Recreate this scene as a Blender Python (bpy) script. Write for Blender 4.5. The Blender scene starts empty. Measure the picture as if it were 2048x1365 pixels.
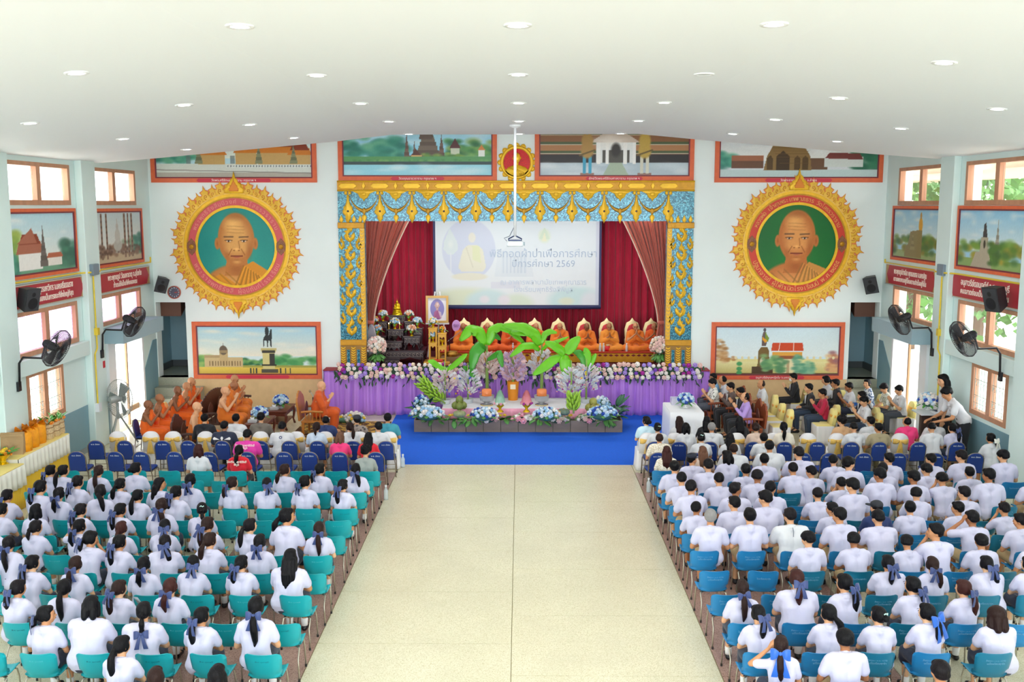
import bpy, bmesh, math, random
import numpy as np
from mathutils import Vector, Matrix, Euler
random.seed(7); np.random.seed(7)
EXPO=0.82
SKY=3.9
LAMP=7
STAGE=14  # power of the added stage fill lamps
SLIDE=0.10
scn = bpy.context.scene
COL = scn.collection
PI = math.pi
# ---------------------------------------------------------------- camera, sky, exposure
H, FPX, TH = 4.9, 1991.0, math.atan(272 / 1991.0)
YAW = math.atan(16 / FPX * math.cos(TH))
cam = bpy.data.objects.new('camera', bpy.data.cameras.new('camera'))
COL.objects.link(cam)
cam.location = (0, 0, H)
cam.rotation_euler = (PI / 2 - TH, 0, YAW)
cam.data.lens, cam.data.sensor_width = FPX * 36 / 2048, 36
cam.data.clip_end = 300
scn.camera = cam
scn.view_settings.view_transform = 'Standard'
scn.view_settings.look = 'None'
scn.view_settings.gamma = 1
scn.view_settings.use_curve_mapping = False
scn.view_settings.exposure = EXPO
scn.cycles.use_denoising = True
scn.cycles.max_bounces = 8
scn.cycles.transparent_max_bounces = 16
scn.cycles.sample_clamp_indirect = 6
scn.cycles.caustics_reflective = scn.cycles.caustics_refractive = False
w = bpy.data.worlds.new('overcast_sky'); scn.world = w; w.use_nodes = True
w.node_tree.nodes['Background'].inputs[0].default_value = (0.93, 0.97, 1.0, 1)
w.node_tree.nodes['Background'].inputs[1].default_value = SKY

def area_light(name, loc, rot, sx, sy, power, col=(1, 1, 1), parent=None, disk=False, spread=PI):
    l = bpy.data.lights.new(name, 'AREA'); l.energy = power; l.color = col
    l.shape = 'DISK' if disk else 'RECTANGLE'; l.size = sx
    if not disk: l.size_y = sy
    l.spread = spread
    o = bpy.data.objects.new(name, l); COL.objects.link(o); o.location = loc; o.rotation_euler = rot
    if parent: o.parent = parent
    return o
# ---------------------------------------------------------------- picture-to-room measuring helpers
def ray(u, v):
    x, y = (u - 1024) / FPX, -(v - 682.5) / FPX
    c, s = math.cos(TH), math.sin(TH)
    d = (x, c + y * s, -s + y * c)
    cy, sy = math.cos(YAW), math.sin(YAW)
    return d[0] * cy - d[1] * sy, d[0] * sy + d[1] * cy, d[2]
def at_z(u, v, z):
    d = ray(u, v); t = (z - H) / d[2]; return Vector((d[0] * t, d[1] * t, z))
def at_y(u, v, Y):
    d = ray(u, v); t = Y / d[1]; return Vector((d[0] * t, Y, H + d[2] * t))
# ---------------------------------------------------------------- materials
def lin(c):
    return tuple((x / 12.92 if x <= .04045 else ((x + .055) / 1.055) ** 2.4) for x in c)
def hexc(h):
    return lin(tuple(int(h[i:i + 2], 16) / 255 for i in (0, 2, 4)))
MATS = {}
def mat(name, h, rough=.6, metal=0, var=0, vs=6.0, bump=0, bs=60.0, emit=0, spec=.5, stretch=None, sheen=0, trans=0):
    """principled colour h, var = strength of a noise variation at scale vs, bump = strength of a noise relief at scale bs"""
    if name in MATS: return MATS[name]
    m = bpy.data.materials.new(name); m.use_nodes = True
    nt = m.node_tree; N = nt.nodes; L = nt.links
    b = N['Principled BSDF']
    c = hexc(h) if isinstance(h, str) else h
    b.inputs['Base Color'].default_value = (*c, 1)
    b.inputs['Roughness'].default_value = rough
    b.inputs['Metallic'].default_value = metal
    b.inputs['Specular IOR Level'].default_value = spec
    if sheen: b.inputs['Sheen Weight'].default_value = sheen
    if emit:
        b.inputs['Emission Color'].default_value = (*c, 1); b.inputs['Emission Strength'].default_value = emit
    src = None
    if var or bump:
        tc = N.new('ShaderNodeTexCoord'); src = tc.outputs['Object']
        if stretch:
            mp = N.new('ShaderNodeMapping'); mp.inputs['Scale'].default_value = stretch
            L.new(src, mp.inputs[0]); src = mp.outputs[0]
    if var:
        n = N.new('ShaderNodeTexNoise'); n.inputs['Scale'].default_value = vs; n.inputs['Detail'].default_value = 5
        L.new(src, n.inputs['Vector'])
        r = N.new('ShaderNodeMapRange'); r.inputs[1].default_value = .3; r.inputs[2].default_value = .7
        r.inputs[3].default_value = 1 - var; r.inputs[4].default_value = 1 + var
        L.new(n.outputs[0], r.inputs[0])
        mx = N.new('ShaderNodeVectorMath'); mx.operation = 'SCALE'
        mx.inputs[0].default_value = c; L.new(r.outputs[0], mx.inputs['Scale'])
        L.new(mx.outputs[0], b.inputs['Base Color'])
    if bump:
        n = N.new('ShaderNodeTexNoise'); n.inputs['Scale'].default_value = bs; n.inputs['Detail'].default_value = 4
        L.new(src, n.inputs['Vector'])
        bp = N.new('ShaderNodeBump'); bp.inputs['Strength'].default_value = bump; bp.inputs['Distance'].default_value = .02
        L.new(n.outputs[0], bp.inputs['Height']); L.new(bp.outputs[0], b.inputs['Normal'])
    if trans:
        t = N.new('ShaderNodeBsdfTransparent'); mxs = N.new('ShaderNodeMixShader')
        mxs.inputs[0].default_value = trans
        L.new(b.outputs[0], mxs.inputs[1]); L.new(t.outputs[0], mxs.inputs[2])
        L.new(mxs.outputs[0], N['Material Output'].inputs[0])
    MATS[name] = m
    return m
def paint_mat(name, rough=.5, spec=.3, emit=0):
    if name in MATS: return MATS[name]
    m = mat(name, 'ffffff', rough, spec=spec)
    a = m.node_tree.nodes.new('ShaderNodeAttribute'); a.attribute_name = 'Col'
    b = m.node_tree.nodes['Principled BSDF']
    m.node_tree.links.new(a.outputs[0], b.inputs['Base Color'])
    if emit:
        m.node_tree.links.new(a.outputs[0], b.inputs['Emission Color']); b.inputs['Emission Strength'].default_value = emit
    return m
# ---------------------------------------------------------------- meshes
class MB:
    """collects boxes, tubes, lathes, prisms and sheets; build() links them as ONE mesh object"""
    def __init__(s): s.v = []; s.f = []
    def add(s, vs, fs, M=None):
        o = len(s.v)
        s.v += [tuple(M @ Vector(p)) for p in vs] if M else [tuple(p) for p in vs]
        s.f += [tuple(i + o for i in f) for f in fs]
        return s
    def box(s, a, b, M=None, bev=0):
        x0, y0, z0 = a; x1, y1, z1 = b
        if bev <= 0:
            vs = [(x, y, z) for z in (z0, z1) for y in (y0, y1) for x in (x0, x1)]
            return s.add(vs, [(0, 2, 3, 1), (4, 5, 7, 6), (0, 1, 5, 4), (2, 6, 7, 3), (0, 4, 6, 2), (1, 3, 7, 5)], M)
        e = bev
        rings = []
        for z, i in ((z0, e), (z0 + e, 0), (z1 - e, 0), (z1, e)):
            k = e
            rings.append([(x0 + i + k, y0 + i, z), (x1 - i - k, y0 + i, z), (x1 - i, y0 + i + k, z), (x1 - i, y1 - i - k, z),
                          (x1 - i - k, y1 - i, z), (x0 + i + k, y1 - i, z), (x0 + i, y1 - i - k, z), (x0 + i, y0 + i + k, z)])
        return s.loft(rings, M=M)
    def loft(s, rings, closed=True, caps=True, M=None):
        n = len(rings[0]); vs = [p for r in rings for p in r]; fs = []
        for i in range(len(rings) - 1):
            for j in range(n if closed else n - 1):
                k = (j + 1) % n
                fs.append((i * n + j, i * n + k, (i + 1) * n + k, (i + 1) * n + j))
        if caps and closed:
            fs.append(tuple(range(n - 1, -1, -1))); fs.append(tuple((len(rings) - 1) * n + j for j in range(n)))
        return s.add(vs, fs, M)
    def tube(s, pts, r, n=8, M=None, caps=True):
        pts = [Vector(p) for p in pts]
        rs = r if isinstance(r, (list, tuple)) else [r] * len(pts)
        rings = []; up = None
        for i, p in enumerate(pts):
            a = pts[max(i - 1, 0)]; b = pts[min(i + 1, len(pts) - 1)]
            d = (b - a).normalized()
            if up is None:
                up = d.cross(Vector((0, 0, 1)))
                if up.length < .1: up = d.cross(Vector((0, 1, 0)))
            up = (up - d * up.dot(d)).normalized(); w_ = d.cross(up)
            rings.append([p + (up * math.cos(t) + w_ * math.sin(t)) * rs[i] for t in (2 * PI * k / n for k in range(n))])
        return s.loft(rings, caps=caps, M=M)
    def lathe(s, prof, n=16, M=None, wob=0):
        rings = [[((r + (wob * r * math.sin(5 * t))) * math.cos(t), (r + (wob * r * math.sin(5 * t))) * math.sin(t), z) for t in (2 * PI * k / n for k in range(n))] for r, z in prof]
        return s.loft(rings, M=M)
    def ball(s, c, r, n=10, m=7, M=None):
        rx, ry, rz = r if isinstance(r, (tuple, list)) else (r, r, r)
        rings = []
        for i in range(m):
            a = -PI / 2 + PI * (i + .5) / m
            rings.append([(c[0] + rx * math.cos(a) * math.cos(2 * PI * k / n), c[1] + ry * math.cos(a) * math.sin(2 * PI * k / n), c[2] + rz * math.sin(a)) for k in range(n)])
        return s.loft(rings, M=M)
    def prism(s, poly, d, M=None, bev=0):
        """poly in XZ facing -Y, extruded back by d; bev rounds the front edge"""
        P = [Vector((x, z)) for x, z in poly]; n = len(P)
        ar = sum(P[i].x * P[(i + 1) % n].y - P[(i + 1) % n].x * P[i].y for i in range(n))
        if ar < 0: P.reverse()
        rings = [[(p.x, 0, p.y) for p in P]]
        if bev:
            c = sum(P, Vector((0, 0))) / n
            ins = []
            for i, p in enumerate(P):
                a = (p - P[i - 1]); b = (P[(i + 1) % n] - p)
                nn = Vector((-a.y, a.x)).normalized() + Vector((-b.y, b.x)).normalized()
                ins.append(p + (nn.normalized() if nn.length > 1e-6 else (c - p).normalized()) * bev)
            rings += [[(p.x, -d * .6, p.y) for p in P], [(p.x, -d, p.y) for p in ins]]
        else: rings += [[(p.x, -d, p.y) for p in P]]
        return s.loft(rings, M=M)
    def sheet(s, fn, nu, nv, M=None, thick=0, closed_u=False):
        """fn(u,v) -> point, u,v in 0..1; thick gives it a back side"""
        P = [[Vector(fn(i / nu, j / nv)) for i in range(nu + (0 if closed_u else 1))] for j in range(nv + 1)]
        w_ = len(P[0])
        def grid(Q, flip):
            fs = []
            for j in range(nv):
                for i in range(w_ if closed_u else w_ - 1):
                    k = (i + 1) % w_
                    q = (j * w_ + i, j * w_ + k, (j + 1) * w_ + k, (j + 1) * w_ + i)
                    fs.append(q[::-1] if flip else q)
            s.add([p for r in Q for p in r], fs, M)
        grid(P, False)
        if thick:
            Q = []
            for j in range(nv + 1):
                row = []
                for i in range(w_):
                    a = P[j][(i + 1) % w_ if closed_u else min(i + 1, w_ - 1)] - P[j][(i - 1) % w_ if closed_u else max(i - 1, 0)]
                    b = P[min(j + 1, nv)][i] - P[max(j - 1, 0)][i]
                    nn = a.cross(b); nn = nn.normalized() if nn.length > 1e-9 else Vector((0, 0, 1))
                    row.append(P[j][i] - nn * thick)
                Q.append(row)
            o = len(s.v) - w_ * (nv + 1)
            grid(Q, True); o2 = o + w_ * (nv + 1)
            for j in range(nv):
                if not closed_u:
                    for i, fl in ((0, 0), (w_ - 1, 1)):
                        q = (o + j * w_ + i, o + (j + 1) * w_ + i, o2 + (j + 1) * w_ + i, o2 + j * w_ + i)
                        s.f.append(q[::-1] if fl else q)
            for i in range(w_ if closed_u else w_ - 1):
                k = (i + 1) % w_
                for j, fl in ((0, 1), (nv, 0)):
                    q = (o + j * w_ + i, o + j * w_ + k, o2 + j * w_ + k, o2 + j * w_ + i)
                    s.f.append(q if not fl else q[::-1])
        return s
    def mesh(s, name, m=None, smooth=False, colors=None):
        me = bpy.data.meshes.new(name); me.from_pydata(s.v, [], s.f)
        if m: me.materials.append(m)
        if smooth: me.shade_smooth()
        if smooth == 'auto': me.set_sharp_from_angle(angle=.7)
        return me
    def build(s, name, m=None, parent=None, loc=None, smooth=False):
        return put(name, s.mesh(name, m, smooth), parent, loc)
def put(name, me, parent=None, loc=None, rot=None, scale=None, m=None):
    o = bpy.data.objects.new(name, me); COL.objects.link(o)
    if parent: o.parent = parent
    if loc is not None: o.location = loc
    if rot is not None: o.rotation_euler = rot if not isinstance(rot, (int, float)) else (0, 0, rot)
    if scale is not None: o.scale = scale if not isinstance(scale, (int, float)) else (scale,) * 3
    if m: omat(o, m)
    return o
def omat(o, m):
    o.material_slots[0].link = 'OBJECT'; o.material_slots[0].material = m
def tag(o, label=None, cat=None, group=None, kind=None):
    if label: o['label'] = label
    if cat: o['category'] = cat
    if group: o['group'] = group
    if kind: o['kind'] = kind
    return o
def thing(name, label, cat, loc=(0, 0, 0), rot=0, group=None):
    o = bpy.data.objects.new(name, None); COL.objects.link(o); o.location = loc
    o.rotation_euler = rot if isinstance(rot, tuple) else (0, 0, rot)
    o.empty_display_size = .1
    return tag(o, label, cat, group)
def struct(o): o['kind'] = 'structure'; return o
def copy_tree(o, parent=None):
    c = o.copy(); COL.objects.link(c)
    if parent: c.parent = parent
    for ch in o.children: copy_tree(ch, c)
    return c
def T(x, y, z, rz=0, rx=0, ry=0, s=1):
    return Matrix.Translation((x, y, z)) @ Euler((rx, ry, rz)).to_matrix().to_4x4() @ Matrix.Scale(s, 4)
TXT = {}
def text_mesh(s, size, name='lettering', m=None, depth=.002, align='CENTER', bold=0, sp=1.0):
    k = (s, size, align, m.name if m else '', depth)
    if k in TXT: return TXT[k]
    c = bpy.data.curves.new('lettering', 'FONT'); c.body = s; c.size = size; c.align_x = align; c.align_y = 'CENTER'
    c.extrude = depth; c.resolution_u = 2; c.offset = bold; c.space_line = sp
    o = bpy.data.objects.new('lettering', c); COL.objects.link(o)
    dg = bpy.context.evaluated_depsgraph_get()
    me = bpy.data.meshes.new_from_object(o.evaluated_get(dg))
    bpy.data.objects.remove(o); bpy.data.curves.remove(c)
    me.materials.clear()
    if m: me.materials.append(m)
    me.name = name; TXT[k] = me
    return me
# ---------------------------------------------------------------- painted canvases (vertex colours)
class Art:
    def __init__(s, w, h, bg='ffffff'):
        s.w, s.h = w, h
        s.Y, s.X = np.mgrid[0:h, 0:w].astype(float)
        s.X = (s.X + .5) / w; s.Y = (s.Y + .5) / h         # y = 0 at the top
        s.a = w / h
        s.im = np.zeros((h, w, 3)) + np.array(s.c(bg))
        s.rng = np.random.RandomState(w * 7 + h)
    def c(s, h): return tuple(int(h[i:i + 2], 16) / 255 for i in (0, 2, 4)) if isinstance(h, str) else h
    def mix(s, m, h): s.im = s.im * (1 - m[..., None]) + np.array(s.c(h)) * m[..., None]; return s
    def grad(s, c0, c1, y0=0, y1=1):
        t = np.clip((s.Y - y0) / (y1 - y0), 0, 1)[..., None]
        k = ((s.Y >= y0) & (s.Y <= y1))[..., None]
        s.im = np.where(k, np.array(s.c(c0)) * (1 - t) + np.array(s.c(c1)) * t, s.im); return s
    def poly(s, pts, h, al=1):
        ins = np.zeros(s.X.shape, bool); n = len(pts)
        for i in range(n):
            (x0, y0), (x1, y1) = pts[i], pts[(i + 1) % n]
            if y0 == y1: continue
            cnd = (s.Y >= min(y0, y1)) & (s.Y < max(y0, y1))
            ins ^= cnd & (s.X < x0 + (s.Y - y0) / (y1 - y0) * (x1 - x0))
        return s.mix(ins * float(al), h)
    def rect(s, x0, y0, x1, y1, h, al=1): return s.mix(((s.X >= x0) & (s.X < x1) & (s.Y >= y0) & (s.Y < y1)) * float(al), h)
    def ell(s, cx, cy, rx, ry, h, soft=.15, al=1):
        d = np.sqrt(((s.X - cx) / rx) ** 2 + ((s.Y - cy) / ry) ** 2)
        return s.mix(np.clip((1 - d) / max(soft, 1e-3), 0, 1) * al, h)
    def line(s, x0, y0, x1, y1, wd, h, al=1):
        ax, ay = s.X * s.a, s.Y
        x0, x1 = x0 * s.a, x1 * s.a
        L2 = (x1 - x0) ** 2 + (y1 - y0) ** 2 + 1e-9
        t = np.clip(((ax - x0) * (x1 - x0) + (ay - y0) * (y1 - y0)) / L2, 0, 1)
        d = np.hypot(ax - x0 - t * (x1 - x0), ay - y0 - t * (y1 - y0))
        return s.mix(np.clip((wd - d) / (wd * .5), 0, 1) * al, h)
    def trees(s, x0, x1, top, bot, cols, n=40, r=.05):
        for i in range(n):
            x = s.rng.uniform(x0, x1); k = s.rng.uniform(0, 1)
            y = bot + (top - bot) * k * s.rng.uniform(.55, 1)
            rr = r * s.rng.uniform(.6, 1.2)
            s.ell(x, y, rr / s.a * 2, rr, cols[s.rng.randint(len(cols))], .7, .85)
        return s
    def clouds(s, x0, x1, y0, y1, h='ffffff', n=14):
        for i in range(n):
            s.ell(s.rng.uniform(x0, x1), s.rng.uniform(y0, y1), s.rng.uniform(.06, .16), s.rng.uniform(.03, .1), h, 1, .5)
        return s
    def noise(s, a=.03):
        n = s.rng.normal(0, 1, (s.h, s.w)); n = (n + np.roll(n, 1, 1) + np.roll(n, 1, 0)) / 3
        s.im = np.clip(s.im * (1 + a * n[..., None]), 0, 1); return s
    def mesh(s, name, W, HH, m, mask=None):
        """canvas in XZ, centred, facing -Y"""
        w_, h_ = s.w, s.h
        xs = np.linspace(-W / 2, W / 2, w_); zs = np.linspace(HH / 2, -HH / 2, h_)
        V = np.zeros((h_, w_, 3)); V[..., 0] = xs[None]; V[..., 2] = zs[:, None]
        idx = np.arange(w_ * h_).reshape(h_, w_)
        q = np.stack([idx[1:, :-1], idx[1:, 1:], idx[:-1, 1:], idx[:-1, :-1]], -1).reshape(-1, 4)
        if mask is not None:
            mk = mask(V[..., 0], V[..., 2])
            q = q[mk.reshape(-1)[q].all(1)]
        me = bpy.data.meshes.new(name); me.from_pydata(V.reshape(-1, 3).tolist(), [], q.tolist())
        c = s.im.reshape(-1, 3); c = np.where(c <= .04045, c / 12.92, ((c + .055) / 1.055) ** 2.4)
        at = me.color_attributes.new('Col', 'FLOAT_COLOR', 'POINT')
        at.data.foreach_set('color', np.concatenate([c, np.ones((len(c), 1))], 1).astype(np.float32).ravel())
        me.materials.append(m)
        return me
# ================================================================ ROOM SHELL
XL, XR, YB, YE = -8.65, 8.5, 23.4, 20.6
Y0 = -7.0
WALL = mat('mint_wall_paint', 'dff3f0', .55, var=.025, vs=1.3)
WALLW = mat('pale_stage_wall_paint', 'ebf5f3', .5, var=.02, vs=1.1)
DADO = mat('slate_dado_paint', '7da3b0', .5, var=.05, vs=1.5)
TEALW = mat('blue_stairwell_paint', '9cc2d0', .6, var=.04, vs=1.2)
CEILM = mat('white_ceiling_board', 'f8fcff', .6, spec=.3)
WOODF = mat('varnished_window_wood', 'c08c6c', .45, var=.12, vs=8, stretch=(1, 1, .2))
WHITEF = mat('white_aluminium', 'eef2f6', .35)
TERR = mat('grey_green_terrazzo', 'a9ab98', .4, var=.1, vs=40)
OCHRE = mat('ochre_wainscot', 'd9b888', .6, var=.06, vs=5)
GREYB = mat('grey_baseboard', '8f999c', .5, var=.05)
def speckle(name, base, spots, rough, sc=260):
    m = mat(name, base, rough, var=.05, vs=1.2)
    N = m.node_tree.nodes; L = m.node_tree.links; b = N['Principled BSDF']
    v = N.new('ShaderNodeTexVoronoi'); v.inputs['Scale'].default_value = sc
    tc = [n for n in N if n.type == 'TEX_COORD'][0]; L.new(tc.outputs['Object'], v.inputs['Vector'])
    r = N.new('ShaderNodeMapRange'); r.inputs[1].default_value = .62; r.inputs[2].default_value = .8
    sp = N.new('ShaderNodeSeparateColor'); L.new(v.outputs['Color'], sp.inputs[0]); L.new(sp.outputs[0], r.inputs[0])
    mx = N.new('ShaderNodeMix'); mx.data_type = 'RGBA'
    old = b.inputs['Base Color'].links[0].from_socket
    L.new(old, mx.inputs[6]); mx.inputs[7].default_value = (*hexc(spots), 1); L.new(r.outputs[0], mx.inputs[0])
    L.new(mx.outputs[2], b.inputs['Base Color'])
    return m
CREAM = speckle('cream_terrazzo', 'e6e1c6', 'cdc6a2', .22, 150)
BROWN = speckle('brown_terrazzo', 'b8978a', '8e6a60', .3, 120)
JOINT = mat('dark_floor_joint', 'a79f7a', .8)

# floor: recessed joint bed, cream slabs beside the centre joint, brown border strips, cream outer slabs
fl = struct(MB().box((XL - .3, Y0, -.2), (XR + .3, YB + .2, -.012)).build('floor', JOINT))
jl = [at_z(900, y, 0).y for y in (1288.3, 1184.1, 1102, 1036.3, 981.8)]
step = (jl[-1] - jl[0]) / 4
jr = [at_z(1200, y, 0).y for y in (1353, 1234, 1140.5, 1067, 1007.5, 954.5)]
stepr = (jr[-1] - jr[0]) / 5
def slabs(x0, x1, yref, st, m, y0=Y0, y1=YB, mm=None):
    k = math.floor((y0 - yref) / st)
    while yref + k * st < y1 - .05:
        a, b = max(yref + k * st, y0), min(yref + (k + 1) * st, y1)
        if b - a > .06:
            put('slab', MB().box((x0 + .004, a + .004, -.02), (x1 - .004, b - .004, 0)).mesh('slab', m), fl)
        k += 1
slabs(-2.28, -.09, jl[0], step, CREAM); slabs(-.09, 2.12, jr[0], stepr, CREAM)
slabs(-4.1, -2.285, jl[0], step * 2, BROWN, y1=17.9); slabs(2.125, 4.0, jr[0], step * 2, BROWN, y1=17.9)
slabs(-4.1, -2.285, jl[0], step, CREAM, y0=17.9); slabs(2.125, 4.0, jr[0], step, CREAM, y0=17.9)
slabs(-6.4, -4.1, jl[0], step, CREAM); slabs(XL, -6.4, jl[0], step, CREAM); slabs(4.0, 6.3, jr[0], stepr, CREAM); slabs(6.3, XR, jr[0], stepr, CREAM)

def wall_x(name, X0, X1, ya, yb, za, zb, holes, m):
    """wall slab between X0 and X1 with rectangular holes (y0,y1,z0,z1)"""
    ysx = sorted({ya, yb, *[h[i] for h in holes for i in (0, 1)]}); zs = sorted({za, zb, *[h[i] for h in holes for i in (2, 3)]})
    b = MB()
    for i in range(len(ysx) - 1):
        run = None
        for j in range(len(zs) - 1):
            cy, cz = (ysx[i] + ysx[i + 1]) / 2, (zs[j] + zs[j + 1]) / 2
            hole = any(h[0] < cy < h[1] and h[2] < cz < h[3] for h in holes)
            if not hole: run = (run[0], zs[j + 1]) if run else (zs[j], zs[j + 1])
            if (hole or j == len(zs) - 2) and run:
                b.box((X0, ysx[i], run[0]), (X1, ysx[i + 1], run[1])); run = None
    return struct(b.build(name, m))
def wall_y(name, Ya, Yb, xa, xb, za, zb, holes, m):
    o = wall_x(name, -Yb, -Ya, xa, xb, za, zb, holes, m)     # built along X then turned
    me = o.data
    for v in me.vertices: x, y, z = v.co; v.co = (y, -x, z)
    me.flip_normals(); return o
PITCH = 3.43
bays = [20.2 - PITCH * k for k in range(8)]     # start of each bay along y (bay 0 is next to the stage wall)
holesL, holesR = [], []
for k, y in enumerate(bays):
    e = 22.55 if k == 0 else y + 2.5
    holesL += [(y, e, 4.9, 5.66), (y, e, 2.4 if k == 0 else 2.25, 3.05)]
    e = 22.65 if k == 0 else y + 2.5
    holesR += [(y, e, 4.9, 5.72), (y, e, 2.4 if k == 0 else 2.3, 3.09)]
    if k:
        holesL.append((y + .35, y + 1.75, 1.0, 1.95)); holesR.append((y + .35, y + 1.75, 1.02, 1.98))
holesL.append((20.85, 22.4, 0, 2.0)); holesR.append((20.85, 22.4, 0, 2.02))
wall_x('wall_left', XL - .3, XL, Y0, YB + .3, 0, 7, holesL, WALL)
wall_x('wall_right', XR, XR + .3, Y0, YB + .3, 0, 7, holesR, WALL)
wall_y('wall_back', YB, YB + .3, XL - .3, XR + .3, 0, 7, [(-8.62, -7.92, .82, 2.62), (7.79, 8.47, .80, 2.63), (-3.75, 3.55, 1.0, 4.6)], WALLW)
# pillars between the bays, ledges under the middle windows, dado boards
for sgn, X, nm in ((1, XL, 'left'), (-1, XR, 'right')):
    for k in range(0, 8):
        ya, yb = bays[k] - .70, bays[k] - .06
        b = MB(); x0, x1 = sorted((X, X + sgn * .14)); b.box((x0, ya, 0), (x1, yb, 6.0), bev=.012)
        struct(b.build('column_%s' % nm, WALL))
        if k:
            x0, x1 = sorted((X, X + sgn * .12))
            struct(MB().box((x0, bays[k] - .04, 1.96 if sgn > 0 else 2.0), (x1, bays[k] + 2.72, 2.24 if sgn > 0 else 2.28), bev=.008).build('trim_%d' % (k + (0 if sgn > 0 else 10)), WALL))
            x0, x1 = sorted((X, X + sgn * .012))
            struct(MB().box((x0, bays[k] - .05, .12), (x1, bays[k] + 2.72, .94)).build('dado_%s' % nm, DADO))
        x0, x1 = sorted((X, X + sgn * .02))
        struct(MB().box((x0, bays[k] - .05, 0), (x1, bays[k] + (.64 if k == 0 else 2.72), .12)).build('baseboard_%s' % nm, GREYB))
    # slate canopy beam over the side door, dado around the door
    x0, x1 = sorted((X, X + sgn * .42))
    struct(MB().box((x0, 20.42, 2.04), (x1, 22.76, 2.36)).build('lintel_%s' % nm, mat('slate_beam_paint', '9fbcc8', .5)))
    x0, x1 = sorted((X, X + sgn * .012))
    p = [(22.45, .9), (22.45, 1.0), (23.15, 1.75), (23.4, 1.75), (23.4, 0), (22.45, 0)]
    b = MB(); b.loft([[(x0, y, z) for y, z in p], [(x1, y, z) for y, z in p]]); struct(b.build('dado_%s' % nm, DADO))
    b = MB().box((x0, 20.14, 0), (x1, 20.8, .9)); struct(b.build('dado_%s' % nm, DADO))
# wainscot and baseboard of the stage wall
for nm, a, b_ in (('left', -7.9, -3.7), ('right', 3.5, 7.77)):
    struct(MB().box((a, YB - .02, .1), (b_, YB, .79)).build('wainscot_%s' % nm, OCHRE))
    struct(MB().box((a, YB - .035, 0), (b_, YB, .1)).build('baseboard_back_%s' % nm, GREYB))
# ceiling boards: flat middle and two slopes that stop short of the stage wall, a higher strip behind
prof = [(XL, 5.72), (-7.42, 5.82), (-3.7, 6.16), (-2.6, 6.29), (2.4, 6.30), (3.7, 6.18), (7.27, 5.89), (XR, 5.80)]
cz = lambda x: float(np.interp(x, [p[0] for p in prof], [p[1] for p in prof])) + .03
b = MB()
ring = lambda y: [(x, y, z + .03) for x, z in prof] + [(XR, y, 6.55), (XL, y, 6.55)]
b.loft([ring(Y0), ring(YE)][::-1]); struct(b.build('ceiling', CEILM))
struct(MB().box((XL - .3, YE, 6.75), (XR + .3, YB + .3, 7.0)).build('ceiling_stage', CEILM))
struct(MB().box((XL - .3, YE - .05, 6.5), (XR + .3, YE + .02, 6.76)).build('trim_30', CEILM))
# stairwells behind the side openings
for s, xa, xb, zt in ((1, XL, -7.92, .82), (-1, 7.79, XR, .80)):
    nm = 'left' if s > 0 else 'right'
    q0, q1 = (xa - .25, xb + 1.4) if s > 0 else (xa - 1.4, xb + .25)
    struct(MB().box((q0, 25.1, zt), (q1, 25.2, 3.4)).build('wall_stair_%s' % nm, TEALW))
    struct(MB().box((q0 - .1, YB + .3, zt), (q0, 25.1, 3.4)).build('wall_stair_%s' % nm, TEALW))
    struct(MB().box((q1, YB + .3, zt), (q1 + .1, 25.1, 3.4)).build('wall_stair_%s' % nm, TEALW))
    struct(MB().box((q0, YB + .31, zt - .15), (q1, 25.1, zt)).box((xa, YB - .02, zt - .2), (xb, YB + .31, zt)).build('floor_landing_%s' % nm, TERR))
    struct(MB().box((q0, YB + .3, 3.4), (q1, 25.2, 3.5)).build('ceiling_stair_%s' % nm, TEALW))
    struct(MB().box((q0, 25.06, zt), (q1, 25.1, zt + .16)).box((q0, YB + .3, zt), (q0 + .04, 25.1, zt + .16)).box((q1 - .04, YB + .3, zt), (q1, 25.1, zt + .16)).build('baseboard_stair_%s' % nm, mat('dark_skirting', '5d6468', .5)))
    # brown soffit of the upper flight
    b = MB(); yy = [(YB + .35, 2.25), (YB + .35, 3.3), (25.0, 3.3), (25.0, 2.9)] 
    x0, x1 = (q0, q0 + .75) if s > 0 else (q1 - .75, q1)
    b.loft([[(x0, y, z) for y, z in yy], [(x1, y, z) for y, z in yy]]); struct(b.build('stair_soffit_%s' % nm, mat('brown_soffit', '6f4a3c', .6)))
    # steps down into the hall
    st = tag(thing('staircase', 'grey terrazzo steps climbing to the %s' % ('stair opening below the wall clock' if s > 0 else 'stair opening with a meter box'), 'stairs', (0, 0, 0)), kind='structure')
    del st['category']
    n = 4
    for i in range(n):
        z1 = zt * (n - i) / n - .002; ya = YB - .30 * (i + .0)
        xs = (XL + .02, -7.55) if s > 0 else (7.42, XR - .02)
        if i == 0: continue
        put('step', MB().box((xs[0], YB - .30 * i, 0), (xs[1], YB - .30 * (i - 1) - .002, z1 - .025)).box((xs[0], YB - .30 * i - .02, z1 - .025), (xs[1], YB - .30 * (i - 1) - .002, z1)).mesh('step', TERR), st)
    if s < 0:
        pb = thing('meter_box', 'grey meter box with a green lamp high in the stairwell', 'box', (8.12, 25.06, 2.72))
        MB().box((-.13, -.12, -.2), (.13, 0, .2), bev=.015).build('case', mat('meter_grey', '6f8087', .5), pb)
        MB().ball((0, -.125, .1), .018).build('lamp', mat('green_led', '30ff90', .4, emit=4), pb)
        tag(MB().tube([(8.2, 25.02, zt), (8.42, 25.0, 3.3)], .022).build('pipe', mat('brown_pipe', '7d5a4a', .5)), 'thin brown pipe rising in the stairwell beside the meter box', 'pipe')
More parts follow.
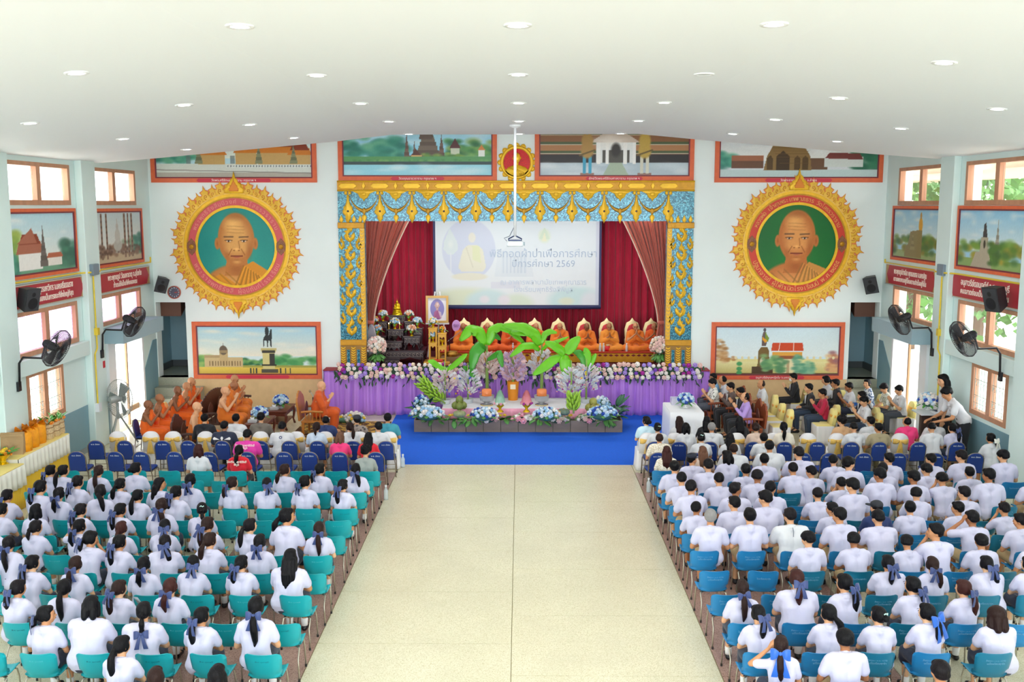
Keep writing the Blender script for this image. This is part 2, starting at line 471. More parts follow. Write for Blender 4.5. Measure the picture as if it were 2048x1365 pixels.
# stage box
STW = mat('dim_stage_wall', '5a2a2a', .8)
struct(MB().box((-4.6, YB + .02, .0), (4.5, 27.2, .995)).build('stage_floor', mat('dark_red_stage_carpet', '5b1a22', .9)))
struct(MB().box((-4.6, 27.2, .9), (4.5, 27.3, 5.6)).box((-4.7, YB + .3, .9), (-4.6, 27.2, 5.6)).box((4.5, YB + .3, .9), (4.6, 27.2, 5.6)).build('wall_stage', STW))
struct(MB().box((-4.7, YB + .3, 5.6), (4.6, 27.3, 5.7)).build('ceiling_stage', STW))
# ---------------------------------------------------------------- windows
GLASS = mat('clear_window_glass', 'ffffff', .05, trans=.93)
def obscure(name, tint, a, b, tr):
    m = mat(name, tint, .25, trans=tr)
    N, L = m.node_tree.nodes, m.node_tree.links
    mx = [n for n in N if n.type == 'MIX_SHADER'][0]
    tl = N.new('ShaderNodeBsdfTranslucent'); tl.inputs[0].default_value = (*hexc(tint), 1)
    L.new(tl.outputs[0], mx.inputs[1])
    t = N.new('ShaderNodeTexNoise'); t.inputs['Scale'].default_value = 55
    tc = N.new('ShaderNodeTexCoord'); L.new(tc.outputs['Object'], t.inputs['Vector'])
    r = N.new('ShaderNodeMapRange'); r.inputs[1].default_value = .42; r.inputs[2].default_value = .6
    r.inputs[3].default_value = a; r.inputs[4].default_value = b
    L.new(t.outputs[0], r.inputs[0]); L.new(r.outputs[0], mx.inputs[0])
    return m
OBS = obscure('figured_window_glass', 'c3a8c8', .05, .75, .5)
def window(n, X, sgn, y0, y1, z0, z1, glass, mull=1, grille=False):
    w_ = MB(); t = .09; xa, xb = sorted((X - sgn * .10, X + sgn * .015))
    w_.box((xa, y0, z0), (xb, y1, z0 + t)).box((xa, y0, z1 - t * .8), (xb, y1, z1)).box((xa, y0, z0 + t), (xb, y0 + t, z1 - t * .8)).box((xa, y1 - t, z0 + t), (xb, y1, z1 - t * .8))
    o = struct(w_.build('window_%d' % n, WOODF))
    ym = (y0 + y1) / 2
    MB().box((xa + .01, ym - .075, z0 + t), (xb - .005, ym + .075, z1 - t * .8)).build('mullion', WOODF, o)
    for a, b_ in ((y0 + t, ym - .075), (ym + .075, y1 - t)):
        xg = X - sgn * .06
        MB().box((xg - .003, a, z0 + t), (xg + .003, b_, z1 - t * .8)).build('pane', glass, o)
    if grille:
        g = MB(); xg = X - sgn * .02; gm = mat('grey_green_iron', '8fa6a0', .5)
        k = int((y1 - y0 - .2) / .11)
        for i in range(k + 1):
            y = y0 + .1 + i * (y1 - y0 - .2) / k
            g.tube([(xg, y, z0 + .06), (xg, y, z1 - .06)], .0045, 5)
        for z in (z0 + .22, z0 + .36, z1 - .3):
            g.tube([(xg, y0 + .06, z), (xg, y1 - .06, z)], .005, 5)
            for i in range(k):
                y = y0 + .1 + (i + .5) * (y1 - y0 - .2) / k
                g.tube([(xg, y + .04 * math.cos(t_), z - .07 + .045 * math.sin(t_)) for t_ in np.linspace(0, 5.2, 8)], .004, 4)
        g.build('grille', gm, o)
    return o
n = 1
for sgn, X, holes in ((1, XL, holesL), (-1, XR, holesR)):
    for (a, b_, z0, z1) in holes:
        if z0 == 0: continue
        window(n, X, sgn, a, b_, z0, z1, OBS if (1.3 < z1 < 3.2 and z0 > 2 and sgn > 0) else GLASS, grille=z0 < 1.5); n += 1
# side doors: white aluminium frame, glazed leaf with a low rail
for sgn, X, nm in ((1, XL, 1), (-1, XR, 2)):
    ya, yb, zt = 20.5, 22.45, 2.03
    xa, xb = sorted((X - sgn * .3, X + sgn * .06))
    d = struct(MB().box((xa, ya, 0), (xb, ya + .36, zt)).box((xa, yb - .09, 0), (xb, yb, zt)).box((xa, ya + .36, zt - .07), (xb, yb - .09, zt)).build('door_%d' % nm, WHITEF))
    x0, x1 = sorted((X - sgn * .12, X - sgn * .08))
    put('leaf_frame', MB().box((x0, 21.78, .02), (x1, 21.84, zt - .08)).box((x0, 21.84, .3), (x1, yb - .1, .42)).box((x0, 21.84, zt - .16), (x1, yb - .1, zt - .08)).mesh('leaf_frame', mat('brown_door_wood', 'b99068', .5)), d)
    put('rail', MB().box((x0, 20.87, .28), (x1, 21.78, .38)).mesh('rail', WHITEF), d)
    put('pane', MB().box((x0 + .015, 21.84, .42), (x0 + .02, yb - .1, zt - .16)).mesh('pane', GLASS), d)
# ground, eaves and trees outside
struct(MB().box((-60, -30, -.3), (XL - .3, 60, -.22)).box((XR + .3, -30, -.3), (60, 60, -.22)).build('ground', mat('pale_paving', 'd8d4c8', .8, var=.05)))
struct(MB().box((XR + .5, Y0, 5.58), (XR + 4.2, 40, 5.72)).build('roof_eaves', mat('tan_eaves', 'd9b79c', .7, var=.05)))
def foliage(name, loc, r, n, hexs, label, leaf=.16):
    b = MB(); rg = random.Random(name + str(loc))
    for i in range(n):
        a, e, k = rg.uniform(0, 2 * PI), rg.uniform(-1, 1), rg.uniform(.45, 1) ** .6
        c = Vector((math.cos(a) * math.sqrt(1 - e * e), math.sin(a) * math.sqrt(1 - e * e), e)); c = Vector((c.x * r[0], c.y * r[1], c.z * r[2])) * k
        M = Matrix.Translation(c) @ Euler((rg.uniform(0, 6), rg.uniform(0, 6), rg.uniform(0, 6))).to_matrix().to_4x4()
        s_ = leaf * rg.uniform(.6, 1.3)
        b.add([(0, 0, 0), (s_ * .35, s_ * .5, .02), (0, s_, 0), (-s_ * .35, s_ * .5, .02)], [(0, 1, 2, 3)], M)
    t = thing('tree', label, 'tree', loc)
    MB().tube([(0, 0, -loc[2] - .2), (0, 0, 0)], [.22, .12]).build('trunk', mat('bark', '6b5544', .9), t)
    tag(b.build('foliage', mat('leaf_' + hexs, hexs, .6, var=.3, vs=2), t), kind='stuff')
for i, (x, y, z, hx, lb) in enumerate(((13.6, 29.5, 4.4, '4d7a30', 'bushy bright green tree beyond the windows nearest the camera'), (14.0, 35.6, 4.4, '567f3c', 'pale green tree beyond the windows of the far bay'), (19.5, 41, 4.6, '44702e', 'deeper green tree between the other two outside'), (21, 47.5, 4.8, '5f7a2c', 'yellow green tree standing farthest beyond the blue chair side windows'))):
    foliage('tree', (x, y, z), (3.0, 2.8, 3.4), 1900, hx, lb, .34)
# ---------------------------------------------------------------- downlights
LM = mat('downlight_lens', 'ffffff', .5, emit=14)
LOFF = mat('downlight_off', 'd8dcdc', .5)
RIM = mat('downlight_rim', 'f4f6f6', .4)
rows = [8.2 + 3.05 * k for k in range(-4, 5)]
cols = {0: -.02, -1: -2.24, 1: 2.02, -2: -4.2, 2: 3.88, -3: -6.32, 3: 5.72}
rime = MB(); rime.lathe([(.075, .004), (.115, .004), (.115, -.012), (.075, -.012), (.072, .004)], 20)
RIMM = rime.mesh('rim', RIM, True)
LENS = MB().lathe([(.0, .002), (.078, .002), (.078, -.008), (.0, -.008)], 20).mesh('lens', LM)
for ci, X in cols.items():
    for ri, Y in enumerate(rows):
        if ci in (-2, 2): Y += 1.45 if ci < 0 else 1.2
        if ci in (-3, 3): Y += 1.8 if ci < 0 else 1.0
        if Y > 20.45: continue
        off = ci == 1 and ri == 5
        z = cz(X)
        sl = math.atan((cz(X + .3) - cz(X - .3)) / .6)
        side = {0: 'centre line', -1: 'line just off centre, teal chair side', 1: 'line just off centre, blue chair side', -2: 'slope over the teal chairs', 2: 'slope over the blue chairs', -3: 'wall line over the teal chairs', 3: 'wall line over the blue chairs'}[ci]
        row = ['%s' % ['first', 'second', 'third', 'fourth', 'fifth', 'sixth', 'seventh', 'eighth', 'ninth'][8 - ri]][0]
        t = thing('downlight', ('unlit' if off else 'glowing') + ' downlight, %s row from the stage, %s' % (row, side), 'ceiling light', (X, Y, z), (0, -sl, 0), 'ceiling downlights')
        put('rim', RIMM, t)
        ln = put('lens', LENS, t)
        if off: omat(ln, LOFF)
        else: area_light('lamp', (0, 0, -.02), (0, 0, 0), .14, .14, LAMP, (1, .985, .97), t, disk=True)
# unseen fill lamps added behind the valance to brighten the stage
sb = thing('stage_fill_bar', 'added bar of fill lamps, unseen behind the gilded valance, brightening the stage', 'lamp', (-.1, 24.3, 5.2))
MB().tube([(-3.4, 0, .1), (3.4, 0, .1)], .03, 8).build('bar', mat('black_metal', '22242a', .4, metal=.5), sb)
for k in range(6):
    x = -3.0 + 1.2 * k
    MB().lathe([(0, .1), (.07, .1), (.1, -.06), (.09, -.06), (.06, .06), (0, .06)], 14, T(x, 0, 0)).build('fill_lamp_can', mat('black_metal', '22242a'), sb)
    area_light('stage_fill_lamp', (x, 0, -.07), (-.35, 0, 0) if k % 2 else (.25, 0, 0), .16, .16, STAGE, (1, .97, .93), sb, disk=True)
# ================================================================ PAINTINGS, MEDALLIONS, PROSCENIUM, CURTAINS, SCREEN
PAINT = paint_mat('painted_canvas', .35)
ORNG = mat('orange_frame_paint', 'e0683c', .5, var=.06, vs=12)
PLUM = mat('plum_frame_line', '7c2b3a', .5)
ROSE = mat('rose_red_plaque', 'cf3047', .5)
CREAMT = mat('cream_lettering', 'fff2e6', .6)
GOLD = mat('gold_ornament', 'f2bf2a', .38, metal=.25, var=.1, vs=9, bump=.25, bs=40)
GOLDD = mat('dark_gold_ornament', 'c8901e', .4, metal=.3, var=.12, vs=9, bump=.3, bs=40)
def frame4(W, HH, t, d=.04):
    return MB().box((-W / 2, -d, -HH / 2), (W / 2, 0, -HH / 2 + t)).box((-W / 2, -d, HH / 2 - t), (W / 2, 0, HH / 2)).box((-W / 2, -d, -HH / 2 + t), (-W / 2 + t, 0, HH / 2 - t)).box((W / 2 - t, -d, -HH / 2 + t), (W / 2, 0, HH / 2 - t))
def painting(art, W, HH, loc, rz, label, ft=.1, text=None, tw=.6, frame=ORNG):
    o = thing('painting', label, 'painting', loc, rz, 'framed landscape paintings')
    frame4(W, HH, ft).build('frame', frame, o)
    frame4(W - 2 * ft, HH - 2 * ft, .028, .035).build('inner_frame', PLUM, o)
    put('canvas', art.noise(.012).mesh('canvas', W - 2 * ft, HH - 2 * ft, PAINT), o, (0, -.012, 0))
    if text is not None:
        h_ = ft * .8
        p = MB().prism([(-W * tw / 2, 0), (-W * tw / 2 + h_ * .5, -h_ / 2), (W * tw / 2 - h_ * .5, -h_ / 2), (W * tw / 2, 0), (W * tw / 2 - h_ * .5, h_ / 2), (-W * tw / 2 + h_ * .5, h_ / 2)], .006)
        q = p.build('plaque', ROSE, o, (0, -.04, -HH / 2 + ft / 2))
        if text: put('lettering', text_mesh(text, ft * .75, m=CREAMT), q, (0, -.008, 0), (PI / 2, 0, 0))
    return o
G1 = ['3f7d4a', '5a9a55', '2f6b48', '79ad5f']; G2 = ['3c8f7a', '55a58c', '2e7a6c', '6fb896']
def wat(s, x, y, w_, h_, roof='b5532f', wall='f2efe6', tiers=2):
    s.rect(x - w_ * .42, y - h_ * .45, x + w_ * .42, y, wall)
    for t in range(tiers):
        k = t / tiers
        s.poly([(x - w_ * (.5 - .12 * t), y - h_ * (.42 + .22 * t)), (x + w_ * (.5 - .12 * t), y - h_ * (.42 + .22 * t)), (x + w_ * (.38 - .12 * t), y - h_ * (.72 + .2 * t)), (x - w_ * (.38 - .12 * t), y - h_ * (.72 + .2 * t))], roof if t % 2 == 0 else '8e3c28')
def spire(s, x, y, w_, h_, c='6d5348', n=7):
    for i in range(n):
        a, b = i / n, (i + 1) / n
        wa, wb = w_ * (1 - a) ** 1.5, w_ * (1 - b) ** 1.5
        s.poly([(x - wa / 2, y - h_ * a), (x + wa / 2, y - h_ * a), (x + wb / 2 + wa * .06, y - h_ * b), (x - wb / 2 - wa * .06, y - h_ * b)], c if i % 2 == 0 else tuple(k * .82 for k in s.c(c)))
# --- four paintings along the top of the stage wall
A = Art(240, 66, 'bfe3ea').grad('cfeaf0', 'e9f1e4', 0, .55)
A.trees(.0, .4, .3, .62, G2, 40, .09).rect(0, .66, 1, 1, 'd9dfd6').rect(0, .86, 1, 1, 'b9b3a6').line(0, .8, 1, .88, .01, '77706a')
for i in range(5): A.rect(.2 + .07 * i, .48, .23 + .07 * i, .66, '6f7d7c', .7)
for x, w_, h_ in ((.36, .2, .5), (.58, .16, .6), (.78, .3, .62), (.92, .16, .5)): wat(A, x, .68, w_, h_, 'd6822f', 'cda869', 2)
for x in (.28, .66, .88): spire(A, x, .66, .05, .5, '8a8f6d')
A.rect(.45, .68, 1, .76, 'dfe6e0')
for i in range(30): A.poly([(.46 + .018 * i, .72), (.464 + .018 * i, .69), (.468 + .018 * i, .72), (.464 + .018 * i, .75)], '51606a')
painting(A, 3.86, 1.2, (-6.645, YB - .001, 6.02), 0, 'temple roofs in orange tile behind a pale wall, painting above the cyan medallion', .1, 'วัดพระศรีรัตนศาสดาราม กรุงเทพ ฯ', .45)
A = Art(240, 84, 'a9dcea').grad('bfe6f2', '8fd3ec', 0, .6).clouds(.05, .95, .05, .4, 'eef7f8', 16)
A.trees(0, .42, .22, .62, G2, 60, .09).trees(.7, 1, .3, .6, G1 + ['93b05a'], 40, .09)
spire(A, .57, .66, .17, .95, '7a6a5c', 12); A.poly([(.535, 0), (.575, 0), (.60, .3), (.51, .3)], '6b5a50')
for x, h_, w_ in ((.43, .55, .04), (.48, .4, .03), (.66, .52, .05)): spire(A, x, .66, w_, h_, '7d6458', 9)
A.poly([(.71, .47), (.75, .28), (.79, .47)], '5c3436').rect(.72, .47, .78, .58, 'cfd8c0').trees(.53, .8, .55, .66, ['6f9a4a', '8cab55', '4f7f45'], 26, .05)
A.poly([(.45, .62), (.49, .48), (.53, .62)], '5b3a34').rect(.46, .6, .53, .68, 'e8b878').poly([(.9, .5), (.925, .4), (.95, .5)], 'd98a4a').rect(.905, .5, .945, .66, 'eef2ea')
A.rect(0, .62, 1, .72, '5f9e63').trees(0, 1, .68, .7, ['4f8f57', '77ad6a'], 30, .03).rect(0, .72, 1, .77, '3f5254').rect(0, .77, 1, 1, '9bdcec').clouds(0, 1, .8, .97, 'd8f2f7', 20)
painting(A, 3.68, 1.4, (-2.375, YB - .001, 6.16), 0, 'river bank painting with dark stepped tower and green trees above the gilded frieze', .1, 'วัดอรุณราชวราราม กรุงเทพ ฯ', .34)
A = Art(240, 84, '9a6b45')
for i in range(4): A.rect(0, .06 + .17 * i, 1, .18 + .17 * i, ['a8734a', '8f6240', 'b07c50', '7a4f38'][i]).rect(0, .17 + .17 * i, 1, .22 + .17 * i, '51603d').line(0, .225 + .17 * i, 1, .225 + .17 * i, .008, 'd9cdb4')
A.rect(0, .58, 1, .76, '2f2b2c').rect(0, .74, 1, 1, 'b5c6cf').clouds(0, 1, .78, .95, 'e2eaee', 16)
A.rect(.38, .35, .64, .74, 'e8ebe8').rect(.42, .5, .6, .74, '53504a')
for x in (.385, .44, .56, .62): A.rect(x, .36, x + .022, .76, 'f3f3ef')
A.poly([(.47, .74), (.55, .74), (.6, 1), (.42, 1)], 'a9bba4').poly([(.34, .36), (.5, .04), (.67, .36)], 'cbb8a6').clouds(.4, .6, .1, .45, 'f1e9df', 10).ell(.51, .5, .04, .16, '3a3633', .4)
for x, c1, c2 in ((.32, 'b08a4a', '3fa3c4'), (.7, 'c2a148', 'd8d6c4')):
    A.rect(x - .045, .93, x + .045, 1, '9c7a70').rect(x - .03, .62, x - .008, .94, c2).rect(x + .008, .62, x + .03, .94, c2).ell(x, .52, .05, .16, c1, .3).ell(x, .34, .045, .2, c1, .3).ell(x, .12, .022, .1, c2, .3).line(x - .05, .6, x + .05, .5, .02, '6d5a30')
painting(A, 3.68, 1.4, (2.18, YB - .001, 6.16), 0, 'temple gate painting with two guardian statues on brown tiled ground above the frieze', .1, 'ยักษ์วัดพระศรีรัตนศาสดาราม กรุงเทพ ฯ', .36)
A = Art(240, 66, 'd8dee2').grad('cfd8df', 'eef0ea', 0, .6).clouds(.1, .9, .0, .5, 'f7f8f6', 12)
A.trees(0, .1, .4, .75, G2, 20, .1).trees(.85, 1, .2, .78, ['2f6d55', '3f8563'], 30, .12).rect(0, .8, 1, 1, 'c3d7d6').rect(.08, .55, .28, .78, '6f4d3c').rect(.08, .48, .28, .6, 'a5694c').rect(.56, .55, .68, .8, '70523c').rect(.66, .52, .9, .74, 'd5dcd8').poly([(.66, .55), (.69, .42), (.88, .44), (.9, .58)], '7d3f3c')
A.poly([(.28, .82), (.3, .5), (.36, .1), (.42, -.2), (.5, .1), (.57, .5), (.58, .82)], '8e7043').poly([(.36, .82), (.36, .5), (.4, .38), (.44, .5), (.44, .82)], '4a3826')
for x in (.32, .49, .54): A.poly([(x - .018, .8), (x - .018, .55), (x, .48), (x + .018, .55), (x + .018, .8)], '5b4428')
for i in range(9): A.line(.3 + .01 * i, .1 + .07 * i, .56, .1 + .07 * i, .008, '6f5530', .6)
painting(A, 3.88, 1.2, (6.44, YB - .001, 6.02), 0, 'ochre pointed temple building painting above the green medallion', .1, 'วัดพระธาตุหริภุญชัย จ.ลำพูน', .4)
# --- two low paintings
A = Art(230, 92, 'd8e9ea').grad('a9d7ea', 'eee9d6', 0, .62).clouds(.0, 1, .1, .55, 'f3eddd', 22)
A.trees(0, .1, .58, .82, ['7fae5c', '99b868', '5f9a58'], 26, .07).trees(.38, .55, .66, .8, G1, 26, .05).trees(.63, 1, .6, .8, ['4f9a5c', '6bb06c', '3f8752'], 50, .07)
A.rect(.06, .64, .38, .84, 'cdb486').rect(.06, .6, .2, .65, 'b49a70').rect(.185, .48, .255, .8, 'c4aa7c').ell(.22, .5, .035, .1, '6d5f52', .1).rect(.185, .5, .255, .55, 'a08a66').line(.22, .36, .22, .43, .008, '6d5f52')
for i in range(12): A.rect(.1 + .023 * i, .72, .11 + .023 * i, .82, '8b7350')
A.rect(0, .84, 1, 1, 'dfc057').grad('e6c75c', 'cfae4a', .85, 1).rect(.38, .8, 1, .85, 'a8a552')
A.poly([(.545, .96), (.545, .56), (.53, .5), (.66, .5), (.645, .56), (.645, .96)], 'd8cc8c').rect(.6, .56, .645, .8, '40403c').rect(.53, .46, .66, .5, 'c9bd80').rect(.54, .5, .65, .55, '45443f').rect(.535, .78, .655, .82, '3b3b38').rect(.53, .88, .67, .96, '55544a')
A.poly([(.55, .44), (.555, .25), (.57, .2), (.6, .2), (.615, .08), (.625, .08), (.628, .24), (.62, .3), (.62, .44), (.612, .44), (.606, .3), (.595, .3), (.59, .44), (.583, .44), (.58, .3), (.562, .3), (.558, .44)], '33383a').ell(.585, .12, .018, .1, '33383a', .1).ell(.585, .05, .008, .03, '33383a', .1)
for x in (.44, .465, .49, .69, .73, .77): A.rect(x - .006, .86, x + .006, .97, '3d4a48')
painting(A, 3.06, 1.37, (-6.25, YB - .001, 1.475), 0, 'painting of horseman statue and domed palace above the ochre wainscot', .095, '', .5)
A = Art(230, 92, 'd8ecf4').grad('d3e9f2', 'e7f1f0', 0, .62).rect(0, .66, 1, .98, 'e6dc9a').grad('e8e0a6', 'cfc078', .72, .95).rect(0, .95, 1, 1, '6f5640')
A.trees(0, .1, .25, .72, ['c89a66', 'a87848', 'dab98a'], 34, .05).trees(.05, .17, .6, .7, ['c89a66', 'b9854f'], 16, .03).trees(.92, 1, .5, .92, ['d99a6a', 'b9735a', 'e0b07a', '9d6a70'], 34, .06)
for i in range(16): A.ell(.17 + .052 * i, .64, .012, .035, 'e8dcb0', .3)
A.poly([(.45, .5), (.46, .34), (.7, .34), (.71, .5)], 'd2502f').rect(.46, .52, .7, .64, 'e8a84a').rect(.46, .6, .7, .66, '9c5a3a').line(.52, .34, .51, .52, .008, 'f0e6dc').line(.63, .34, .63, .52, .008, 'f0e6dc').rect(.5, .66, .68, .95, 'ede0b4').rect(.58, .7, .6, .95, 'c0a880')
A.poly([(.3, .95), (.31, .86), (.345, .8), (.35, .5), (.37, .42), (.42, .42), (.435, .5), (.44, .8), (.47, .95)], '7d6238').rect(.3, .82, .47, .96, '564332').ell(.385, .72, .025, .1, 'd8cfae', .2)
A.poly([(.375, .4), (.375, .2), (.385, .12), (.405, .12), (.415, .2), (.41, .4)], '6a5a58').ell(.395, .08, .012, .04, '5a5058', .1).poly([(.4, .12), (.43, .24), (.425, .32), (.4, .32)], '7d9a3c').poly([(.38, .22), (.42, .3), (.4, .34), (.38, .28)], 'e8a030')
A.trees(.39, .5, .5, .9, ['6fa06a', '88b47a', '5c9066'], 40, .05).trees(.5, .57, .6, .92, ['6fa06a', '5c9066'], 20, .05).trees(.64, .71, .55, .95, ['7bb090', '5f9d80'], 30, .05).trees(.7, .79, .72, .95, ['7bb090', '5f9d80', '8fc09a'], 30, .05)
for y in (.76, .86, .94): A.ell(.2, y, .026, .05, '4f9f62', .3)
painting(A, 3.14, 1.37, (6.1, YB - .001, 1.475), 0, 'painting of standing statue and red roofed pavilion above the ochre wainscot', .095, 'อนุสาวรีย์คุณหญิงโม จ.นครราชสีมา', .42)
# --- side wall paintings and red signs
def side_sign(X, sgn, y0, y1, z0, z1, lines, label):
    yc, W, HH = (y0 + y1) / 2, y1 - y0, z1 - z0
    rz = PI / 2 if sgn > 0 else -PI / 2
    o = thing('wall_sign', label, 'sign', (X + sgn * .002, yc, (z0 + z1) / 2), rz, 'red signs under the side paintings')
    MB().box((-W / 2, -.03, -HH / 2), (W / 2, 0, HH / 2)).build('board', mat('brass_brown_sign_end', 'b8925a', .5, var=.15, vs=14), o)
    frame4(W, HH, .02, .04).build('frame', mat('silver_frame', 'c9cdd0', .3, metal=.6), o)
    a, c = W / 2 - .08, .3
    p = [(-a, 0), (-a + .1, -.15 * HH / .45), (-a + .12, -HH / 2 + .03), (a - .12, -HH / 2 + .03), (a - .1, -.15 * HH / .45), (a, 0), (a - .1, .15 * HH / .45), (a - .12, HH / 2 - .03), (-a + .12, HH / 2 - .03), (-a + .1, .15 * HH / .45)]
    q = MB().prism(p, .006).build('panel', mat('sign_red', 'b3283a', .5), o, (0, -.03, 0))
    for i, s in enumerate(lines):
        me = text_mesh(s, .16 if i == 0 else .14, m=CREAMT, bold=.003); xs_ = [v.co.x for v in me.vertices]; k_ = min(1, .64 * W / (max(xs_) - min(xs_)))
        put('lettering', me, q, (0, -.008, .085 - .17 * i), (PI / 2, 0, 0), (k_, 1, 1))
def sky_trees(n, base, cols):
    A = Art(120, 62, 'a7d6ee').grad('8ccbec', 'e4f0ee', 0, .7).clouds(0, 1, .05, .55, 'f2f7f6', 16); A.rect(0, .82, 1, 1, base); A.trees(0, 1, .45, .86, cols, n, .09); return A
A = Art(120, 62, 'c9e6ef').grad('b9e2f0', 'eef2ea', 0, .8).clouds(0, 1, .1, .5, 'f4f8f6', 10).rect(0, .88, 1, 1, '6aa486')
A.trees(0, .12, .3, .85, ['a9c25a', '86ad52'], 24, .1).trees(0, .1, .6, .95, G2, 12, .1).trees(.78, 1, .45, .88, ['3c7a68', '4b8d74', '2f6a5c'], 40, .1)
wat(A, .3, .92, .4, .62, 'b06a54', 'f4f3ee', 2); A.poly([(.12, .5), (.33, .26), (.4, .5)], 'b06a54'); spire(A, .49, .88, .12, .74, '6f6a66', 9); wat(A, .66, .88, .26, .28, 'bc6a4e', 'eee9df', 1)
painting(A, 2.66, 1.22, (XL + .002, 18.06, 4.23), PI / 2, 'side wall painting of red roofed white chapel beside a tall dark spire', .06, None)
A = Art(120, 62, 'cfd6d6').grad('c6dde4', 'e8ebe6', 0, .7).rect(0, .8, 1, 1, 'c9b79a').trees(.8, 1, .35, .8, G2, 20, .1).trees(.4, .8, .5, .75, ['8fa98f', '7d9a88'], 20, .06).trees(0, 1, .62, .84, ['6f5248', '5b4038', '8a6a5a'], 60, .06)
for x in (.04, .14, .24, .62, .7, .78): A.rect(x - .018, .05, x + .018, .9, '8d7264'); [A.ell(x, .1 + .1 * i, .02, .03, '604840', .4) for i in range(8)]
A.ell(.46, .66, .1, .12, 'bfc0ba', .2).ell(.46, .48, .06, .16, 'c9cbc6', .2).ell(.46, .3, .03, .07, 'c4c6c2', .2).line(.46, .16, .46, .26, .02, 'c4c6c2')
painting(A, 2.62, 1.22, (XL + .002, 21.5, 4.22), PI / 2, 'side wall painting of seated stone statue among broken brown columns', .06, None)
A = sky_trees(60, '9ab07a', ['4f7d3c', '6a8f3f', '3f6d42', '86803a']); A.poly([(.28, .95), (.3, .75), (.36, .7), (.4, .45), (.58, .42), (.62, .95)], '8a8058'); spire(A, .46, .8, .1, .4, '9a9068'); A.ell(.62, .32, .045, .16, 'd8a030', .2).ell(.62, .14, .02, .07, 'b98a3c', .2).rect(.56, .42, .66, .95, '8a7d52')
painting(A, 2.58, 1.21, (XR - .002, 21.58, 4.28), -PI / 2, 'side wall painting of golden standing statue on a stepped base over trees', .06, None)
A = sky_trees(60, '8fb06a', ['5d8a38', '77a040', '4b7c42', 'a89a3c']); A.poly([(.22, .98), (.3, .72), (.36, .7), (.38, .46), (.48, .46), (.5, .7), (.56, .98)], 'b5ad98'); A.ell(.43, .58, .02, .08, '3a3a34', .3).poly([(.4, .46), (.41, .26), (.44, .22), (.47, .46)], '3c4048'); spire(A, .62, .75, .1, .6, 'a9a89a', 11); A.trees(.52, .64, .5, .9, ['4b7a3a', '3f6b3a'], 20, .07)
painting(A, 2.66, 1.22, (XR - .002, 18.15, 4.28), -PI / 2, 'side wall painting of dark rider statue on pale plinth beside a white spire', .06, None)
side_sign(XL, 1, 16.62, 19.62, 3.1, 3.53, ['วัดพระมหาธาตุวรมหาวิหาร จ.นครศรีธรรมราช', 'การชนะใจตนเองเป็นการชนะที่ยิ่งใหญ่ที่สุด'], 'red sign under the chapel and spire painting, long two line white Thai text')
side_sign(XL, 1, 20.2, 23.1, 3.08, 3.51, ['พระพุทธรูป วัดมหาธาตุ จ.สุโขทัย', 'ทำตนให้เป็นที่พึ่งของตน'], 'red sign under the broken columns painting with short white Thai lines')
side_sign(XR, -1, 20.26, 23.1, 3.1, 3.57, ['พระพุทธรูปปางลีลา พุทธมณฑล จ.นครปฐม', 'ความพยายามอยู่ที่ไหนความสำเร็จอยู่ที่นั่น'], 'red sign under the golden statue painting with two lines of Thai text')
side_sign(XR, -1, 16.7, 19.68, 3.12, 3.59, ['อนุสาวรีย์ดอนเจดีย์ จ.สุพรรณบุรี', 'คนฉลาดย่อมเป็นผู้ที่ให้โอกาสแก่ตน'], 'red sign under the rider statue painting with two lines of Thai text')
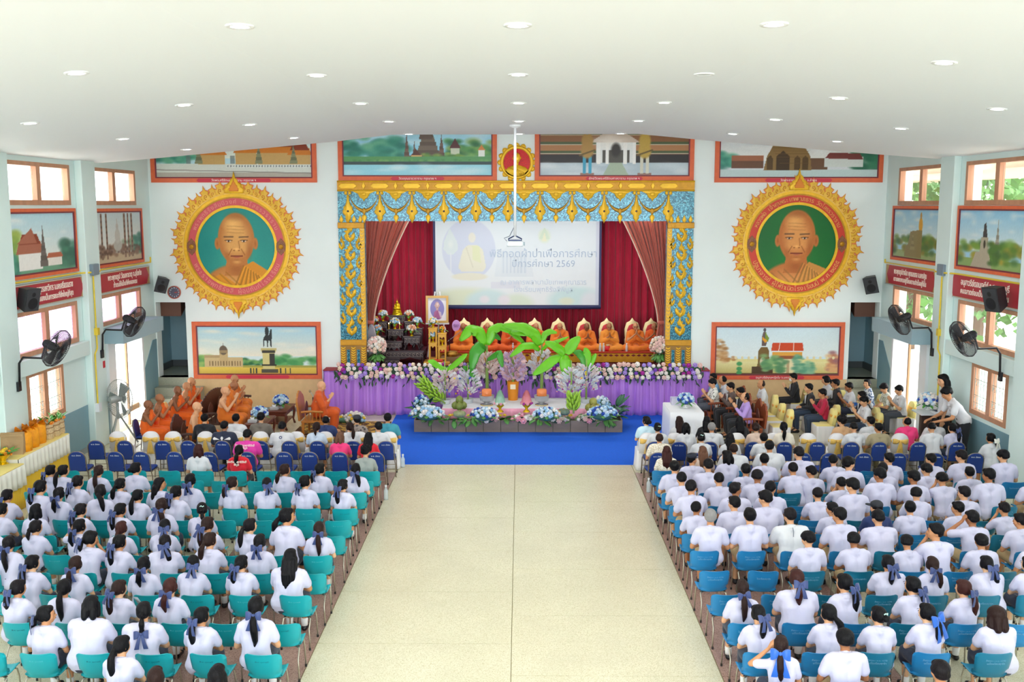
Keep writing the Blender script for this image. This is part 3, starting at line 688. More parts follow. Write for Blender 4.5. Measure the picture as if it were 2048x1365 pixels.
# ---------------------------------------------------------------- portrait medallions
def portrait(n, bg0, bg1, skin, robe, shoulder, seed, light=None):
    A = Art(n, n, bg0)
    A.ell(.5, .6, .75, .75, bg1, 1).ell(.12, .5, .3, .45, bg0, 1, .7).ell(.85, .4, .3, .5, bg0, 1, .5)
    sk = A.c(skin); dk = tuple(x * k for x, k in zip(sk, (.68, .52, .42))); md = tuple(x * k for x, k in zip(sk, (.86, .74, .66))); lt = tuple(min(1, x * 1.12 + .04) for x in sk)
    A.ell(.5, 1.12, .5, .42, md, .08).ell(.42, 1.0, .3, .26, sk, .7, .8)
    A.poly([(.38, .62), (.62, .62), (.66, .86), (.34, .86)], md).ell(.5, .78, .13, .1, dk, .8, .5)
    if robe:
        A.poly(shoulder, robe); r_ = A.c(robe); rd = tuple(x * .72 for x in r_); rl = tuple(min(1, x * 1.15) for x in r_)
        for i in range(7): A.line(.58 + .03 * i, .74 + .02 * i, .44 + .07 * i, 1.05, .012, rd, .7); A.line(.6 + .03 * i, .74 + .02 * i, .47 + .07 * i, 1.05, .008, rl, .6)
        for i in range(4): A.line(.12 + .08 * i, .88 - .02 * i, .3 + .1 * i, 1.05, .012, rd, .5)
    for sx in (-1, 1): A.ell(.5 + sx * .238, .46, .038, .085, md, .25).ell(.5 + sx * .238, .46, .016, .05, dk, .8, .6)
    A.ell(.5, .40, .235, .33, md, .06).ell(.5, .55, .17, .2, md, .1).ell(.5, .4, .2, .28, sk, .5).ell(.46, .22, .15, .12, lt, .9, .8).ell(.5, .12, .17, .07, tuple(x * .8 for x in md), .8, .45)
    A.ell(.41, .53, .07, .06, sk, 1).ell(.6, .53, .06, .05, sk, 1, .6).ell(.38, .6, .04, .1, dk, 1, .35).ell(.66, .55, .05, .16, dk, 1, .45)
    for sx in (-1, 1):
        x = .5 + sx * .095
        A.ell(x, .425, .06, .032, dk, .9, .6).ell(x, .43, .035, .012, (.93, .9, .84), .5).ell(x, .431, .014, .013, (.15, .1, .08), .4).line(x - .045, .42, x + .045, .42, .007, (.25, .15, .1)).line(x - .055, .375 + (.006 if sx > 0 else 0), x + .055, .375, .011, (.35, .24, .18), .8)
        A.line(.5 + sx * .06, .53, .5 + sx * .1, .6, .008, dk, .7)
    A.poly([(.475, .42), (.525, .42), (.555, .54), (.445, .54)], sk, .6).ell(.5, .53, .05, .024, lt, .9).ell(.47, .545, .016, .01, dk, .6).ell(.53, .545, .016, .01, dk, .6).line(.53, .43, .54, .52, .01, dk, .5)
    A.line(.43, .615, .57, .615, .011, (.5, .2, .15)).ell(.5, .632, .055, .014, (.74, .4, .3), .6, .8).ell(.5, .69, .07, .03, lt, 1, .6).ell(.5, .665, .05, .012, dk, 1, .5)
    for y in (.24, .28, .32): A.line(.39, y, .6, y + .01, .006, dk, .35)
    return A
def flame(h, w_):
    """a curled flame leaf outline, base at z=0"""
    return [(-w_ * .5, 0), (-w_ * .62, h * .3), (-w_ * .35, h * .42), (-w_ * .5, h * .62), (-w_ * .12, h * .72), (0, h), (w_ * .14, h * .7), (w_ * .5, h * .58), (w_ * .34, h * .4), (w_ * .6, h * .26), (w_ * .5, 0)]
PINKL = mat('peach_outline', 'e8874a', .6)
def ringpoly(r0, r1, d0, d1, n=72):
    b = MB()
    b.loft([[(r * math.cos(t), -d, r * math.sin(t)) for r, d in ((r0, d0), (r1, d0), (r1, d1), (r0, d1))] for t in np.linspace(0, 2 * PI, n + 1)], caps=False)
    return b
def clusters(s):
    out = []
    for ch in s:
        if out and (ch in 'ัิีึืฺุู็่้๊๋์ํ๎ำ'): out[-1] += ch
        else: out.append(ch)
    return out
def arc_text(s, r, a0, a1, size, m, parent, name='lettering'):
    """letters on a circle between angles a0 -> a1 (degrees, 90 = top), joined as one lettering part"""
    cl = clusters(s); vs, fs = [], []
    for i, c in enumerate(cl):
        if c == ' ': continue
        t = math.radians(a0 + (a1 - a0) * (i + .5) / len(cl))
        me = text_mesh(c, size, depth=.002)
        top = a0 > a1
        M = Matrix.Translation((r * math.cos(t), 0, r * math.sin(t))) @ Matrix.Rotation(-(t - PI / 2 if top else t + PI / 2), 4, 'Y') @ Matrix.Rotation(PI / 2, 4, 'X')
        o = len(vs); vs += [tuple(M @ v.co) for v in me.vertices]; fs += [tuple(o + k for k in p.vertices) for p in me.polygons]
    b = MB(); b.v, b.f = vs, fs
    return b.build(name, m, parent)
def medallion(loc, art, red, label, top, bot, tcol):
    o = thing('medallion', label, 'medallion', loc, 0)
    ringpoly(1.14, 1.255, 0, .03).build('gold_band', GOLD, o)
    ringpoly(1.235, 1.262, 0, .045).build('outer_bead', mat('peach_gold', 'f7c860', .45), o)
    ringpoly(1.13, 1.165, 0, .038).build('inner_bead', GOLDD, o)
    ringpoly(.955, 1.14, 0, .026).build('red_ring', red, o)
    ringpoly(.905, .965, 0, .04).build('portrait_rim', GOLD, o)
    put('portrait', art.noise(.012).mesh('portrait', 1.86, 1.86, PAINT, lambda x, z: x * x + z * z < .925 ** 2), o, (0, -.018, 0))
    n = 46
    lf = MB().prism(flame(.30, .165), .03, bev=.012).mesh('flame_leaf', mat('flame_gold', 'f6c544', .45, var=.08, vs=9), True)
    ol = MB().prism([(x * 1.34, z * 1.12 - .01) for x, z in flame(.30, .165)], .012).mesh('leaf_outline', PINKL)
    cu = MB().tube([(.0, -.034, .02), (-.035, -.034, .06), (-.02, -.034, .11), (.02, -.034, .11), (.025, -.034, .075), (0, -.034, .07)], .009, 5).mesh('curl', mat('amber_curl', 'd98a1c', .45), True)
    for k in range(n):
        t = 2 * PI * (k + .5) / n; sc = .95 + .16 * (k % 2); sd = 1 if math.cos(t) > 0 else -1
        q = put('flame_leaf', lf, o, (1.25 * math.cos(t), -.004 - .014 * (k % 2), 1.25 * math.sin(t)), (0, -(t - PI / 2) - .3 * sd * (1 if math.sin(t) > 0 else -1), 0), (sc * sd * -1, 1, sc))
        put('curl', cu, q); put('leaf_outline', ol, q, (0, .004, 0))
    for t, h_, w_, nm in ((PI / 2, .50, .42, 'crown_finial'), (-PI / 2, .46, .38, 'base_finial')):
        p = [(-w_ * .5, 0), (-w_ * .55, h_ * .2), (-w_ * .4, h_ * .3), (-w_ * .42, h_ * .42), (-w_ * .25, h_ * .5), (-w_ * .2, h_ * .64), (-w_ * .08, h_ * .72), (0, h_)]
        p += [(-x, z) for x, z in p[-2::-1]]
        q = put(nm, MB().prism(p, .045, bev=.03).mesh(nm, GOLD, True), o, (1.24 * math.cos(t), -.02, 1.24 * math.sin(t)), (0, -(t - PI / 2), 0))
        put('inner_flame', MB().prism([(x * .5, z * .6 + .05) for x, z in p], .02, bev=.012).mesh('inner_flame', mat('orange_flame_core', 'e88a2a', .5), True), q, (0, -.045, 0))
    for s in (-1, 1):
        b = MB().prism([(-.11, 0), (-.1, .09), (0, .2), (.1, .09), (.11, 0), (.1, -.09), (0, -.2), (-.1, -.09)], .02)
        q = put('side_panel', b.mesh('side_panel', mat('brown_filigree', '8d5a3c', .5, var=.5, vs=40)), o, (s * 1.05, -.022, 0))
        put('rosette', MB().lathe([(0, .02), (.05, .012), (.06, 0), (0, -.001)], 8, Matrix.Rotation(PI / 2, 4, 'X')).mesh('rosette', GOLDD, True), q, (0, -.02, 0))
    if top: put_ = arc_text(top, 1.045, 158, 22, .135, tcol, o); put_.location.y = -.03
    if bot: put_ = arc_text(bot, 1.05, 202, 338, .15, tcol, o); put_.location.y = -.03
medallion((-6.65, YB - .001, 3.93), portrait(130, '1d8a86', '46b09a', 'e6ac62', 'e0962c', [(0, .95), (.3, .84), (.5, .98), (.56, .76), (.7, .68), (.98, .86), (1, 1), (0, 1)], 1), mat('rose_ring', 'd95a5e', .45), 'large gold flame medallion with a monk portrait on cyan, above the horseman painting', 'พระพุทธิรังสีมุนีวงศ์ วัดโสธรวราราม', 'พระราชพุทธิรังสี ผู้อุปถัมภ์โรงเรียน', mat('rose_letter', 'ef9a8c', .5))
medallion((6.46, YB - .001, 4.0), portrait(130, '1c6a35', '2f8a3c', 'eca45e', 'd8964a', [(.58, .84), (.66, .72), (1, .86), (1, 1), (.5, 1)], 2), mat('scarlet_ring', 'd8402e', .45), 'large gold flame medallion with a monk portrait on green, above the pavilion painting', 'หลวงพ่อ เจ้าคุณพระเทพคุณาธาร วัดโสธรวราราม', 'ปฐมาจารย์ ผู้ให้กำเนิดโรงเรียนนี้ พ.ศ.๒๔๕๕', mat('gold_letter', 'f0b060', .5))
# small red medallion over the stage with a gold bust in relief
o = thing('small_medallion', 'small round gold relief of a monk on red mosaic above the frieze', 'medallion', (-.075, YB - .001, 5.88))
MB().lathe([(0, 0), (.33, 0), (.33, .02), (0, .02)], 40, Matrix.Rotation(PI / 2, 4, 'X')).build('mosaic_disc', mat('red_mosaic', 'd8141c', .3, var=.35, vs=45, bump=.6, bs=50), o)
ringpoly(.31, .385, 0, .05, 48).build('gold_ring', GOLD, o, smooth=True)
for k in range(16):
    t = 2 * PI * k / 16
    put('petal', bpy.data.meshes.get('small_petal') or MB().prism([(-.07, 0), (-.05, .05), (0, .08), (.05, .05), (.07, 0)], .03, bev=.012).mesh('small_petal', GOLD, True), o, (.375 * math.cos(t), -.004, .375 * math.sin(t)), (0, -(t - PI / 2), 0))
b = MB(); b.ball((0, -.05, .1), (.085, .045, .12), 14, 9); b.ball((0, -.02, -.02), (.045, .04, .08)); b.ball((-.088, -.015, .1), (.015, .015, .03)); b.ball((.088, -.015, .1), (.015, .015, .03)); b.ball((0, -.07, .09), (.014, .02, .028))
b.prism([(-.29, -.2), (-.2, -.11), (-.06, -.06), (.06, -.06), (.2, -.11), (.29, -.2), (.22, -.29), (.1, -.335), (-.1, -.335), (-.22, -.29)], .05, bev=.02)
for i in range(4): b.tube([(-.2 + .05 * i, -.06, -.12 - .01 * i), (.02 + .05 * i, -.065, -.22), (.1 + .03 * i, -.055, -.32)], .008, 5)
b.build('bust', mat('bright_gold', 'f4c22c', .35, metal=.3), o, smooth=True)
# ---------------------------------------------------------------- gilded proscenium
def mosaic(name, a, b_, sc):
    m = mat(name, a, .2, metal=.15, spec=.7)
    N, L = m.node_tree.nodes, m.node_tree.links; bs = N['Principled BSDF']
    tc = N.new('ShaderNodeTexCoord'); v = N.new('ShaderNodeTexVoronoi'); v.inputs['Scale'].default_value = sc
    L.new(tc.outputs['Object'], v.inputs['Vector'])
    s = N.new('ShaderNodeSeparateColor'); L.new(v.outputs['Color'], s.inputs[0])
    r = N.new('ShaderNodeValToRGB'); e = r.color_ramp.elements
    e[0].color = (*hexc(b_), 1); e[1].color = (*hexc('74c8dc'), 1); e[1].position = 1.0
    k = r.color_ramp.elements.new(.55); k.color = (*hexc(a), 1)
    L.new(s.outputs[0], r.inputs[0]); L.new(r.outputs[0], bs.inputs['Base Color'])
    bp = N.new('ShaderNodeBump'); bp.inputs['Strength'].default_value = .5; bp.inputs['Distance'].default_value = .01
    L.new(s.outputs[1], bp.inputs['Height']); L.new(bp.outputs[0], bs.inputs['Normal'])
    return m
MOS = mosaic('turquoise_mirror_mosaic', '1d7c96', '0a3c52', 46)
fz = thing('proscenium_valance', 'gilded turquoise mosaic valance with garland relief across the top of the stage', 'valance', (-.1, YB - .001, 0))
x0, x1 = -4.14, 4.14
MB().box((x0, -.05, 4.53), (x1, .25, 5.24)).build('mosaic_panel', MOS, fz)
MB().box((x0, -.075, 5.23), (x1, 0, 5.46)).build('frieze_band', GOLDD, fz)
for z in (5.235, 5.445): MB().tube([(x0, -.08, z), (x1, -.08, z)], .02, 8).build('moulding', GOLD, fz, smooth=True)
pit = 8.26 / 11.1
loz = MB().prism([(-.22, 0), (-.15, .06), (.15, .06), (.22, 0), (.15, -.06), (-.15, -.06)], .018, bev=.012).mesh('frieze_lozenge', GOLD)
bud = MB().prism([(-.05, 0), (0, .09), (.05, 0), (0, -.1)], .03, bev=.015).mesh('frieze_bud', GOLD)
pen = MB(); pp = [(0, -.3), (-.03, -.24), (-.07, -.18), (-.06, -.13), (-.13, -.06), (-.125, 0), (-.10, .02), (-.11, .07), (-.06, .12), (-.03, .22), (-.025, .36)]
pen.prism(pp + [(-x, z) for x, z in pp[:0:-1]], .045, bev=.018)
for s in (-1, 1): pen.ball((s * .045, -.02, .4), (.04, .025, .045), 10, 6)
PENM = pen.mesh('pendant', GOLD, True)
gem = MB().ball((0, 0, 0), (.025, .015, .025), 8, 5).mesh('gem', mat('dark_gem', '3a3048', .1), True)
lot = MB().prism([(-.26, .09), (-.14, .03), (-.09, -.06), (-.03, -.09), (0, -.15), (.03, -.09), (.09, -.06), (.14, .03), (.26, .09)], .03, bev=.015)
lot.box((-.05, -.05, -.02), (.05, -.02, .06), bev=.008)
LOTM = lot.mesh('lotus_bracket', GOLD, True)
tas = MB().prism([(0, -.14), (-.06, .0), (-.045, .05), (0, .08), (.045, .05), (.06, 0)], .03, bev=.015).mesh('tassel', GOLD, True)
def swag_mesh():
    b = MB(); h = pit / 2 - .04; rings = []
    for i in range(17):
        x = -h + 2 * h * i / 16; k = 1 - (x / h) ** 2
        z = -.33 * k ** .8; th = .012 + .035 * k
        rings.append([(x, -.0, z - th), (x, -.03, z - th * .6), (x, -.035, z), (x, -.03, z + th * .6), (x, 0, z + th)])
    b.loft(rings); b.prism([(-.06, -.33), (0, -.44), (.06, -.33), (0, -.26)], .045, bev=.015)
    return b.mesh('swag', mat('antique_gold', 'cf9a2c', .4, metal=.3, bump=.4, bs=50), True)
SWG = swag_mesh()
for k in range(12):
    x = -4.02 + pit * k + .12
    if x < 4.1:
        q = put('pendant', PENM, fz, (x, -.05, 4.78)); put('gem', gem, q, (0, -.05, -.02)); put('frieze_lozenge', loz, fz, (x, -.075, 5.34))
    xm = x + pit / 2
    if xm + pit / 2 < 4.15:
        put('swag', SWG, fz, (xm, -.05, 5.10)); put('lotus_bracket', LOTM, fz, (xm, -.05, 5.13)); put('tassel', tas, fz, (xm, -.055, 4.61)); put('frieze_bud', bud, fz, (xm, -.075, 5.345))
# pillars
def kanok():
    b = MB(); p = [(0, -.17), (-.1, -.09), (-.125, 0), (-.09, .05), (-.13, .1), (-.05, .12), (-.07, .17), (-.02, .19), (0, .28), (.03, .2), (.065, .15), (.045, .09), (.0, .07), (-.035, .03), (-.03, -.03), (.0, -.05), (.035, -.03), (.03, .01), (.06, .03), (.09, .07), (.12, .01), (.1, -.08)]
    b.prism(p, .035, bev=.008); b.tube([(.02, -.03, -.0), (-.02, -.035, -.02), (-.05, -.035, .03), (-.02, -.03, .1), (.02, -.03, .12)], .012, 6)
    return b.mesh('flame_motif', GOLD, True)
KAN = kanok()
for s, xc, lb in ((-1, -3.945, 'gilded mosaic pillar framing the stage beside the altar tables'), (1, 3.745, 'gilded mosaic pillar framing the stage beside the end monk')):
    pl = thing('proscenium_pillar', lb, 'pillar', (xc, YB - .001, 0))
    MB().box((-.3, -.03, .95), (.3, .25, 4.6)).build('mosaic_panel', MOS, pl)
    inner = -s
    for i, (z0, z1) in enumerate(((4.36, 4.5), (1.6, 1.74), (.98, 1.06))):
        MB().box((-.31, -.07, z0), (.31, .0, z1), bev=.012).build('collar', GOLDD, pl)
    xi = inner * .255
    MB().box((xi - .055, -.06, 1.74), (xi + .055, 0, 4.36)).build('border_strip', mat('pale_gold_strip', 'd8ab4a', .4, metal=.2), pl)
    chv = bpy.data.meshes.get('chevron') or MB().prism([(-.045, .03), (0, -.01), (.045, .03), (.045, -.01), (0, -.05), (-.045, -.01)], .02, bev=.006).mesh('chevron', GOLD)
    for k in range(30): put('chevron', chv, pl, (xi, -.06, 1.8 + .086 * k))
    for k in range(6): put('flame_motif', KAN, pl, (-.03 * inner, -.03, 2.0 + .44 * k), None, (-s * 1.05, 1, 1.02))
    for k in range(5):
        put('flame_motif', KAN, pl, (-.03 * inner + .2, -.025, 2.22 + .44 * k), None, (-s * .62, 1, .75)); put('flame_motif', KAN, pl, (-.03 * inner - .2, -.025, 2.22 + .44 * k), None, (s * .62, 1, .75))
    for k in range(4): put('lotus_bud', tas, pl, (-.22 + .147 * k, -.05, 4.56), (0, PI, 0), .8)
    MB().box((-.31, -.06, 1.06), (.31, 0, 1.6)).build('plinth', mat('brown_gold_plinth', '9c7434', .5, metal=.2), pl)
    for k in range(3):
        for j in range(9): put('chevron', chv, pl, (-.24 + .24 * k, -.06, 1.1 + .056 * j), None, (1.2, 1, .8))
    for k in range(2): put('mosaic_strip', MB().box((-.035, -.07, 1.16), (.035, -.06, 1.5)).mesh('mosaic_strip', MOS), pl, (-.12 + .24 * k, 0, 0))
# ---------------------------------------------------------------- curtains
CRIM = mat('crimson_velvet', 'b80a38', .75, sheen=.3, var=.08, vs=3)
CORAL = mat('coral_drape', 'c4604e', .7, sheen=.3, var=.06, vs=3)
def pleat(u, n, a, seed=0): return a * math.sin(2 * PI * n * u + 1.3 * math.sin(2 * PI * u * 3 + seed)) + a * .35 * math.sin(2 * PI * n * 2.3 * u + seed)
b = MB().sheet(lambda u, v: (-4.5 + 8.9 * u, 26.6 + pleat(u, 44, .06) * (1 + .15 * math.sin(6 * v)), 1.0 + 3.9 * v), 520, 4, thick=.006)
tag(b.build('stage_curtain', CRIM, smooth=True), 'deep crimson pleated curtain hanging across the back of the stage', 'curtain')
for s, xo, lb in ((-1, -3.8, 'coral drape tied back against the stage pillar beside the altar'), (1, 3.6, 'coral drape tied back against the stage pillar beside the end monk')):
    def dr(u, v):
        z = 1.15 + 3.5 * v; z_ = 2.05
        k = max(0, min(1, (z - z_) / 2.6)) ** 1.45
        w_ = (.22 + .95 * k) if z > z_ else .22 + .12 * (z_ - z)
        x = xo - s * w_ * u
        return (x, 24.15 + pleat(u, 9, .035 + .02 * k, 1), z)
    t = thing('side_drape', lb, 'curtain', (0, 0, 0))
    MB().sheet(dr, 140, 26, thick=.006).build('cloth', CORAL, t, smooth=True)
    MB().tube([Vector(dr(1, v)) + Vector((-s * .01, -.02, 0)) for v in np.linspace(.26, 1, 16)], .018, 6).build('fringe', mat('cream_fringe', 'e6cdb8', .8), t)
    MB().tube([Vector(dr(u, .26)) + Vector((0, -.06, 0)) for u in np.linspace(0, 1, 8)], .05, 8).build('tie_band', CORAL, t, smooth=True)
# ---------------------------------------------------------------- projection screen with the slide
A = Art(224, 115, 'eaf4fb').grad('e6f3fb', 'f4f9fb', 0, 1)
A.ell(.205, .34, .165, .36, 'd3ddf4', .03).mix((((A.X < .035) | (A.X > .36)) & (A.X < .37) & (A.Y < .72)) * 0., 'ffffff')
A.poly([(.09, .09), (.135, .25), (.14, .34), (.11, .4), (.08, .4), (.05, .34), (.055, .25)], 'dfeef0').ell(.095, .28, .022, .07, 'eef8f4', .8).line(.095, .38, .095, .62, .008, 'eef3fb')
A.ell(.225, .2, .024, .065, 'f0eedf', .2).poly([(.17, .34), (.2, .29), (.26, .29), (.29, .34), (.31, .55), (.29, .6), (.16, .6), (.14, .55)], 'efecd2').ell(.21, .66, .12, .05, 'f1eed6', .2).poly([(.225, .3), (.27, .3), (.28, .5), (.23, .46)], 'e9eeba').line(.19, .32, .23, .55, .008, 'dcd8c0')
A.ell(.18, 1.0, .3, .24, 'e6f0cc', .3).ell(.32, .98, .16, .2, 'd0eef0', .3).ell(.5, .98, .12, .14, 'e2f2d8', .4).ell(.86, .95, .2, .2, 'cdeeee', .3).ell(.95, .98, .08, .18, 'e8eef6', .4).ell(.42, .94, .05, .08, 'f4ecf4', .5).ell(.3, .93, .04, .06, 'f4f0f6', .5).ell(.8, .95, .06, .06, 'e8f0d0', .5)
A.rect(.4, .38, .56, .66, 'dfeaf4').poly([(.36, .66), (.38, .4), (.44, .3), (.48, .1), (.52, .3), (.58, .42), (.6, .66)], 'e3edf5', .8).rect(.34, .72, .52, .8, 'e4e8f4')
for i in range(7): A.rect(.41 + .022 * i, .42, .42 + .022 * i, .62, 'd2e0ee')
A.ell(.665, .18, .045, .1, 'e4f2d8', .4).poly([(.63, .22), (.665, .08), (.7, .22)], 'd6ecd0').poly([(.65, .24), (.665, .13), (.68, .24)], 'f2f2cc').rect(.978, 0, 1, 1, 'd3daee')
A.im = (A.im * .75 + np.array(A.c('eef5fb')) * .25) * .84
sc_ = thing('projection_screen', 'white projection screen with a pale slide hanging before the crimson curtain', 'screen', (-.07, 26.0, 3.38))
MB().box((-2.19, -.02, -1.14), (2.19, .02, 1.3)).build('border', mat('navy_screen_border', '2c2f5c', .6), sc_)
put('slide', A.mesh('slide', 4.26, 2.19, paint_mat('screen_slide', .6, emit=SLIDE)), sc_, (0, -.024, .02))
TG = mat('pale_grey_slide_text', 'a6b6ca', .6, emit=.02); TH2 = mat('faint_slide_text', 'b9c6d6', .6, emit=.02)
for s_, z, sz, m in (('พิธีทอดผ้าป่าเพื่อการศึกษา', .26, .27, TG), ('ปีการศึกษา 2569', .0, .25, TG), ('ณ อาคารพลานามัยเทพคุณาธาร', -.48, .18, TH2), ('โรงเรียนพุทธิรังสีพิบูล', -.67, .18, TH2)):
    put('lettering', text_mesh(s_, sz, m=m), sc_, (.68, -.03, z), (PI / 2, 0, 0))
MB().tube([(-2.19, 0, -1.15), (2.19, 0, -1.15)], .035, 10).build('weight_bar', mat('navy_screen_border', '2c2f5c'), sc_, smooth=True)
# ---------------------------------------------------------------- projector on its ceiling pole
pj = thing('projector', 'white projector on a long white pole under the ceiling', 'projector', (-.09, 18.2, 0))
z0 = at_y(1030, 488, 18.2).z
MB().tube([(0, 0, z0 + .13), (0, 0, cz(0))], .024, 12).build('pole', WHITEF, pj, smooth=True)
MB().lathe([(.0, .0), (.1, 0), (.1, -.03), (.03, -.06), (0, -.06)], 20, T(0, 0, cz(0))).build('ceiling_plate', WHITEF, pj)
bd = MB().box((-.15, -.12, z0 - .05), (.15, .14, z0 + .05), bev=.02).build('body', mat('projector_white', 'dfe9ee', .35), pj)
MB().box((.15, -.06, z0 - .03), (.18, .08, z0 + .03)).build('vent', mat('vent_grey', '9fb3bd', .5), bd)
MB().lathe([(0, 0), (.035, 0), (.035, .04), (.028, .045), (0, .03)], 14, T(.04, .14, z0, 0, -PI / 2)).build('lens', mat('lens_dark', '20242c', .1), bd)
b = MB().box((-.12, -.07, z0 + .055), (.1, .07, z0 + .075))
for s in (-1, 1): b.tube([(s * .11, 0, z0 + .05), (s * .12, 0, z0 + .09), (0, 0, z0 + .15)], .014, 6)
b.build('bracket', mat('navy_bracket', '39496e', .4, metal=.3), pj)
MB().tube([(-.15, 0, z0 + .05), (-.2, .02, z0 + .1), (-.1, 0, z0 + .14), (-.02, .02, z0 + .3)], .008, 5).build('cable', mat('cable_grey', '6c7787', .5), pj)
# ================================================================ PEOPLE: one continuous body each, hair and clothing as its children
SKINS = [mat('skin_%d' % i, h, .55, spec=.35) for i, h in enumerate(('d9a47c', 'c68d64', 'e3b58e', 'a8704c', '8c5b3e'))]
HAIRS = [mat('hair_%d' % i, h,   .45, spec=.16, bump=.5, bs=70, stretch=(1, 1, .12)) for i, h in enumerate(('0d0c10', '141014', '2a1a17', '6b4a38', '8f8d8c', '3c1e1b'))]
def cloth(name, h, **k): return mat('cloth_' + name, h, .8, sheen=.15, bump=.12, bs=22, **k)
WHITES = cloth('white', 'cdcce5'); WHITEB = cloth('clean_white', 'd6d8dd'); NAVY = cloth('navy', '1f2840'); KHAKI = cloth('khaki', 'b39a6d'); BLACKC = cloth('black', '191b22')
RIB = mat('ribbon_navy', '2f4178', .5, sheen=.3); RIBB = mat('ribbon_bright_blue', '1f62c4', .45, sheen=.3); RIBW = mat('ribbon_cream', 'f4f1e6', .6)
SHOE = mat('shoe_black', '17171b', .35)
SOCK = mat('sock_white', 'eeeeee', .8)
EYE = mat('eye_dark', '1c1412', .3); LIP = mat('lip', 'a55a4c', .5)
def fuse(name, prims, vox, m, wr=0, it=3, seed=0, cut=None):
    """grow one continuous surface around capsules ('c',p,q,rp,rq) and ellipsoids ('e',centre,radii[,rotation])"""
    b = MB()
    for p in prims:
        if p[0] == 'c':
            _, a, q, r0, r1 = p; a, q = Vector(a), Vector(q); d = (q - a)
            L = max(d.length, 1e-5); z = d / L
            up = z.cross(Vector((0, 0, 1)) if abs(z.z) < .9 else Vector((0, 1, 0))).normalized(); w_ = z.cross(up)
            prof = [(-r0 * .96, r0 * .28), (-r0 * .7, r0 * .71), (0, r0), (L * .5, (r0 + r1) / 2), (L, r1), (L + r1 * .7, r1 * .71), (L + r1 * .96, r1 * .28)]
            b.loft([[a + z * h + (up * math.cos(t) + w_ * math.sin(t)) * r for t in (2 * PI * k / 12 for k in range(12))] for h, r in prof])
        else:
            M = Matrix.Translation(p[1]) @ (Euler(p[3]).to_matrix().to_4x4() if len(p) > 3 else Matrix())
            b.ball((0, 0, 0), p[2], 14, 10, M)
    me = bpy.data.meshes.new('tmp'); me.from_pydata([tuple(v) for v in b.v], [], b.f)
    o = bpy.data.objects.new('tmp', me); COL.objects.link(o)
    r = o.modifiers.new('r', 'REMESH'); r.mode = 'VOXEL'; r.voxel_size = vox
    s = o.modifiers.new('s', 'SMOOTH'); s.factor = .5; s.iterations = it
    dg = bpy.context.evaluated_depsgraph_get()
    out = bpy.data.meshes.new_from_object(o.evaluated_get(dg)); out.name = name
    bpy.data.objects.remove(o); bpy.data.meshes.remove(me)
    n = len(out.vertices); co = np.empty(n * 3, np.float32); out.vertices.foreach_get('co', co); co = co.reshape(-1, 3)
    if wr:
        no = np.empty(n * 3, np.float32); out.vertices.foreach_get('normal', no); no = no.reshape(-1, 3)
        rg = np.random.RandomState(seed + 11); d = np.zeros(n)
        for i in range(7):
            k = rg.normal(0, 1, 3); k = k / np.linalg.norm(k) * rg.uniform(22, 75)
            d += np.sin(co @ k + rg.uniform(0, 6)) * 14 / np.linalg.norm(k)
        co += no * (wr * np.clip(d / 2, -.55, 1.4))[:, None].astype(np.float32)
    out.vertices.foreach_set('co', co.ravel())
    out.materials.clear(); out.materials.append(m); out.shade_smooth()
    return out
V = Vector
def hand(P, d, up, s, curl=.3, thumb=1):
    """palm, four unequal bent fingers and a thumb leaving the side of the palm; P wrist, d pointing dir, up = back of hand"""
    d = d.normalized(); side = d.cross(up).normalized(); up = side.cross(d).normalized()
    pr = [('c', P, P + d * .03 * s, .022 * s, .024 * s)]
    for i in range(4):
        o = (i - 1.5) * .0185 * s
        k = P + d * .075 * s + side * o
        pr.append(('c', P + d * .02 * s + side * o * .6, k, .013 * s, .0115 * s))
        L = (.066, .076, .071, .054)[i] * s
        m_ = k + (d * math.cos(curl) - up * math.sin(curl)) * L * .5 + side * o * .12
        e = m_ + (d * math.cos(curl * 2.2) - up * math.sin(curl * 2.2)) * L * .5
        pr += [('c', k, m_, .0098 * s, .009 * s), ('c', m_, e, .009 * s, .0075 * s)]
    t0 = P + d * .022 * s + side * thumb * .022 * s; t1 = t0 + (d * .55 + side * thumb * .7 - up * .25).normalized() * .036 * s
    pr += [('c', P + d * .01 * s, t0, .015 * s, .0125 * s), ('c', t0, t1, .0125 * s, .0105 * s), ('c', t1, t1 + (d * .9 + side * thumb * .15).normalized() * .028 * s, .0105 * s, .008 * s)]
    return pr
BODY = {}
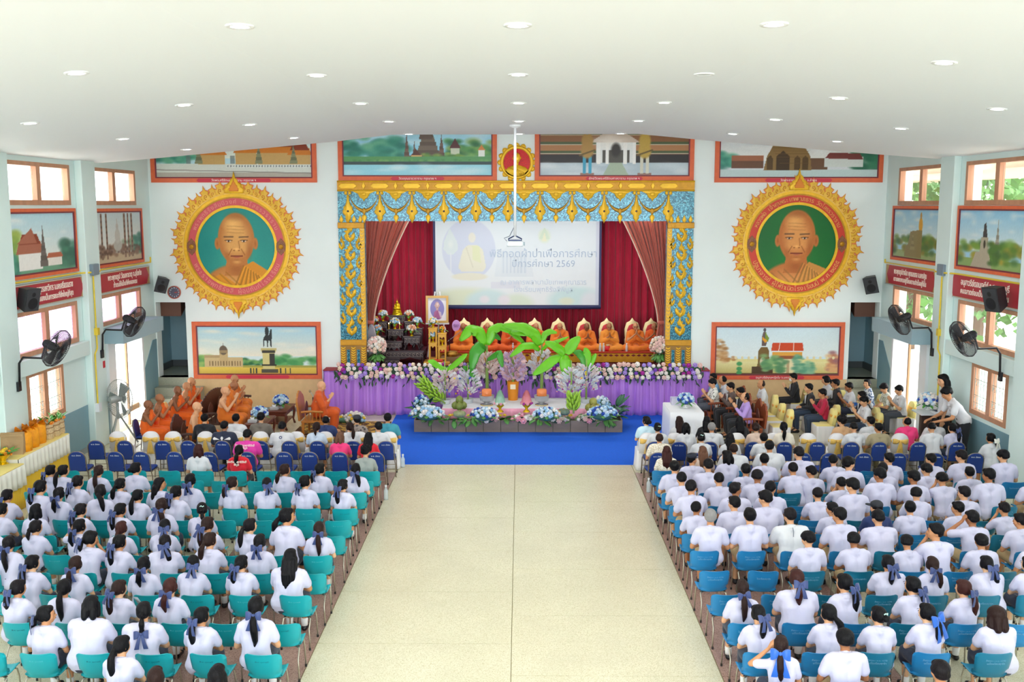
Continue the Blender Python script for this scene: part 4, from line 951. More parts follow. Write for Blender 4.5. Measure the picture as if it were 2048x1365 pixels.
def body(key, lean=.12, sh=.165, arms='lap', hy=0, hp=0, legs='sit', wide=1.0, slim=1.0, sleeve='short', bottom='skirt', vox=.0125):
    """returns {'body':mesh,'top':mesh,'bottom':mesh,'head':Matrix,...}; seat height .43 sitting, 0 cross-legged, standing legs .88"""
    if key in BODY: return BODY[key]
    hip = {'sit': .515, 'cross': .10, 'stand': .90}[legs]
    P = V((0, 0, hip)); u = V((0, math.sin(lean), math.cos(lean))); f = V((0, math.cos(lean), -math.sin(lean)))
    Ch = P + u * .28; N = P + u * .44 + f * .0; Sz = P + u * .40
    hc = N + V((0, .035, 0)) + V((0, math.sin(lean * .5), math.cos(lean * .5))) * .145
    HM = Matrix.Translation(hc) @ Matrix.Rotation(hy, 4, 'Z') @ Matrix.Rotation(hp, 4, 'X')
    tor = []; w_ = wide
    for s in (-1, 1):
        x = V((s, 0, 0))
        tor += [('c', P + x * .07 * w_, P + u * .16 + x * .055 * w_, .105 * w_, .092 * w_), ('c', P + u * .16 + x * .055 * w_, Ch + x * .068 * w_, .092 * w_, .098 * w_), ('c', Ch + x * .07 * w_, Sz + x * (sh - .055), .095 * w_, .062)]
    tor.append(('c', Sz + V((-sh * .6, 0, .0)), Sz + V((sh * .6, 0, .0)), .062, .062))
    tor.append(('c', Sz + u * .0, N, .075, .055))
    head = [('c', N - u * .02, hc + V((0, -.012, -.06)), .052, .05)]
    for c, r in (((0, -.008, .018), (.076, .096, .098)), ((0, .03, -.045), (.055, .06, .062)), ((0, .055, -.078), (.028, .026, .022)), ((0, .05, .02), (.058, .045, .05)), ((.045, .05, -.025), (.025, .03, .03)), ((-.045, .05, -.025), (.025, .03, .03))):
        head.append(('e', HM @ V(c), r, HM.to_euler()))
    head += [('c', HM @ V((0, .09, .012)), HM @ V((0, .108, -.018)), .009, .013)]
    for s in (-1, 1): head += [('e', HM @ V((s * .078, -.012, -.006)), (.010, .019, .031), HM.to_euler()), ('c', HM @ V((s * .008, .098, -.022)), HM @ V((s * .012, .1, -.022)), .009, .008)]
    head += [('c', HM @ V((-.02, .088, -.052)), HM @ V((.02, .088, -.052)), .008, .008)]
    armp, slv, hands = [], [], []
    for s in (-1, 1):
        S = Sz + V((s * sh, 0, -.012))
        a = arms if isinstance(arms, str) else arms[0 if s < 0 else 1]
        if a == 'lap': E_ = S + V((s * .075, .05, -.25)); Hn = V((s * .075, .27, hip + .13)); d = V((-s * .5, .8, -.15)); up = V((s * .1, .2, 1))
        elif a == 'fold': E_ = S + V((s * .06, .10, -.24)); Hn = V((s * .03, .24, hip + .16)); d = V((-s * 1, .2, 0)); up = V((0, .3, 1))
        elif a == 'wai': E_ = S + V((s * .04, .10, -.235)); Hn = P + u * .34 + f * .25 + V((s * .018, 0, 0)); d = V((-s * .06, .45, .9)); up = V((s, .05, 0))
        elif a == 'waihigh': E_ = S + V((s * .05, .15, -.19)); Hn = P + u * .42 + f * .27 + V((s * .018, 0, 0)); d = V((-s * .06, .3, 1)); up = V((s, .05, 0))
        elif a == 'face': E_ = S + V((s * .07, .16, -.18)); Hn = hc + V((s * .045, .13, -.11)); d = V((-s * .1, -.1, 1)); up = V((s * .4, .9, .1))
        elif a == 'ear': E_ = S + V((s * .17, .14, -.06)); Hn = hc + V((s * .13, .02, -.04)); d = V((-s * .35, -.1, .9)); up = V((s * .9, 0, .3))
        elif a == 'desk': E_ = S + V((s * .05, .08, -.24)); Hn = S + V((-s * .06, .34, -.33)); d = V((-s * .3, .9, -.2)); up = V((0, .2, 1))
        else: E_ = S + V((s * .06, -.01, -.27)); Hn = E_ + V((s * .01, .05, -.22)); d = V((0, .1, -1)); up = V((s, 0, 0))
        k = slim
        armp += [('c', S, E_, .047 * k, .038 * k), ('c', E_, Hn, .037 * k, .024 * k)]
        hands += hand(Hn, d, up, 1.0, .08 if a.startswith('wai') else .4, -s if a.startswith('wai') else s)
        q = .62 if sleeve == 'short' else 1
        Sv = S.lerp(E_, q)
        puff = 1.0 if sleeve != 'short' else 1.12
        slv += [('c', S + V((-s * .002, 0, .002)), Sv, .062 * k, .056 * k * puff)]
        if sleeve == 'long': slv += [('c', E_, E_.lerp(Hn, .92), .05 * k, .038 * k)]
    legp, bot, shoes, socks = [], [], [], []
    for s in (-1, 1):
        if legs == 'sit':
            A_, K, An = V((s * .08, .02, hip - .01)), V((s * .105, .40, hip - .02)), V((s * .10, .37, .085))
        elif legs == 'cross':
            A_, K, An = V((s * .09, .04, hip - .01)), V((s * .33, .30, hip - .02)), V((-s * .10, .36, hip - .04))
        else: A_, K, An = V((s * .085, 0, hip - .02)), V((s * .09, .02, .48)), V((s * .095, -.02, .09))
        legp += [('c', A_, K, .082, .058), ('c', K, An, .055, .036), ('c', An, An + (V((0, .10, -.045)) if legs != 'cross' else V((-s * .1, .02, 0))), .038, .03)]
        if legs != 'cross':
            F = An + V((0, .0, -.045))
            shoes.append((F, s))
        if bottom == 'skirt': bot += [('c', A_, K, .10, .082), ('c', K, K.lerp(An, .25), .08, .085)]
        elif bottom == 'shorts': bot += [('c', A_, K, .098, .078)]
        elif bottom == 'trousers': bot += [('c', A_, K, .096, .072), ('c', K, K.lerp(An, .93), .070, .052)]
    if bottom == 'skirt' and legs != 'cross': bot += [('c', (0, .03, hip - .02), (0, .40, hip - .02), .08, .07)]
    if bottom: bot += [('c', P + V((-.075 * w_, 0, -.0)), P + V((.075 * w_, 0, -.0)), .112 * w_, .112 * w_), ('c', P + u * .06 + V((-.065 * w_, 0, 0)), P + u * .06 + V((.065 * w_, 0, 0)), .105 * w_, .105 * w_)]
    infl = lambda ps, e: [('c', p[1], p[2], p[3] + e, p[4] + e) for p in ps]
    r = {'head': HM, 'hip': hip, 'P': P, 'u': u, 'f': f, 'N': N, 'S': Sz, 'sh': sh, 'legs': legs}
    r['body'] = fuse('person_body', tor + head + armp + hands + legp, vox, SKINS[0], it=4)
    top = infl(tor, .009) + slv + [('c', Sz + u * .02 + f * .0, N - u * .005, .082, .066)]
    if bottom: top += [('c', P + u * .02 + V((-.07 * w_, -.004, 0)), P + u * .02 + V((.07 * w_, -.004, 0)), .122 * w_, .122 * w_)]
    r['top'] = fuse('shirt', top, vox * 1.15, WHITES, wr=.0062, seed=len(BODY))
    r['top_prims'] = top
    # turned-down collar: a tapered band leaning on the shirt
    cb = MB(); rings = []
    for dz, rr in ((-.012, .088), (.028, .068), (.036, .064), (.02, .06)):
        rings.append([N + u * dz + V((math.cos(t) * rr, 0, 0)) + f * (math.sin(t) * rr * 1.05 + (.012 if dz < 0 else 0)) - u * (.03 if math.sin(t) > .6 else 0) for t in (2 * PI * k / 18 for k in range(18))])
    cb.loft(rings, caps=False)
    r['collar'] = cb.mesh('collar', WHITES, True)
    if bot: r['bottom'] = fuse({'skirt': 'skirt', 'shorts': 'shorts', 'trousers': 'trousers'}[bottom], bot, vox * 1.3, NAVY, wr=.003, seed=3)
    if shoes:
        me = BODYSH.get('shoe')
        if not me: me = BODYSH['shoe'] = fuse('shoe', [('c', (0, -.03, .035), (0, .12, .028), .042, .036), ('c', (0, -.02, .05), (0, .02, .06), .04, .04), ('e', (0, .13, .025), (.04, .05, .03))], .011, SHOE)
        if 'sock' not in BODYSH: BODYSH['sock'] = MB().lathe([(.044, 0), (.046, .05), (.048, .10), (.04, .105)], 12).mesh('sock', SOCK, True)
        r['shoes'] = [(F + V((0, .01, -.04)), s) for F, s in shoes]
    BODY[key] = r
    return r
BODYSH = {}
# ---------------------------------------------------------------- hair, in head space (origin = head centre, +Y = face)
def H_(name, prims, wr=.0025, vox=.0095, seed=0): return fuse(name, prims, vox, HAIRS[0], wr, 2, seed)
CAP = [('e', (0, -.02, .032), (.086, .094, .094)), ('e', (0, -.045, -.005), (.08, .066, .075))]
HAIR = {
    'girl': H_('hair', CAP + [('e', (0, .035, .078), (.065, .05, .04)), ('e', (.062, .0, .0), (.026, .05, .06)), ('e', (-.062, .0, .0), (.026, .05, .06)), ('c', (0, -.10, -.01), (0, -.125, -.025), .032, .028)], .001),
    'boy': H_('hair', [('e', (0, -.016, .045), (.085, .098, .085)), ('e', (0, -.05, .0), (.077, .058, .06)), ('e', (0, .05, .085), (.055, .045, .03)), ('e', (.07, -.02, .03), (.018, .05, .04)), ('e', (-.07, -.02, .03), (.018, .05, .04))], .004, seed=2),
    'boy2': H_('hair', [('e', (0, -.012, .048), (.09, .105, .088)), ('e', (0, -.05, .005), (.083, .06, .055)), ('e', (0, .06, .07), (.068, .045, .04)), ('e', (.072, .0, .03), (.02, .06, .04)), ('e', (-.072, .0, .03), (.02, .06, .04))], .006, seed=5),
    'mush': H_('hair', [('e', (0, -.005, .04), (.10, .112, .088)), ('e', (0, -.04, .0), (.094, .075, .05)), ('e', (0, .07, .045), (.075, .04, .045))], .004, seed=7),
    'frizz': H_('hair', [('e', (0, -.012, .055), (.105, .118, .1)), ('e', (0, -.05, .0), (.09, .065, .06)), ('e', (0, .06, .08), (.08, .05, .045))] + [('e', (.095 * math.cos(k * 2.4) * math.sqrt(1 - (k / 26) ** 2), -.012 + .108 * math.sin(k * 2.4) * math.sqrt(1 - (k / 26) ** 2), .06 + .09 * k / 26), (.022, .022, .022)) for k in range(26)], .005, seed=8),
    'bob': H_('hair', CAP + [('e', (0, .035, .075), (.07, .055, .045)), ('c', (.07, -.01, .02), (.075, -.005, -.095), .034, .032), ('c', (-.07, -.01, .02), (-.075, -.005, -.095), .034, .032), ('c', (-.04, -.075, -.03), (-.045, -.078, -.105), .045, .04), ('c', (.04, -.075, -.03), (.045, -.078, -.105), .045, .04)], .003, seed=3),
    'bigbob': H_('hair', [('e', (0, -.03, .03), (.115, .118, .105)), ('c', (.075, -.02, 0), (.09, -.03, -.13), .05, .055), ('c', (-.075, -.02, 0), (-.09, -.03, -.13), .05, .055), ('c', (-.04, -.09, -.03), (-.045, -.1, -.15), .055, .05), ('c', (.04, -.09, -.03), (.045, -.1, -.15), .055, .05)], .007, seed=4),
    'long': H_('hair', CAP + [('e', (0, .035, .075), (.07, .055, .045)), ('c', (.06, -.02, .0), (.072, -.08, -.14), .04, .04), ('c', (-.06, -.02, .0), (-.072, -.08, -.14), .04, .04)] + [('c', (x, -.085, -.03), (x * 1.15, -.13, -.2), .045, .036) for x in (-.05, 0, .05)] + [('c', (x, -.13, -.2), (x * 1.1, -.125, -.34 - .03 * (i % 2)), .036, .016) for i, x in enumerate((-.06, -.03, 0, .03, .06))], .003, seed=6),
    'bald': None,
    'thin': H_('hair', [('e', (0, -.045, .0), (.083, .066, .075)), ('e', (.068, -.02, .0), (.018, .045, .05)), ('e', (-.068, -.02, .0), (.018, .045, .05)), ('e', (0, -.03, .045), (.076, .075, .062))], .002, seed=9),
    'bun': H_('hair', CAP + [('e', (0, .035, .078), (.065, .05, .04)), ('e', (.062, .0, .0), (.026, .05, .06)), ('e', (-.062, .0, .0), (.026, .05, .06)), ('e', (0, -.125, -.005), (.05, .04, .045))], .002, seed=10),
}
def tail(pts, rs, wr=.003, seed=0): return H_('ponytail', [('c', pts[i], pts[i + 1], rs[i], rs[i + 1]) for i in range(len(pts) - 1)], wr, .0095, seed)
TAILS = {
    'long': tail([(0, -.125, -.02), (0, -.165, -.10), (.005, -.175, -.2), (.01, -.155, -.32), (.0, -.14, -.40)], [.03, .042, .042, .032, .01], seed=1),
    'mid': tail([(0, -.125, -.02), (-.01, -.165, -.09), (-.02, -.165, -.18), (-.01, -.15, -.27)], [.03, .045, .042, .012], seed=2),
    'short': tail([(0, -.125, -.03), (.005, -.15, -.09), (.01, -.145, -.16)], [.03, .036, .012], seed=3),
    'side': tail([(0, -.125, -.02), (-.05, -.155, -.09), (-.075, -.155, -.2), (-.085, -.13, -.33), (-.08, -.12, -.4)], [.03, .043, .042, .034, .01], seed=4),
    'right': tail([(0, -.125, -.02), (.05, -.155, -.09), (.07, -.155, -.2), (.075, -.13, -.31)], [.03, .043, .04, .012], seed=5),
    'braid': tail([(0, -.125, -.05), (0, -.15, -.1), (0, -.155, -.15), (0, -.155, -.2), (.0, -.15, -.24), (0, -.145, -.33)], [.026, .036, .026, .034, .024, .014], .004, seed=6),
}
def bow_mesh(s=1.0, tails=.17):
    b = MB()
    for sg in (-1, 1):
        rings = []
        for k in range(7):
            t = k / 6; x = sg * (.008 + .075 * t) * s; hh = (.012 + .036 * math.sin(t * PI * .62)) * s; dd = .014 * math.sin(PI * min(t, .95)) * s + .003
            z = -.008 * t * s
            ring = [(x, -dd, z - hh), (x, -dd * 1.6, z), (x, -dd, z + hh), (x, dd, z + hh), (x, dd * .6, z), (x, dd, z - hh)]
            rings.append(ring if sg > 0 else ring[::-1])
        b.loft(rings)
        rings = []
        for k in range(6):
            t = k / 5; z = -tails * t * s; x = sg * (.008 + .045 * t) * s; hw = (.013 + .014 * t) * s; y = -.008 - .012 * math.sin(PI * t) + .004 * t
            ring = [(x - hw, y, z), (x, y - .004, z - .0), (x + hw, y, z), (x + hw, y + .005, z), (x - hw, y + .005, z)]
            rings.append(ring)
        b.loft(rings)
    b.ball((0, -.008, 0), (.016 * s, .014 * s, .018 * s), 8, 6)
    return b.mesh('ribbon_bow', RIB, 'auto')
BOWS = {'n': bow_mesh(1.0), 's': bow_mesh(.85, .12), 'b': bow_mesh(1.35, .2), 'w': bow_mesh(1.7, .26)}
CLIP = MB().tube([(-.03, 0, 0), (-.01, -.012, .012), (.01, -.012, -.008), (.03, 0, .006)], .008, 6).mesh('hair_clip', mat('pearl_clip', 'bfe3dc', .25))
EYEM = MB().ball((0, 0, 0), (.013, .004, .0055), 8, 5).mesh('eye', EYE, True)
BROW = MB().tube([(-.018, 0, -.002), (0, .004, .003), (.018, 0, -.001)], .0032, 5).mesh('eyebrow', EYE, True)
LIPM = MB().tube([(-.02, 0, 0), (-.007, .004, .002), (.007, .004, .002), (.02, 0, 0)], [.002, .0045, .0045, .002], 6).mesh('mouth', LIP, True)
SPEC = MB()
for s in (-1, 1):
    SPEC.tube([(s * .034 + .024 * math.cos(t), .104, .022 + .018 * math.sin(t)) for t in np.linspace(0, 2 * PI, 13)], .0022, 5).tube([(s * .058, .1, .028), (s * .08, .02, .02)], .0022, 5)
SPEC.tube([(-.01, .104, .026), (.01, .104, .026)], .002, 5)
SPECS = SPEC.mesh('spectacles', mat('spectacle_frame', '26262a', .3))
MASKM = fuse('face_mask', [('e', (0, .066, -.045), (.056, .045, .048)), ('e', (0, .085, -.03), (.03, .03, .03))], .01, mat('mask_white', 'f2f4f6', .7))
CAPM = fuse('cap', [('e', (0, -.01, .06), (.094, .108, .078)), ('e', (0, .13, .045), (.07, .07, .010), (.15, 0, 0))], .0095, mat('cap_dark', '22262e', .7))
BERET = fuse('beret', [('e', (0, -.005, .085), (.105, .115, .045), (.1, 0, 0)), ('e', (0, -.01, .05), (.088, .1, .05))], .0095, mat('beret_navy', '1c2233', .8))
def person(b, loc, rz=0, s=1.0, skin=0, hair='boy', hcol=0, top=WHITES, bottom=NAVY, tl=None, bow=None, label='', group=None, face=False, extra=(), collar=True, shoes=True, bowm=None, bowz=0):
    """copies of the shared meshes: the body is the person, hair and clothing its children"""
    r = BODY[b] if isinstance(b, str) else b
    o = put('person', r['body'], None, loc, rz, s, SKINS[skin])
    tag(o, label, 'person', group)
    if 'robe' in r:
        for nm, me, m in r['robe']: put(nm, me, o, m=m or top)
    else:
        sh = put('shirt', r['top'], o, m=top)
        if collar: put('collar', r['collar'], sh, m=top)
    if 'bottom' in r: put(r['bottom'].name.split('.')[0], r['bottom'], o, m=bottom)
    if shoes and 'shoes' in r:
        for F, sd in r['shoes']:
            q = put('shoe', BODYSH['shoe'], o, F)
            if bottom in (NAVY,) and hair in ('girl', 'bob', 'long', 'bun'): put('sock', BODYSH['sock'], q, (0, -.01, .07))
    HM = r['head']; hl, hr = HM.translation, HM.to_euler()
    if HAIR.get(hair):
        hh = put('hair', HAIR[hair], o, hl, hr, m=HAIRS[hcol])
        rt = (0, 0, hr.z * .6)
        if tl:
            inv = HM.to_3x3().inverted()
            q = put('ponytail', TAILS[tl], hh, None, None, m=HAIRS[hcol]); q.rotation_euler = (inv @ Euler((BODY_TAIL, 0, hr.z)).to_matrix()).to_euler()
        if bow:
            q = put('ribbon_bow', BOWS[bow], hh, (0, -.152, -.03 + bowz), (-.12, random.uniform(-.25, .25), 0), m=bowm or RIB)
    if face:
        for sd in (-1, 1):
            put('eye', EYEM, o, HM @ V((sd * .031, .0905, .014)), hr); put('eyebrow', BROW, o, HM @ V((sd * .033, .094, .037)), hr)
        put('mouth', LIPM, o, HM @ V((0, .097, -.052)), hr)
    for nm, me, off, ro, m in extra:
        if nm in ('spectacles', 'face_mask', 'cap', 'beret', 'hair_clip'): put(nm, me, o, HM @ V(off), hr, m=m)
        else: put(nm, me, o, off, ro, m=m)
    return o
BODY_TAIL = 0.0
body('girl_a', .10, .150, 'lap', slim=.92, wide=.93)
body('girl_b', .22, .150, 'fold', hy=-.5, hp=-.15, slim=.92, wide=.93)
body('girl_c', .30, .152, 'fold', hy=.25, hp=-.3, slim=.95, wide=.98)
body('girl_g', .16, .150, 'fold', hy=.55, hp=-.1, slim=.92, wide=.93); body('girl_d', .16, .150, 'lap', hy=-.75, slim=.92, wide=.93)
body('girl_e', .14, .150, 'lap', hy=-1.1, hp=0, slim=.92, wide=.93)
body('girl_f', .25, .150, ('fold', 'face'), hy=-.9, hp=-.25, slim=.92, wide=.93)
body('girl_w', .24, .172, 'fold', hy=.1, hp=-.2, slim=1.12, wide=1.2)
body('girl_ear', .12, .150, ('ear', 'lap'), hy=-.3, slim=.92, wide=.93)
B = dict(bottom='shorts')
body('boy_a', .10, .175, 'lap', **B); body('boy_b', .30, .175, 'fold', hy=-.45, hp=-.25, **B); body('boy_c', .38, .178, 'fold', hy=.1, hp=-.35, wide=1.05, **B)
body('boy_d', .18, .175, 'lap', hy=.7, hp=-.1, **B); body('boy_e', .16, .175, 'lap', hy=-1.0, **B); body('boy_f', .3, .175, 'face', hy=.2, hp=-.3, **B)
body('boy_w', .34, .195, 'fold', hy=.25, hp=-.25, wide=1.2, slim=1.15, **B); body('boy_ear', .14, .175, ('ear', 'lap'), hy=.25, hp=-.1, **B); body('boy_side', .2, .172, 'face', hy=1.2, hp=.05, **B)
A_ = dict(bottom='trousers')
body('adult_a', .10, .185, 'lap', wide=1.05, slim=1.05, **A_); body('adult_w', .2, .20, 'lap', hy=-.15, hp=-.15, wide=1.25, slim=1.2, **A_); body('adult_s', .1, .185, 'lap', hy=.5, wide=1.08, slim=1.05, **A_)
body('adult_wai', .08, .18, 'wai', hp=-.12, vox=.0095, sleeve='long', **A_); body('adult_wais', .10, .18, 'wai', hp=-.2, vox=.0095, **A_); body('adult_long', .12, .185, 'lap', sleeve='long', wide=1.05, **A_); body('adult_down', .22, .18, 'lap', hp=-.5, **A_)
body('woman_a', .10, .158, 'lap', slim=.95, wide=.98); body('woman_b', .22, .158, 'fold', hy=-.3, hp=-.2, slim=.95, wide=1.0); body('woman_c', .12, .158, 'lap', hy=.7, slim=.95, wide=.98)
body('stand_bend', .62, .18, 'desk', hp=-.45, legs='stand', bottom='trousers'); body('stand_a', .05, .158, 'down', hp=-.15, hy=.5, legs='stand', bottom='trousers')
# ================================================================ CHAIRS
KC = .80
TEAL = mat('teal_plastic', '10a6b2', .35, var=.04, vs=5); BLUE = mat('blue_plastic', '1a80bc', .35, var=.05, vs=5); BLUE2 = mat('deep_teal_blue_plastic', '147a9c', .35, var=.05, vs=5)
CHROME = mat('worn_chrome', 'b9b4a6', .3, metal=.85); RUBB = mat('rubber_tip', '2d2a2a', .8)
WLET = mat('chalky_white_print', 'e3eef2', .7); DLET = mat('dark_print', '1d5560', .7); TLETC = mat('worn_pale_print', '6cc6cf', .7); BLETC = mat('worn_blue_print', '86bfe0', .7)
def shell():
    """one bent plastic sheet: seat, curve, back with a dipped top edge"""
    prof = [(.22, .425, .40), (.205, .448, .415), (.15, .452, .43), (.05, .442, .43), (-.05, .436, .425), (-.13, .44, .42), (-.175, .462, .415), (-.2, .51, .42), (-.215, .58, .435), (-.232, .66, .45), (-.25, .74, .455), (-.26, .78, .44), (-.268, .787, .425)]
    n = len(prof) - 1
    def fn(u, v):
        k = v * n; i = min(int(k), n - 1); t = k - i
        y, z, w_ = (prof[i][j] * (1 - t) + prof[i + 1][j] * t for j in range(3))
        x = (u - .5) * 2; b = v > .5
        ed = abs(x) ** 4
        if b: y += .05 * ed * 1.0 + .02 * x * x; z += (.012 * x * x - .03 * abs(x) ** 10) * (1 if v > .85 else 0)
        else: z += .018 * ed - .012 * (1 - x * x)
        if .42 < v < .62: y += .05 * ed
        return (x * w_ / 2, y, z)
    return MB().sheet(fn, 12, 30, thick=.008).mesh('seat_shell', TEAL, True)
SHELL = shell()
LEGF = {}
for i, (a, c) in enumerate((((.14, .12, .43), (.2, .2, 0)), ((.14, -.1, .43), (.2, -.24, 0)))):
    for s in (-1, 1):
        LEGF[(i, s)] = MB().tube([(s * a[0], a[1], a[2]), (s * (a[0] + .05), a[1] + (.03 if i == 0 else -.03), a[2] - .02), (s * (c[0] - .01), c[1] * .9 + a[1] * .1, .3), (s * c[0], c[1], .02)], .0105, 8).mesh('leg', CHROME, True)
TIP = MB().lathe([(.0, 0), (.015, 0), (.015, .035), (.0, .035)], 8).mesh('rubber_tip', RUBB)
SBAR = MB().tube([(-.19, .12, .43), (.19, .12, .43)], .009, 6).tube([(-.19, -.1, .43), (.19, -.1, .43)], .009, 6).tube([(-.15, -.1, .43), (-.15, .12, .43)], .009, 6).tube([(.15, -.1, .43), (.15, .12, .43)], .009, 6).mesh('seat_frame', mat('dark_steel', '4c4a48', .4, metal=.6), True)
def plastic_chair(m, loc, rz, label, group, let=None):
    o = thing('plastic_chair', label, 'chair', loc, rz, group); o.scale = (KC,) * 3
    q = put('seat_shell', SHELL, o, m=m)
    put('seat_frame', SBAR, o)
    for (i, s), me in LEGF.items():
        l = put('leg', me, o); put('rubber_tip', TIP, l, (s * .2, .2 if i == 0 else -.24, 0))
    if let:
        put('lettering', let, q, (0, -.238, .695), (PI / 2 - .12, 0, 0))
    return o
LET = {'tw': text_mesh('พ.ส. อุปถัมภ์', .034, m=TLETC, bold=-.0006), 'td': text_mesh('พ.ส. อุปถัมภ์', .034, m=DLET, bold=-.0006),
       'b3': text_mesh('พ.ส. อุปถัมภ์\nศิษย์เก่า พ.ส. ถวาย\nแด่โรงเรียนพุทธิฯ', .032, m=BLETC, sp=1.2, bold=-.0006), 'b1': text_mesh('พ.ส. อุปถัมภ์\nโรงเรียนพุทธิฯ', .036, m=BLETC, sp=1.3, bold=-.0006)}
# banquet chair: navy padded back and seat in a steel tube frame
NAVYP = mat('navy_vinyl', '163a8a', .45, var=.04, vs=6, bump=.1, bs=90); STEELB = mat('bronze_steel_tube', '9a8f80', .3, metal=.8); UND = mat('dark_seat_underside', '24283c', .7)
def arch(w_, h_, n=9, r=.16):
    p = [(-w_ / 2, 0)]
    for k in range(n): t = PI - PI / 2 * k / (n - 1); p.append((-w_ / 2 + r * .9 + r * .9 * math.cos(t), h_ - r + r * math.sin(t)))
    for k in range(n): t = PI / 2 - PI / 2 * k / (n - 1); p.append((w_ / 2 - r * .9 + r * .9 * math.cos(t), h_ - r + r * math.sin(t)))
    return p + [(w_ / 2, 0)]
def tilt(p, y0=-.2, z0=.42, a=.16): return (p[0], y0 - p[1] * math.sin(a), z0 + p[1] * math.cos(a))
AP = arch(.33, .44)
bb = MB(); bb.loft([[(x * k, -d, z * (1 if k == 1 else .98)) for x, z in AP] for k, d in ((.96, -.025), (1, -.012), (1, .012), (.96, .02))])
BACKP = bb.mesh('backrest', NAVYP, 'auto')
cs = MB().box((-.2, -.2, .42), (.2, .2, .475), bev=.022).mesh('seat', NAVYP, True)
fr = MB(); pts = [tilt((x * 1.1, z * 1.02 + .0)) for x, z in AP]
fr.tube([(-.21, -.23, .02), (-.205, -.2, .3)] + pts + [(.205, -.2, .3), (.21, -.23, .02)], .011, 8)
BFRAME = fr.mesh('back_frame', STEELB, True)
BLEG = {s: MB().tube([(s * .2, -.19, .41), (s * .2, .17, .41), (s * .2, .2, .38), (s * .21, .23, .02)], .011, 8).mesh('leg', STEELB, True) for s in (-1, 1)}
BSTR = MB().tube([(-.205, .215, .2), (.205, .215, .2)], .008, 6).tube([(-.207, -.212, .2), (.207, -.212, .2)], .008, 6).mesh('stretcher', STEELB, True)
NLET = text_mesh('พ.ส. มัธยม', .045, m=WLET)
STUD = MB().tube([(-.19, 0, 0), (-.16, -.005, 0)], .006, 5).tube([(.19, 0, 0), (.16, -.005, 0)], .006, 5).mesh('fixing', STEELB)
def banquet_chair(loc, rz, label, group, let=True):
    o = thing('banquet_chair', label, 'chair', loc, rz, group); o.scale = (KC,) * 3
    q = put('backrest', BACKP, o, (0, -.21, .43), (.16, 0, 0))
    put('seat', cs, o); put('back_frame', BFRAME, o); put('stretcher', BSTR, o)
    put('underside', bpy.data.meshes.get('underside') or MB().box((-.19, -.19, .405), (.19, .19, .42)).mesh('underside', UND), o)
    for s in (-1, 1): q2 = put('leg', BLEG[s], o); put('rubber_tip', TIP, q2, (s * .21, .23, 0))
    if let: put('lettering', NLET, q, (0, -.022, .36), (PI / 2, 0, 0))
    for z in (.09, .33): put('fixing', STUD, q, (0, -.01, z))
    return o
# covered banquet chair with a bow
COVW = cloth('chair_cover_white', 'eeeef2'); SASH = mat('gold_satin', 'f0c765', .35, sheen=.2, bump=.15, bs=30); COVY = cloth('chair_cover_yellow', 'f3e391'); SASHO = mat('orange_satin', 'f2b13c', .35, sheen=.2)
def cover_mesh():
    b = MB(); AP2 = arch(.37, .49, 7, .17)
    b.loft([[Vector(tilt((x, z), y0=-.205 + y)) for x, z in AP2] for y in (.05, .03, -.03, -.05)])
    rings = []
    for z, k, sw in ((.475, .94, 0), (.48, 1, 0), (.46, 1.03, 0), (.3, 1.04, .02), (.12, 1.08, .04), (.01, 1.12, .055)):
        n = 40; ring = []
        for i in range(n):
            t = 2 * PI * i / n; c, s_ = math.cos(t), math.sin(t)
            m_ = max(abs(c), abs(s_)); x, y = c / m_ * .22, s_ / m_ * .22
            w_ = 1 + sw * math.sin(t * 11)
            ring.append((x * k * w_, y * k * w_ - .01, z))
        rings.append(ring)
    b.loft(rings[::-1])
    return b.mesh('chair_cover', COVW, True)
COVER = cover_mesh()
SEATC = MB().box((-.215, -.2, .472), (.215, .215, .5), bev=.014).mesh('seat_cover', COVW, True)
def sash_mesh():
    b = MB(); e = [Vector(tilt((.196 * math.cos(t), .31), y0=-.205)) + Vector((0, .065 * math.sin(t), 0)) for t in np.linspace(0, 2 * PI, 25)]
    rings = [[p + Vector((0, .0, h_)) * 1 + Vector((p.x * o_, (p.y + .25) * o_, 0)) for h_, o_ in ((-.035, .02), (0, .05), (.035, .02), (.035, -.02), (-.035, -.02))] for p in e]
    b.loft(rings, caps=False)
    return b.mesh('sash', SASH, True)
SASHM = sash_mesh()
def chair_bow():
    b = MB()
    for sg in (-1, 1):
        rings = []
        for k in range(8):
            t = k / 7; x = sg * (.012 + .16 * t); hh = .018 + .048 * math.sin(t * PI * .6); d = .03 * math.sin(PI * min(t, .93)) + .004
            ring = [(x, -d, -hh), (x, -d * 1.5, -hh * .3), (x, -d * 1.1, hh * .3), (x, -d, hh), (x, .01, hh * .8), (x, .01, -hh * .8)]
            rings.append(ring if sg > 0 else ring[::-1])
        b.loft(rings)
        rings = []
        for k in range(8):
            t = k / 7; z = -.02 - .33 * t; x = sg * (.01 + .03 * t); hw = .02 + .03 * t; y = -.02 - .02 * math.sin(2.5 * t)
            rings.append([(x - hw, y, z), (x - hw * .3, y - .012, z), (x + hw * .3, y + .002, z), (x + hw, y - .01, z), (x + hw, y + .008, z), (x - hw, y + .008, z)])
        b.loft(rings)
    b.ball((0, -.02, 0), (.03, .025, .032), 10, 7)
    return b.mesh('bow', SASH, True)
CBOW = chair_bow()
